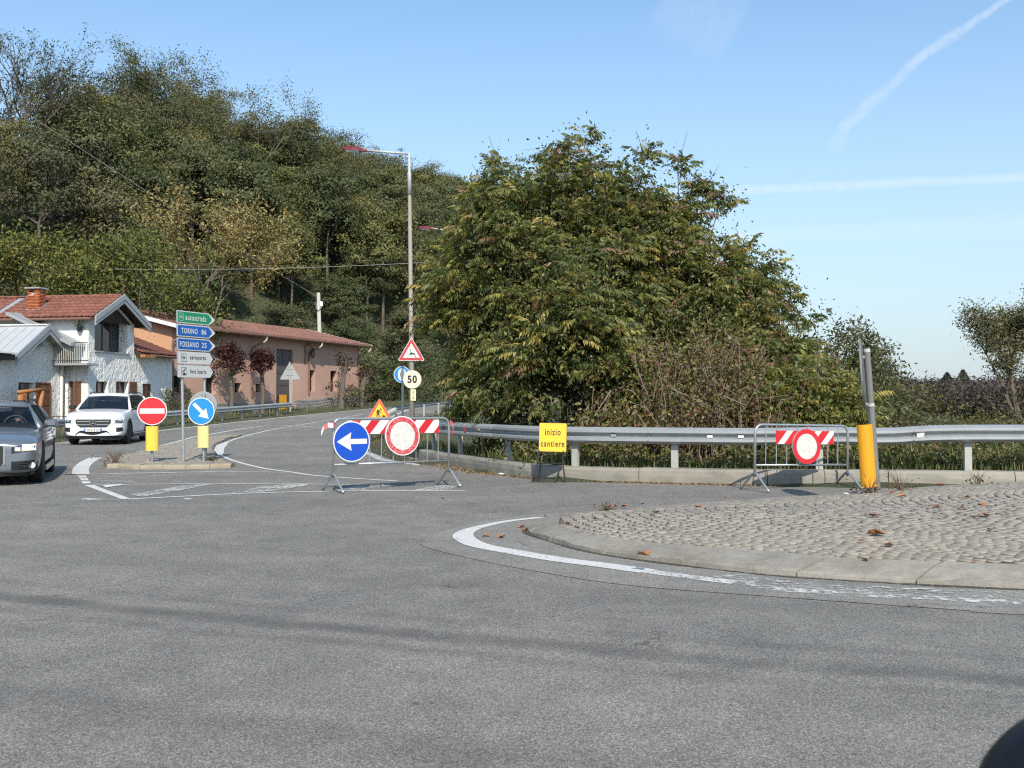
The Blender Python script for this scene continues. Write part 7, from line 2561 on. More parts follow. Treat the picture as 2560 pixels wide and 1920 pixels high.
# ---- a few trees that stand out on the hill
def branchy(base, h, spread, seed, depth=5, r0=0.16, stems=3, upness=0.35):
    r = np.random.default_rng(seed)
    mb = MB(); tips = []

    def grow(p, d, L, rad, lv):
        n = 3
        pts = [p]
        for k in range(n):
            d = unit(d + r.normal(size=3) * 0.16 + np.array([0, 0, upness * 0.12]))
            pts.append(pts[-1] + d * L / n)
        mb.tube([tuple(q) for q in pts], [rad, rad * 0.9, rad * 0.78, rad * 0.62], 5 if lv < 2 else 4 if lv < 3 else 3, lv < 2)
        if lv >= depth - 1:
            tips.extend(pts[1:])
            return
        if lv >= depth - 2: tips.extend(pts[2:])
        for k in range(r.integers(2, 4)):
            a = r.normal(size=3); a = unit(a - d * (a @ d))
            sp = r.uniform(0.35, 0.75) * spread
            grow(pts[-1 - (k > 1)], unit(d * math.cos(sp) + a * math.sin(sp)), L * r.uniform(0.62, 0.82), rad * 0.58, lv + 1)
    for s in range(stems):
        a = 2 * PI * s / stems + r.uniform(-.4, .4)
        tilt = 0.16 * spread if stems > 1 else 0.03
        grow(np.array(base) + np.array([math.cos(a), math.sin(a), 0]) * 0.15 * (stems > 1), unit(np.array([math.cos(a) * tilt, math.sin(a) * tilt, 1.0])), h * 0.34, r0, 0)
    return mb, np.array(tips)


def special(name, label, cat, pos, h, spread, seed, leafn, leaf_size, pal, wts, depth=5, r0=0.16, stems=3, sig=0.28, leafmat='leaf_hill', barkmat='bark', aspect=0.42):
    t = thing(name, label, cat, pos)
    mb, tips = branchy((0, 0, -0.4), h, spread, seed, depth, r0, stems)
    sc = h / max(tips[:, 2].max(), 0.1)
    mb.v = [v * sc for v in mb.v]; tips = tips * sc
    put("trunk", mesh_data("trunk", mb.v, mb.f, M[barkmat]), t, wm(t))
    r = np.random.default_rng(seed + 1)
    if leafn:
        i = r.integers(0, len(tips), leafn)
        V, Fq, T = leaf_quads(tips[i] + r.normal(size=(leafn, 3)) * sig, leaf_size, pal, wts, 0.4, aspect, r)
        put("crown", mesh_data("crown", V, Fq, M[leafmat], tint=T), t, wm(t))
    return t


def hillspot(u, v, Y):
    p = atd(u, v, Y)
    g = float(groundz(p.x, Y)[0])
    return Vector((p.x, Y, g)), p.z - g


p, h = hillspot(35, 45, 78)
special("tree", "tall nearly bare tree at the top left corner, taller than the wood", "tree", p, h, 0.8, 21, 4200, 0.22, [HB, HO, HD], [3, 4, 2], 7, 0.26, 3, 0.17)
p, h = hillspot(150, 200, 82)
special("tree", "half bare tree just right of the tall bare one on the hilltop", "tree", p, h, 0.9, 23, 6500, 0.25, [HO, HD, HB], [4, 3, 2], 6, 0.2, 2, 0.36)
p, h = hillspot(490, 485, 72)
special("tree", "pale yellow feathery tree halfway up the hill, above the white house", "tree", p, max(h, 6), 0.8, 25, 8000, 0.28, [(.30, .25, .125), (.24, .20, .09), HO], [5, 3, 2], 5, 0.14, 3, 0.42)
for j, (u, v, Y, lab) in enumerate(((110, 600, 58, "bright green feathery tree right behind the roof and chimney of the white house"), (260, 580, 60, "green and yellow tree behind the house roof, left of the direction sign"))):
    p, h = hillspot(u, v, Y)
    special("tree", lab, "tree", p, max(h, 6), 0.95, 31 + j, 14000, 0.24, [(.115, .145, .038), (.18, .18, .05), (.28, .23, .06), HG], [5, 3, 1.2, 3], 5, 0.15, 3, 0.5)
p, h = hillspot(400, 95 * 1.157, 100)
for j, (u, v, Y, lab) in enumerate(((400, 125, 97, "airy tall tree on the skyline above the white house"), (560, 190, 100, "airy brownish tree on the skyline left of the street lamp"), (250, 165, 95, "airy tree on the skyline between the bare tree and the highest crown"), (860, 330, 104, "small leafy tree on the skyline just left of the street lamp head"))):
    p, h = hillspot(u, v, Y)
    special("tree", lab, "tree", p, max(h, 7), 0.9, 51 + j, 7000, 0.24, [HO, HG, HB], [4, 3, 2], 6, 0.18, 2, 0.42)

# ------------------------------------------------------------------ trees along the salmon building
def before_wall(zx, zy, off):
    A2 = (A_[0] + E_[1] / math.hypot(*E_) * off, A_[1] - E_[0] / math.hypot(*E_) * off)
    s_, _ = hit(A2, E_, *z2(zx, zy))
    p = frame2(A2, E_) @ Vector((s_, 0, 0))
    p.z = float(groundz(p.x, p.y)[0])
    return p


PU = [(.085, .034, .036), (.060, .026, .030), (.125, .060, .05), (.09, .05, .04)]
for (zx, zy, wx, top, lab) in ((700, 1130, 172, 480, "purple leaved pollard tree before the salmon building, the wider of the pair"), (1008, 1110, 138, 535, "purple leaved pollard tree between the wider purple tree and the tall door")):
    p = before_wall(zx, zy, 1.5); g = p.z
    k_ = 2600 / p.y
    R_ = wx / 3.95 / k_
    zt = EYE + (HOR - (740 + top / 3.95)) * p.y / 2600 - g
    zc_ = zt - R_ * 1.05
    V, Fq, T, C = crown(60, R_, R_ * 1.12, zc_, 48, 0.16, PU, [4, 3, 2, 1], int(zx), clump_r=0.26, flat=0.8, lop=0.15, aspect=0.5, skirt=0.1)
    t = thing("plum_tree", lab, "tree", p)
    plant_obj("crown", V, Fq, T, M['leaf'], t)
    mb = MB(); mb.tube([(0.0, 0, -0.3), (0.05, 0.02, (zc_ - R_) * 0.5), (-0.02, 0, zc_ - R_ * 0.75)], [0.13, 0.105, 0.13], 8)
    for q in C[:26]: mb.tube([(-0.02, 0, zc_ - R_ * 0.8), tuple(q * 0.5 + np.array([0, 0, (zc_ - R_) * 0.5 + 0.1])), tuple(q)], [0.05, 0.03, 0.01], 4)
    put("trunk", mesh_data("trunk", mb.v, mb.f, M['bark']), t, wm(t))
for (zx, top, lab, dx) in ((1790, 600, "stumpy pale pollard trunk with dead brown leaves at the far end of the salmon wall", 0), (1985, 745, "dark pollard stump past the far corner of the salmon building", 0.8)):
    p = before_wall(zx, 1050, 1.2); g = p.z
    zt = EYE + (HOR - (740 + top / 3.95)) * p.y / 2600 - g
    t = thing("pollard_tree", lab, "tree", p)
    mb = MB(); r = np.random.default_rng(int(zx))
    mb.tube([(0, 0, -0.3), (0.05, 0, zt * 0.3), (0.12, 0, zt * 0.6), (0.25, 0, zt * 0.85)], [0.22, 0.17, 0.17, 0.2], 8)
    tips = []
    for k in range(22):
        a = r.uniform(0, 6.28); e = np.array([0.25 + 0.45 * math.cos(a), 0.45 * math.sin(a), zt * r.uniform(0.72, 1.08)])
        mb.tube([(0.2, 0, zt * r.uniform(.6, .85)), tuple(e)], [0.045, 0.02], 4); tips.append(e)
    for k in range(6):
        a = r.uniform(0, 6.28); e = np.array([0.8 * math.cos(a), 0.5 * math.sin(a), zt * r.uniform(0.2, 0.5)])
        mb.tube([(0.1, 0, zt * .12), tuple(e)], [0.02, 0.008], 4); tips.append(e)
    put("trunk", mesh_data("trunk", mb.v, mb.f, M['bark']), t, wm(t))
    tips = np.array(tips); i = r.integers(0, len(tips), 260)
    V, Fq, T = leaf_quads(tips[i] + r.normal(size=(260, 3)) * 0.14, 0.2, [(.10, .055, .035), (.06, .04, .03)], [1, 1], 0.2, 0.55, r)
    plant_obj("crown", V, Fq, T, M['leaf'], t)
# shrubs at the far bend and along the wall
def shrub(label, pos, rx, rz, n, per, size, pal, wts, seed, name="shrub", group=None, mat='leaf', flat=0.7, aspect=0.5, stems=8):
    t = thing(name, label, "shrub", pos, 0, group)
    V, Fq, T, C = crown(n, rx, rz, rz * 0.75, per, size, pal, wts, seed, clump_r=0.32, flat=flat, lop=0.22, aspect=aspect, skirt=-0.3)
    V[:, 2] = np.maximum(V[:, 2], 0.02)
    plant_obj("foliage", V, Fq, T, M[mat], t)
    mb = MB()
    for q in C[:stems]: mb.tube([(q[0] * 0.15, q[1] * 0.15, -0.2), tuple(q * np.array([.6, .6, .55])), tuple(q)], [0.03, 0.02, 0.008], 4)
    put("stems", mesh_data("stems", mb.v, mb.f, M['twig']), t, wm(t))
    return t


for (u, v, Y, rx, rz, lab) in ((965, 1000, 84, 2.0, 1.8, "round green bush at the far bend behind the snow chain sign"), (905, 985, 82, 1.3, 2.2, "dark bushy scrub past the far corner of the salmon building"), (1040, 985, 88, 2.6, 2.4, "green scrub on the far bank behind the lamp post"), (1130, 990, 80, 3.0, 2.6, "dark green scrub behind the far guardrail")):
    p = atd(u, v, Y); p.z = float(groundz(p.x, p.y)[0])
    shrub(lab, p, rx, rz, 60, 55, 0.24, [HG, HD, HO, HY], [4, 3, 3, 1], int(u), mat='leaf_hill')
for (zx, w_, lab) in ((90, 0.8, "small bush at the corner between the white house and the salmon wall"), (330, 0.7, "low bush at the salmon wall left of the purple trees"), (1880, 0.9, "low weedy bush beside the stumpy pollard trunk")):
    p = before_wall(zx, 1050, 0.9)
    shrub(lab, p, w_, 0.9, 30, 30, 0.14, [HG, HO, HB], [4, 3, 2], int(zx))
for t_, c, s in PLANTS:
    r = np.random.default_rng(int(c.x * 100) & 255)
    P = np.array(c) + r.normal(size=(70, 3)) * np.array([s * .6, s * .6, s * .5]) + np.array([0, 0, s * .5])
    V, Fq, T = leaf_quads(P, 0.09, [HB, HG, HY], [2, 2, 1], 0.3, 0.5, r)
    plant_obj("plant", V, Fq, T, M['leaf'], t_, Matrix.Identity(4))

# ------------------------------------------------------------------ the thicket behind the guardrail
def frond(seed, pal, wts, L=0.46, pairs=8, leaf=0.100):
    """one pinnate leaf: arching stalk with paired drooping leaflets"""
    r = np.random.default_rng(seed)
    V, Fq, T = [], [], []
    base = np.array(pal[r.choice(len(pal), p=np.array(wts) / np.sum(wts))])
    pt = lambda t: np.array([L * (t - 0.14 * t * t), 0, L * (0.20 * t - 0.55 * t * t)])
    for k in range(6):
        a, b = pt(k / 6), pt((k + 1) / 6)
        w = 0.006 * (1 - k / 8)
        i = len(V)
        V += [a + [0, -w, 0], a + [0, w, 0], b + [0, w * .8, 0], b + [0, -w * .8, 0]]
        Fq.append((i, i + 1, i + 2, i + 3)); T += [(.14, .10, .05, 1)] * 4
    for k in range(pairs):
        t = 0.2 + 0.8 * (k + 0.5) / pairs
        p = pt(t)
        for s in (-1, 1):
            if r.random() < 0.06: continue
            ln = leaf * (0.75 + 0.45 * math.sin(PI * min(1, t * 0.9))) * r.uniform(0.85, 1.15)
            d = unit(np.array([0.22 + r.normal() * .12, s * 0.62, -0.72 + r.normal() * .25]))
            sd = unit(np.cross(d, np.array([r.normal() * .25, r.normal() * .1, 1.0])))
            w = ln * 0.18
            nrm = np.cross(sd, d)
            i = len(V)
            V += [p, p + d * ln * 0.35 + sd * w + nrm * .006, p + d * ln - np.array([0, 0, .02]), p + d * ln * 0.35 - sd * w + nrm * .006]
            Fq.append((i, i + 1, i + 2, i + 3))
            c = base * r.uniform(0.82, 1.2)
            T += [(*c, 1)] * 4
    return np.array(V), np.array(Fq), np.array(T)


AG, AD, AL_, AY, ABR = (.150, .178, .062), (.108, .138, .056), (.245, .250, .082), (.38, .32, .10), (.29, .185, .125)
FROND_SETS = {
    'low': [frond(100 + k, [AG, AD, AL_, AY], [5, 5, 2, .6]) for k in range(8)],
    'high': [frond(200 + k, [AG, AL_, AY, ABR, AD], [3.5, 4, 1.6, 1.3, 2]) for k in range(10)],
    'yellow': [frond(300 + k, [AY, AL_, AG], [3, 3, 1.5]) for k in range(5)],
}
FROND_ME = {k: [mesh_data("frond", v, f, M['leaf'], tint=t) for v, f, t in s] for k, s in FROND_SETS.items()}


def tree_of_heaven(label, pos, h, rx, seed, ntip=120, n_obj=60, yellow=0.06, low_cut=0.25, lean=(0, 0)):
    r = np.random.default_rng(seed)
    t = thing("ailanthus_tree", label, "tree", pos, 0, None)
    mb = MB()
    # tips over a dome, denser outside
    d = unit(r.normal(size=(ntip, 3)) + np.array([0, -0.25, 0.15]))
    d[:, 2] = np.abs(d[:, 2]) * 1.0 - (r.random(ntip) < 0.35) * 0.5
    rad = r.uniform(0.45, 1.0, ntip) ** 0.5
    az = np.arctan2(d[:, 1], d[:, 0])
    wob = 1 + 0.12 * np.sin(3 * az + seed) + 0.08 * np.sin(5 * az + d[:, 2] * 4)
    hc = h * 0.5
    tips = d * rad[:, None] * wob[:, None] * np.array([rx, rx * 0.9, h * 0.5]) + np.array([lean[0], lean[1], hc])
    tips = tips[tips[:, 2] > h * low_cut]
    forks = []
    for s in range(4):
        a = r.uniform(0, 6.28)
        b0 = np.array([0.35 * math.cos(a), 0.35 * math.sin(a), -0.6]); b1 = np.array([rx * 0.3 * math.cos(a), rx * 0.3 * math.sin(a), h * r.uniform(.35, .5)]) + np.array([lean[0] * .6, lean[1] * .6, 0])
        mb.tube([tuple(b0), tuple((b0 + b1) / 2 + r.normal(size=3) * .12), tuple(b1)], [0.085, 0.065, 0.045], 7)
        forks += [b1, (b0 + b1) / 2 + np.array([0, 0, .3])]
    forks = np.array(forks)
    for q in tips:
        f = forks[np.argmin(((forks - q) ** 2).sum(1) + r.uniform(0, 1.5, len(forks)))]
        mid = (f + q) / 2 + np.array([0, 0, 0.15]) + r.normal(size=3) * 0.12
        mb.tube([tuple(f), tuple(mid), tuple(q)], [0.030, 0.018, 0.010], 4, False)
    for q in tips[tips[:, 2] > np.quantile(tips[:, 2], 0.80)][:26]:
        e = q + np.array([r.normal() * .15, r.normal() * .15, r.uniform(.35, .8)])
        mb.tube([tuple(q), tuple(e)], [0.010, 0.004], 3, False)
    put("trunk", mesh_data("trunk", mb.v, mb.f, M['bark']), t, wm(t))
    inst = []
    for q in tips:
        out = unit(q - np.array([lean[0], lean[1], hc * 0.8]))
        a0 = r.uniform(0, 6.28); n = r.integers(13, 20)
        rel = (q[2] - h * low_cut) / (h * (1 - low_cut))
        for k in range(n):
            a = a0 + 2.4 * k
            dr = unit(np.array([math.cos(a), math.sin(a), r.uniform(-.5, .6)]) + out * r.uniform(.2, 1.0))
            x = dr; z = unit(np.array([0, 0, 1.0]) + r.normal(size=3) * .42 - x * x[2]); y = unit(np.cross(z, x)); z = np.cross(x, y)
            s = r.uniform(0.6, 1.3)
            R = np.column_stack([x, y, z]) * s
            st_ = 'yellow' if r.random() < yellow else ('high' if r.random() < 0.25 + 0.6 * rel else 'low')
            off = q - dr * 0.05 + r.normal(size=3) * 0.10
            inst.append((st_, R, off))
    # the fronds nearest the road and outermost become parts of their own
    W = np.array(pos)
    key = [np.linalg.norm(i[2] + i[1][:, 0] * 0.4 + W) - 0.6 * np.linalg.norm((i[2] - np.array([lean[0], lean[1], hc])) / np.array([rx, rx, h * .5])) for i in inst]
    order = np.argsort(key)
    Vs, Fs, Ts, b = [], [], [], 0
    for n_, i in enumerate(order):
        st_, R, off = inst[i]
        k = int(r.integers(len(FROND_SETS[st_])))
        if n_ < n_obj:
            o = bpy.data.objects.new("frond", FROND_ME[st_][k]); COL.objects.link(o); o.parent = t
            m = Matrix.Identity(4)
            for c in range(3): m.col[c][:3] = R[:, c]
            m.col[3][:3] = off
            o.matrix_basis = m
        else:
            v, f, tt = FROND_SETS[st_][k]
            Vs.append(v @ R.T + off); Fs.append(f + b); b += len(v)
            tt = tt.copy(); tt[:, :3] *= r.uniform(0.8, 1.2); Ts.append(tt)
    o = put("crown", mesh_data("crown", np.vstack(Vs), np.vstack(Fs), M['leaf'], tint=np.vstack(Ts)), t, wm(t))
    o['kind'] = 'stuff'
    # single leaves of creepers and side shoots between the fronds
    nf = int(len(tips) * 75)
    P = tips[r.integers(0, len(tips), nf)] + r.normal(size=(nf, 3)) * 0.24
    V, Fq, T = leaf_quads(P, 0.085, [AG, AD, AL_, ABR], [4, 3, 2, .8], 0.25, 0.55, r)
    o = put("side_leaves", mesh_data("side_leaves", V, Fq, M['leaf'], tint=T), t, wm(t)); o['kind'] = 'stuff'
    # dry pinkish seed bunches
    sb = tips[np.argsort(-tips[:, 2] + r.uniform(0, h * .7, len(tips)))[:22]]
    P = np.repeat(sb, 46, 0) + r.normal(size=(len(sb) * 46, 3)) * np.array([.11, .11, .10]) + np.array([0, 0, .05])
    V, Fq, T = leaf_quads(P, 0.055, [(.30, .21, .155), (.22, .14, .10)], [2, 1], 0.1, 0.4, r)
    o = put("seed_bunches", mesh_data("seed_bunches", V, Fq, M['leaf'], tint=T), t, wm(t)); o['kind'] = 'stuff'
    return t


gq = lambda x, y: Vector((x, y, float(groundz(x, y)[0])))
tree_of_heaven("leafy tree of heaven at the left end of the thicket, overhanging the lamp post", gq(-0.2, 22.9), 5.9, 1.85, 1, 220, 60, .07, .50)
tree_of_heaven("tallest tree of heaven in the thicket, with bare twigs on top", gq(1.3, 22.5), 7.2, 2.45, 2, 310, 60, .08, .22)
tree_of_heaven("tree of heaven with yellowing fronds, right of the tallest one", gq(3.05, 22.6), 6.8, 2.1, 3, 260, 60, .09, .22)
tree_of_heaven("lower tree of heaven sloping down at the right of the thicket", gq(4.65, 22.4), 5.6, 1.8, 4, 210, 60, .07, .26)
tree_of_heaven("small tree of heaven with yellow fronds, behind the rail left of the right-hand barrier", gq(5.6, 19.6), 2.6, 1.15, 5, 60, 50, .5, .12)
tree_of_heaven("dark young tree of heaven low down behind the works board", gq(1.1, 20.6), 3.9, 1.5, 6, 130, 50, .05, .10)
tree_of_heaven("dark young tree of heaven low down beside the lamp post", gq(-0.15, 22.6), 3.3, 1.05, 7, 90, 40, .05, .10)


def bramble(label, pos, rx, rz, seed, n, per, pal, wts, canes, size=0.10):
    t = thing("bramble_bush", label, "shrub", pos)
    r = np.random.default_rng(seed)
    mb = MB(); pts = []
    for k in range(canes):
        a = r.uniform(0, 6.28); b0 = np.array([r.uniform(-rx, rx) * .8, r.uniform(-.5, .5), -0.3])
        e = b0 + np.array([math.cos(a) * rx * r.uniform(.2, .8), math.sin(a) * .7, rz * r.uniform(.5, 1.3)])
        m = (b0 + e) / 2 + np.array([r.normal() * .25, r.normal() * .2, r.uniform(0, .35) * rz])
        f = e + np.array([r.normal() * .4, r.normal() * .3, r.uniform(-.5, .2)])
        rr = r.uniform(.006, .024)
        mb.tube([tuple(b0), tuple(m), tuple(e), tuple(f)], [rr, rr * .8, rr * .55, rr * .3], 4, False)
        for q in range(8): pts.append(m * (1 - q / 8) + e * q / 8); pts.append(e * (1 - q / 8) + f * q / 8)
    put("stems", mesh_data("stems", mb.v, mb.f, M['twig']), t, wm(t))
    pts = np.array(pts)
    P = pts[r.integers(0, len(pts), n)] + r.normal(size=(n, 3)) * 0.14
    V, Fq, T = leaf_quads(P, size, pal, wts, 0.3, 0.62, r)
    plant_obj("foliage", V, Fq, T, M['leaf'], t)
    return t


DB, DT = (.150, .088, .055), (.22, .155, .095)
bramble("dry brown bramble tangle behind the guardrail, right of the works board", gq(2.4, 19.1), 1.2, 1.5, 61, 3600, 1, [DB, DT, AG, AL_], [3, 1.6, 3, 1.4], 60, .085)
bramble("dry bramble tangle with dead leaves in the middle of the guardrail stretch", gq(3.6, 18.9), 1.2, 2.3, 62, 5200, 1, [DB, DT, AG, AL_], [3.6, 2, 2.0, 1], 110, .08)
bramble("leafy creeper covered scrub right of the dry brambles", gq(4.9, 19.2), 1.0, 2.0, 63, 4600, 1, [AG, AL_, DB, AD], [4, 2.2, 1.2, 2], 50, .09)
bramble("green and brown climbing scrub in the heart of the thicket", gq(3.4, 20.6), 1.7, 3.3, 64, 8500, 1, [AG, AD, DB, AL_], [4, 3, 1.6, 2], 60, .09)
bramble("low green weeds behind the guardrail, left of the works board", gq(1.15, 19.3), 0.9, .7, 65, 2600, 1, [AG, AD, AL_, DT], [5, 3, 2, .7], 30, .08)
bramble("dark leafy scrub behind the guardrail next to the lamp post", gq(-0.1, 22.1), 0.8, 1.0, 66, 2600, 1, [AD, AG, AL_], [5, 3, 1], 30, .08)
bramble("creeper hung green scrub low in the middle of the thicket", gq(2.0, 20.9), 1.2, 2.7, 67, 5200, 1, [AG, AD, AL_, DB], [4, 4, 2, .8], 40, .09)

# feathery small tree and scrub right of the thicket
WD, WG = (.10, .112, .058), (.15, .16, .08)
special("tree", "loose dark leaved tree leaning out to the right of the thicket", "tree", gq(6.6, 26.5), 5.3 + 1.0, 0.95, 71, 9000, 0.13, [WD, WG, HB], [4, 3, 1.5], 5, 0.07, 4, 0.15, 'leaf', 'bark')
special("tree", "thin twiggy tree trailing bare twigs between the thicket and the leaning post", "tree", gq(8.4, 28.5), 4.6, 1.05, 72, 5200, 0.12, [WD, HB, WG], [3, 3, 2], 6, 0.06, 4, 0.13, 'leaf', 'twig')


def leafy(label, x, Y, vtop, rx, seed, pal, wts, n=90, per=60, size=0.2, zfrac=0.55, name="tree", mat='leaf'):
    g = float(groundz(x, Y)[0])
    H_ = EYE + (HOR - vtop) * Y / F - g
    t = thing(name, label, "tree", (x, Y, g))
    V, Fq, T, C = crown(n, rx, H_ * 0.5, H_ * 0.52, per, size, pal, wts, seed, clump_r=0.26, flat=0.75, lop=0.3, aspect=0.5, skirt=-0.35)
    k_ = H_ / np.quantile(V[:, 2], 0.997)
    V[:, 2] *= k_; C[:, 2] *= k_
    plant_obj("crown", V, Fq, T, M[mat], t)
    tr = limbs(C, (0, 0, -0.5), H_ * 0.3, 0.1, seed, 6)
    put("trunk", mesh_data("trunk", tr.v, tr.f, M['bark']), t, wm(t))
    return t


OL = [(.110, .118, .048), (.155, .148, .062), (.075, .086, .040), (.21, .18, .075)]
leafy("bushy green tree standing right behind the leaning marker post", 12.85, 38, 832, 1.65, 81, OL, [4, 3, 3, 1], 240, 110, .15)
leafy("lower rounded green tree left of the leaning marker post", 11.2, 37, 905, 1.5, 82, OL, [4, 3, 3, 1], 120, 90, .13)
leafy("spreading yellow green bush right of the amber drum", 14.3, 37, 965, 1.8, 83, [OL[1], OL[3], OL[0]], [3, 3, 3], 90, 55, .17)
leafy("greyish green bush between the thicket and the leaning post", 8.4, 31, 1000, 1.6, 84, [WG, WD, OL[1]], [3, 3, 2], 90, 55, .15)
p = gq(31.2, 60)
special("tree", "large loose tree with visible limbs at the right edge", "tree", p, EYE + (HOR - 735) * 60 / F - p.z, 0.72, 91, 42000, 0.2, [(.16, .155, .08), (.12, .122, .066), (.20, .17, .10)], [4, 3, 2], 6, 0.26, 3, 0.36, 'leaf_hill')
p = gq(33.5, 62)
special("tree", "taller brownish tree half cut off by the right edge", "tree", p, EYE + (HOR - 725) * 61 / F - p.z, 0.75, 92, 42000, 0.2, [(.19, .15, .085), (.15, .142, .075), (.12, .12, .066)], [3, 4, 3], 6, 0.24, 3, 0.38, 'leaf_hill')
leafy("dark bushy tree under the large loose tree at the right edge", 29.6, 56, 940, 2.6, 93, [(.06, .062, .03), (.085, .075, .04)], [3, 2], 90, 60, .24, mat='leaf_hill')
for j, (u, Y, vt, rx, lab) in enumerate(((2330, 30, 1045, 2.2, "leafy bush low behind the guardrail at the right"), (2520, 31, 1010, 2.4, "leafy bush behind the guardrail at the right edge"), (2240, 29, 1045, 1.6, "small bush behind the guardrail just right of the amber drum"), (2440, 36, 1028, 2.4, "yellowish bush between the two right-hand bushes, further back"), (2290, 52, 1034, 3.0, "dull green bush before the distant wood, right of the leaning post"), (2390, 55, 1030, 3.2, "dull green bush before the distant wood, below the two conifers"), (2500, 50, 1015, 3.0, "dull green bush before the distant wood, under the large right-hand tree"))):
    leafy(lab, (u - CX) / F * Y, Y, vt, rx, 95 + j, OL, [3, 3, 3, 1.5], 80, 60, .15, name="shrub")["category"] = "shrub"
# distant wood and two conifers
r_ = np.random.default_rng(77)
n = 300
Vs, Fs, Ts, b = [], [], [], 0
for k in range(n):
    Y = r_.uniform(95, 180); x = Y * r_.uniform(0.16, 0.56)
    g = float(groundz(x, Y)[0])
    ht = (EYE + (HOR - r_.uniform(944, 966) + 14 * (x / Y - 0.3)) * Y / F) - g
    V, Fq, T, C = crown(26, 2.6, ht * 0.5, ht * 0.5, 34, 0.55, [(.105, .082, .078), (.082, .066, .060), (.07, .068, .045), (.12, .095, .075)], [4, 3, 1.4, 1], 900 + k, clump_r=0.34, flat=1.3, skirt=-0.4, aspect=0.3, up=-0.1)
    V[:, 2] *= ht / np.quantile(V[:, 2], 0.995)
    Vs.append(V + np.array([x, Y, g])); Fs.append(Fq + b); Ts.append(T); b += len(V)
o = put("far_woods", mesh_data("far_woods", np.vstack(Vs), np.vstack(Fs), M['leaf_hill'], tint=np.vstack(Ts))); o['kind'] = 'stuff'
for u, vt, Y, lab in ((2368, 932, 140, "left one of two small dark conifers above the distant wood"), (2408, 925, 143, "right one of two small dark conifers above the distant wood")):
    x = (u - CX) / F * Y; g = float(groundz(x, Y)[0]); H_ = EYE + (HOR - vt) * Y / F - g
    t = thing("conifer", lab, "tree", (x, Y, g))
    mb = MB(); mb.tube([(0, 0, -0.4), (0, 0, H_ * 0.97)], [0.2, 0.03], 6); put("trunk", mesh_data("trunk", mb.v, mb.f, M['bark']), t, wm(t))
    zz_ = r_.uniform(0.15, 1, 2600) ** 0.8; rad = (1 - zz_) * 2.6 * (0.6 + 0.4 * np.abs(np.sin(zz_ * 34))) + 0.1; a = r_.uniform(0, 6.28, 2600); q = r_.uniform(.3, 1, 2600) ** .5
    V, Fq, T = leaf_quads(np.column_stack([rad * q * np.cos(a), rad * q * np.sin(a), zz_ * H_ - rad * q * .25]), 0.4, [(.075, .09, .085), (.09, .10, .095)], [1, 1], .3, .3, r_)  # crown green paled and greyed to stand for distance haze
    plant_obj("crown", V, Fq, T, M['leaf_hill'], t)


# ------------------------------------------------------------------ grass, weeds, litter
def blades(P, h0, h1, pal, wts, seed, w=0.012, name="grass"):
    r = np.random.default_rng(seed); N = len(P)
    h = r.uniform(h0, h1, N)[:, None]; a = r.uniform(0, 6.28, N); ln = r.uniform(.1, .6, N)[:, None]
    d = np.column_stack([np.cos(a), np.sin(a), np.zeros(N)]); s = np.column_stack([-np.sin(a), np.cos(a), np.zeros(N)]) * w
    up = np.array([0, 0, 1.0])
    V = np.stack([P - s, P + s, P + d * h * ln * .35 + up * h * .6 + s * .7, P + d * h * ln * .35 + up * h * .6 - s * .7, P + d * h * ln + up * h], 1).reshape(-1, 3)
    i = np.arange(N)[:, None] * 5
    Fq = np.vstack([np.hstack([i, i + 1, i + 2, i + 3]), np.hstack([i + 3, i + 2, i + 4, i + 4])])
    tri = [tuple(f[:3]) for f in Fq[N:]]
    faces = [tuple(f) for f in Fq[:N]] + tri
    k = r.choice(len(pal), N, p=np.array(wts) / np.sum(wts))
    col = np.array(pal)[k] * r.uniform(.75, 1.25, (N, 1))
    me = mesh_data(name, V.tolist(), faces, M['blade'], tint=np.repeat(np.column_stack([col, np.ones(N)]), 5, 0))
    o = put(name, me); o['kind'] = 'stuff'
    return o


GR = [(.11, .14, .045), (.08, .11, .038), (.20, .17, .085), (.28, .225, .13)]
r_ = np.random.default_rng(8)
ss = r_.uniform(0.2, ks[-1], 6000); oo = 0.40 + np.abs(r_.normal(size=6000)) * 0.45
KX, KY = np.interp(ss, ks, KP[:, 0]), np.interp(ss, ks, KP[:, 1])
TX, TY = np.gradient(KP[:, 0]), np.gradient(KP[:, 1]); tl_ = np.hypot(TX, TY)
NXv, NYv = np.interp(ss, ks, TY / tl_), np.interp(ss, ks, -TX / tl_)
gx, gy = KX + NXv * oo, KY + NYv * oo
blades(np.column_stack([gx, gy, groundz(gx, gy)]), .08, .34, GR, [4, 3, 1.5, .6], 1)
n = 15000
ss = r_.uniform(0.2, ks[-1] - 2, n); oo = 0.62 + np.abs(r_.normal(size=n)) * 0.45
KX, KY = np.interp(ss, ks, KP[:, 0]), np.interp(ss, ks, KP[:, 1])
NXv, NYv = np.interp(ss, ks, TY / tl_), np.interp(ss, ks, -TX / tl_)
gx, gy = KX + NXv * oo, KY + NYv * oo
clump = 0.25 + 0.75 * (np.sin(gx * 2.3) * np.sin(gx * 5.1 + 1) * .5 + .5)
P = np.column_stack([gx, gy, groundz(gx, gy) + r_.uniform(0, .6, n) * clump])
V, Fq, T = leaf_quads(P, .085, [AG, AL_, DT, AD, (.30, .25, .13)], [4, 3, 3, 2, 2], .3, .55, r_)
o = plant_obj("verge_weeds", V, Fq, T, M['leaf'], None); o['kind'] = 'stuff'
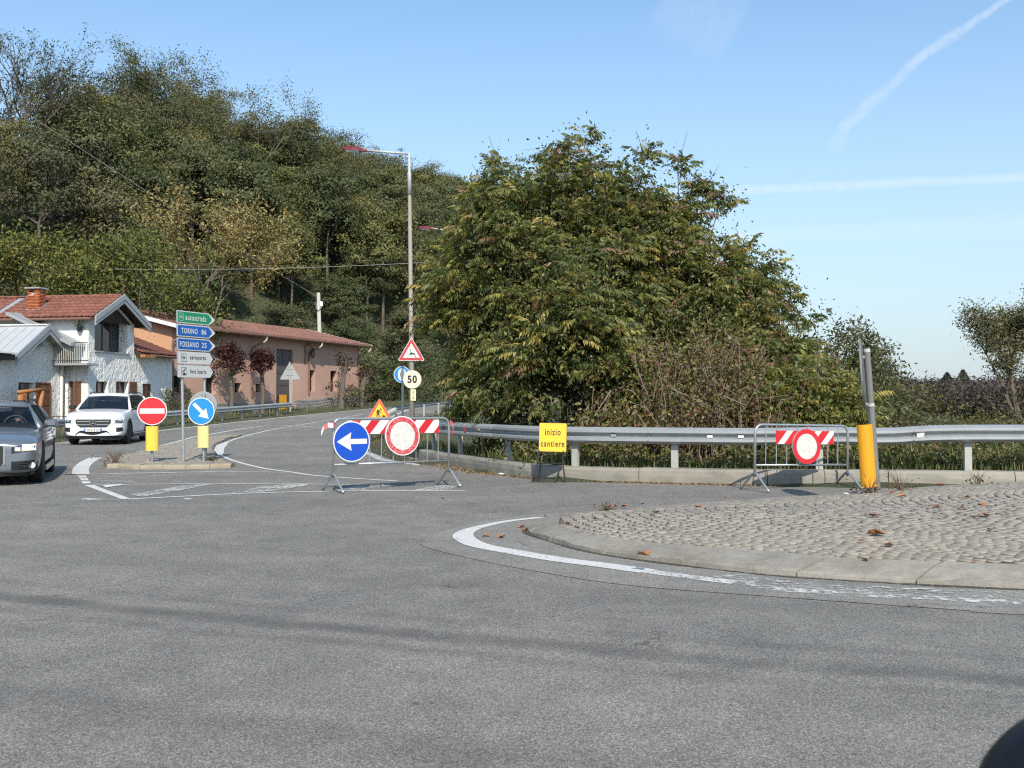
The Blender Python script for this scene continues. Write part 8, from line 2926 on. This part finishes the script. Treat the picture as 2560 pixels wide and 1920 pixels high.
# dry grass and scrub on the bank at the right
gx, gy = r_.uniform(4.5, 22, 16000), r_.uniform(16.8, 30, 16000)
ok = polydist(np.column_stack([gx, gy]), RIGHT_EDGE) < -0.45
gx, gy = gx[ok], gy[ok]
blades(np.column_stack([gx, gy, groundz(gx, gy)]), .2, .62, GR, [3, 2, 3.2, 2.2], 2, .013, "bank_grass")
P = np.column_stack([gx, gy, groundz(gx, gy)])
P = np.vstack([P + r_.normal(size=P.shape) * .15 for _ in range(4)])
P[:, 2] += r_.uniform(0, 0.75, len(P)) * (.35 + .65 * (np.sin(P[:, 0] * 1.7) * np.sin(P[:, 1] * 1.3 + P[:, 0]) * .5 + .5))
V, Fq, T = leaf_quads(P, 0.08, [AG, AL_, DT, AD, (.27, .23, .12)], [3, 3, 2, 2, 1.6], .4, .5, r_)
o = plant_obj("bank_scrub", V, Fq, T, M['leaf'], None); o['kind'] = 'stuff'
# left verge
N = 16000
gx, gy = r_.uniform(-34, -8, N), r_.uniform(24, 80, N)
dE = polydist(np.column_stack([gx, gy]), LEFT_EDGE)
ok = (dE > 0.25) & (dE < 3.2)
gx, gy = gx[ok], gy[ok]
blades(np.column_stack([gx, gy, groundz(gx, gy)]), .06, .26, GR, [3, 2, 2.5, 1.2], 3, .02)
N = 5000
gx, gy = r_.uniform(-7, -1, N), r_.uniform(22, 60, N)
dR = -polydist(np.column_stack([gx, gy]), RIGHT_EDGE)
ok = (dR > -0.05) & (dR < 2.0) & (gy > 24.4)
blades(np.column_stack([gx[ok], gy[ok], groundz(gx[ok], gy[ok])]), .05, .22, GR, [3, 2, 2, 1.2], 4, .014)


def tuft(label, x, y, z, n, h, seed, pal=((.20, .12, .07), (.14, .085, .05), (.10, .10, .04))):
    t = thing("dry_weed", label, "weed", (x, y, z))
    r = np.random.default_rng(seed); mb = MB()
    for k in range(n):
        a = r.uniform(0, 6.28); l_ = h * r.uniform(.5, 1.1); s = r.uniform(.2, .9)
        e = Vector((math.cos(a) * l_ * s, math.sin(a) * l_ * s, l_))
        mb.tube([(0.02 * math.cos(a), 0.02 * math.sin(a), 0), e * .5 + Vector((0, 0, .1 * l_)), e], [.004, .003, .0015], 3, False)
    put("stalks", mesh_data("stalks", mb.v, mb.f, M['twig']), t, wm(t))
    P = r.normal(size=(n * 3, 3)) * np.array([h * .45, h * .45, h * .2]) + np.array([0, 0, h * .18])
    P[:, 2] = np.abs(P[:, 2])
    V, Fq, T = leaf_quads(P, .045, pal, [1] * len(pal), .4, .5, r)
    plant_obj("leaves", V, Fq, T, M['leaf'], t)


isz = lambda x, y: float(islz(x, y)[0])
tuft("dry weeds growing round the foot of the leaning amber post", 4.50, 13.1, isz(4.5, 13.1), 26, .24, 1)
tuft("sparse dry weeds on the cobbles to the right of the leaning amber post", 4.95, 13.25, isz(4.95, 13.25), 22, .26, 2)
tuft("reddish weed tuft at the far cobbled edge, in front of the works board", 1.05, 11.55, isz(1.05, 11.5), 16, .13, 3)
p = onroad(*z3(415, 375), 0.07)
tuft("reddish dry weed tuft on the nose of the left island", p.x, p.y, 0.07, 40, .34, 4, ((.22, .10, .06), (.16, .07, .05)))
tuft("low weeds at the foot of the direction sign", *onroad(530, 1152, 0.07)[:2], 0.08, 30, .12, 5, ((.07, .09, .03), (.15, .10, .05)))
tuft("thin dry weeds on the far right of the cobbled island", 6.3, 14.1, isz(6.3, 14.1), 18, .22, 6)

# fallen leaves: lobed, curled
def dry_leaf(seed, n=11):
    r = np.random.default_rng(seed)
    vs = [(0, 0, 0.06)]
    for k in range(n):
        a = 2 * PI * k / n; rad = (1.0 if k % 2 == 0 else 0.62) * r.uniform(.8, 1.1)
        vs.append((rad * math.cos(a), rad * math.sin(a) * .75, r.uniform(.0, .28) + .30 * abs(math.sin(a + seed))))
    return np.array(vs), [(0, k + 1, (k + 1) % n + 1) for k in range(n)]


LEAF_ME = [mesh_data("fallen_leaf", *dry_leaf(k), M['dry_leaf']) for k in range(6)]
BIG = {"f": "large curled orange brown leaf lying across the kerb of the right island", "g": "large curled brown leaf in the middle of the cobbles"}
leaf_px = [(*z6(1575, 580), .060, 'f'), (*z7(1190, 492), .075, 'g'), (*z7(1615, 298), .05, 0), (*z7(1635, 148), .06, 0), (*z7(1175, 362), .05, 0), (*z7(1290, 205), .05, 0), (*z7(1370, 225), .05, 0), (*z7(1920, 288), .045, 0), (*z7(1810, 235), .05, 0), (*z7(1975, 455), .03, 0),
           (*z7(1075, 450), .025, 0), (*z7(1870, 675), .022, 0), (*z7(150, 237), .03, 0), (*z7(1780, 305), .03, 0), (*z6(1650, 285), .045, 0), (*z6(1950, 245), .045, 0), (*z6(1240, 330), .035, 0), (*z6(1055, 362), .04, 0), (*z6(1375, 245), .045, 0), (*z6(1440, 240), .04, 0), (*z6(1560, 225), .04, 0), (*z6(895, 310), .04, 0),
           (*z6(480, 445), .045, 1), (*z6(590, 455), .05, 1), (*z6(725, 385), .04, 1), (*z6(760, 405), .045, 1), (*z6(185, 182), .035, 1), (*z7(1115, 665), .03, 0), (*z7(1940, 360), .06, 0), (*z7(1870, 375), .05, 0), (*z7(1090, 535), .03, 0), (*z7(1280, 565), .04, 0)]
r_ = np.random.default_rng(9)
for k, (u, v, s, fl) in enumerate(leaf_px):
    z = 0.004 if fl == 1 else 0.2
    p = at(u, v, z)
    if fl != 1:
        for _ in range(4):
            z = isz(p.x, p.y) if inpoly([(p.x, p.y)], isl_outline)[0] else 0.12
            p = at(u, v, z + .01)
    o = bpy.data.objects.new("fallen_leaf", LEAF_ME[k % 6]); COL.objects.link(o)
    o.matrix_basis = Matrix.Translation(p) @ Matrix.Rotation(r_.uniform(0, 6.28), 4, 'Z') @ Matrix.Rotation(r_.uniform(-.25, .25), 4, 'X') @ Matrix.Diagonal((s * 1.25, s * 1.25, s * 1.25, 1))
    if fl in BIG: tag(o, BIG[fl], "leaf")
    elif fl == 1: tag(o, "small dry brown leaf on the asphalt beside the nose of the right island", "leaf", "dry leaves on the asphalt")
    else: tag(o, "small dry brown leaf lying on the cobbles of the right island", "leaf", "dry leaves on the cobbles")
# litter of crumbled leaves along the kerb foot and on the verge
N = 2600
ss = r_.uniform(s_joint * 0.75, ks[-1], N)
KX, KY = np.interp(ss, ks, KP[:, 0]), np.interp(ss, ks, KP[:, 1])
NXv, NYv = np.interp(ss, ks, TY / tl_), np.interp(ss, ks, -TX / tl_)
o_ = -np.abs(r_.normal(size=N)) * (.07 + .16 * (ss > s_joint + 3.2)) - .01
P = np.column_stack([KX + NXv * o_, KY + NYv * o_, np.full(N, .015)])
V, Fq, T = leaf_quads(P, .045, [(.34, .24, .12), (.22, .11, .06), (.42, .33, .19)], [3, 3, 1], .8, .6, r_)
V[:, 2] = np.abs(V[:, 2])
o = plant_obj("leaf_litter", V, Fq, T, M['leaf'], None); o['kind'] = 'stuff'
N = 2200
gx, gy = r_.uniform(-5.4, -1.4, N), r_.uniform(22, 45, N)
ok = inpoly(np.column_stack([gx, gy]), [(-2.35, 24.3), (-1.55, 22.0), (-1.85, 22.2), (-2.75, 24.2), (-4.0, 28.9), (-4.9, 34.0), (-5.5, 41), (-5.5, 47.5), (-4.4, 36), (-3.2, 28.7)])
P = np.column_stack([gx[ok], gy[ok], roadz(gy[ok]) + .03])
V, Fq, T = leaf_quads(P, .07, [(.34, .24, .12), (.22, .11, .06), (.15, .12, .07)], [3, 3, 2], .8, .6, r_)
o = plant_obj("leaf_litter", V, Fq, T, M['leaf'], None); o['kind'] = 'stuff'
# scraps
for (u, v, z, s, lab) in (((1800 + 912 / 2.91), (800 + 1268 / 2.91), .19, .06, "crumpled white paper scrap on the cobbles left of the leaning post"), (760 + 1945 / 3.95, 820 + 1446 / 3.95, .01, .10, "flat white scrap on the asphalt by the kerb, left of the works board")):
    p = at(u, v, z)
    r = np.random.default_rng(int(u))
    vs = [(s * math.cos(a) * r.uniform(.6, 1.1), s * .6 * math.sin(a) * r.uniform(.6, 1.1), r.uniform(0, s * .2)) for a in [2 * PI * k / 9 for k in range(9)]] + [(0, 0, s * .28)]
    o = put("paper_scrap", mesh_data("paper_scrap", vs, [(k, (k + 1) % 9, 9) for k in range(9)], M['white']), None, Matrix.Translation(p + Vector((0, 0, .004))))
    tag(o, lab, "litter")
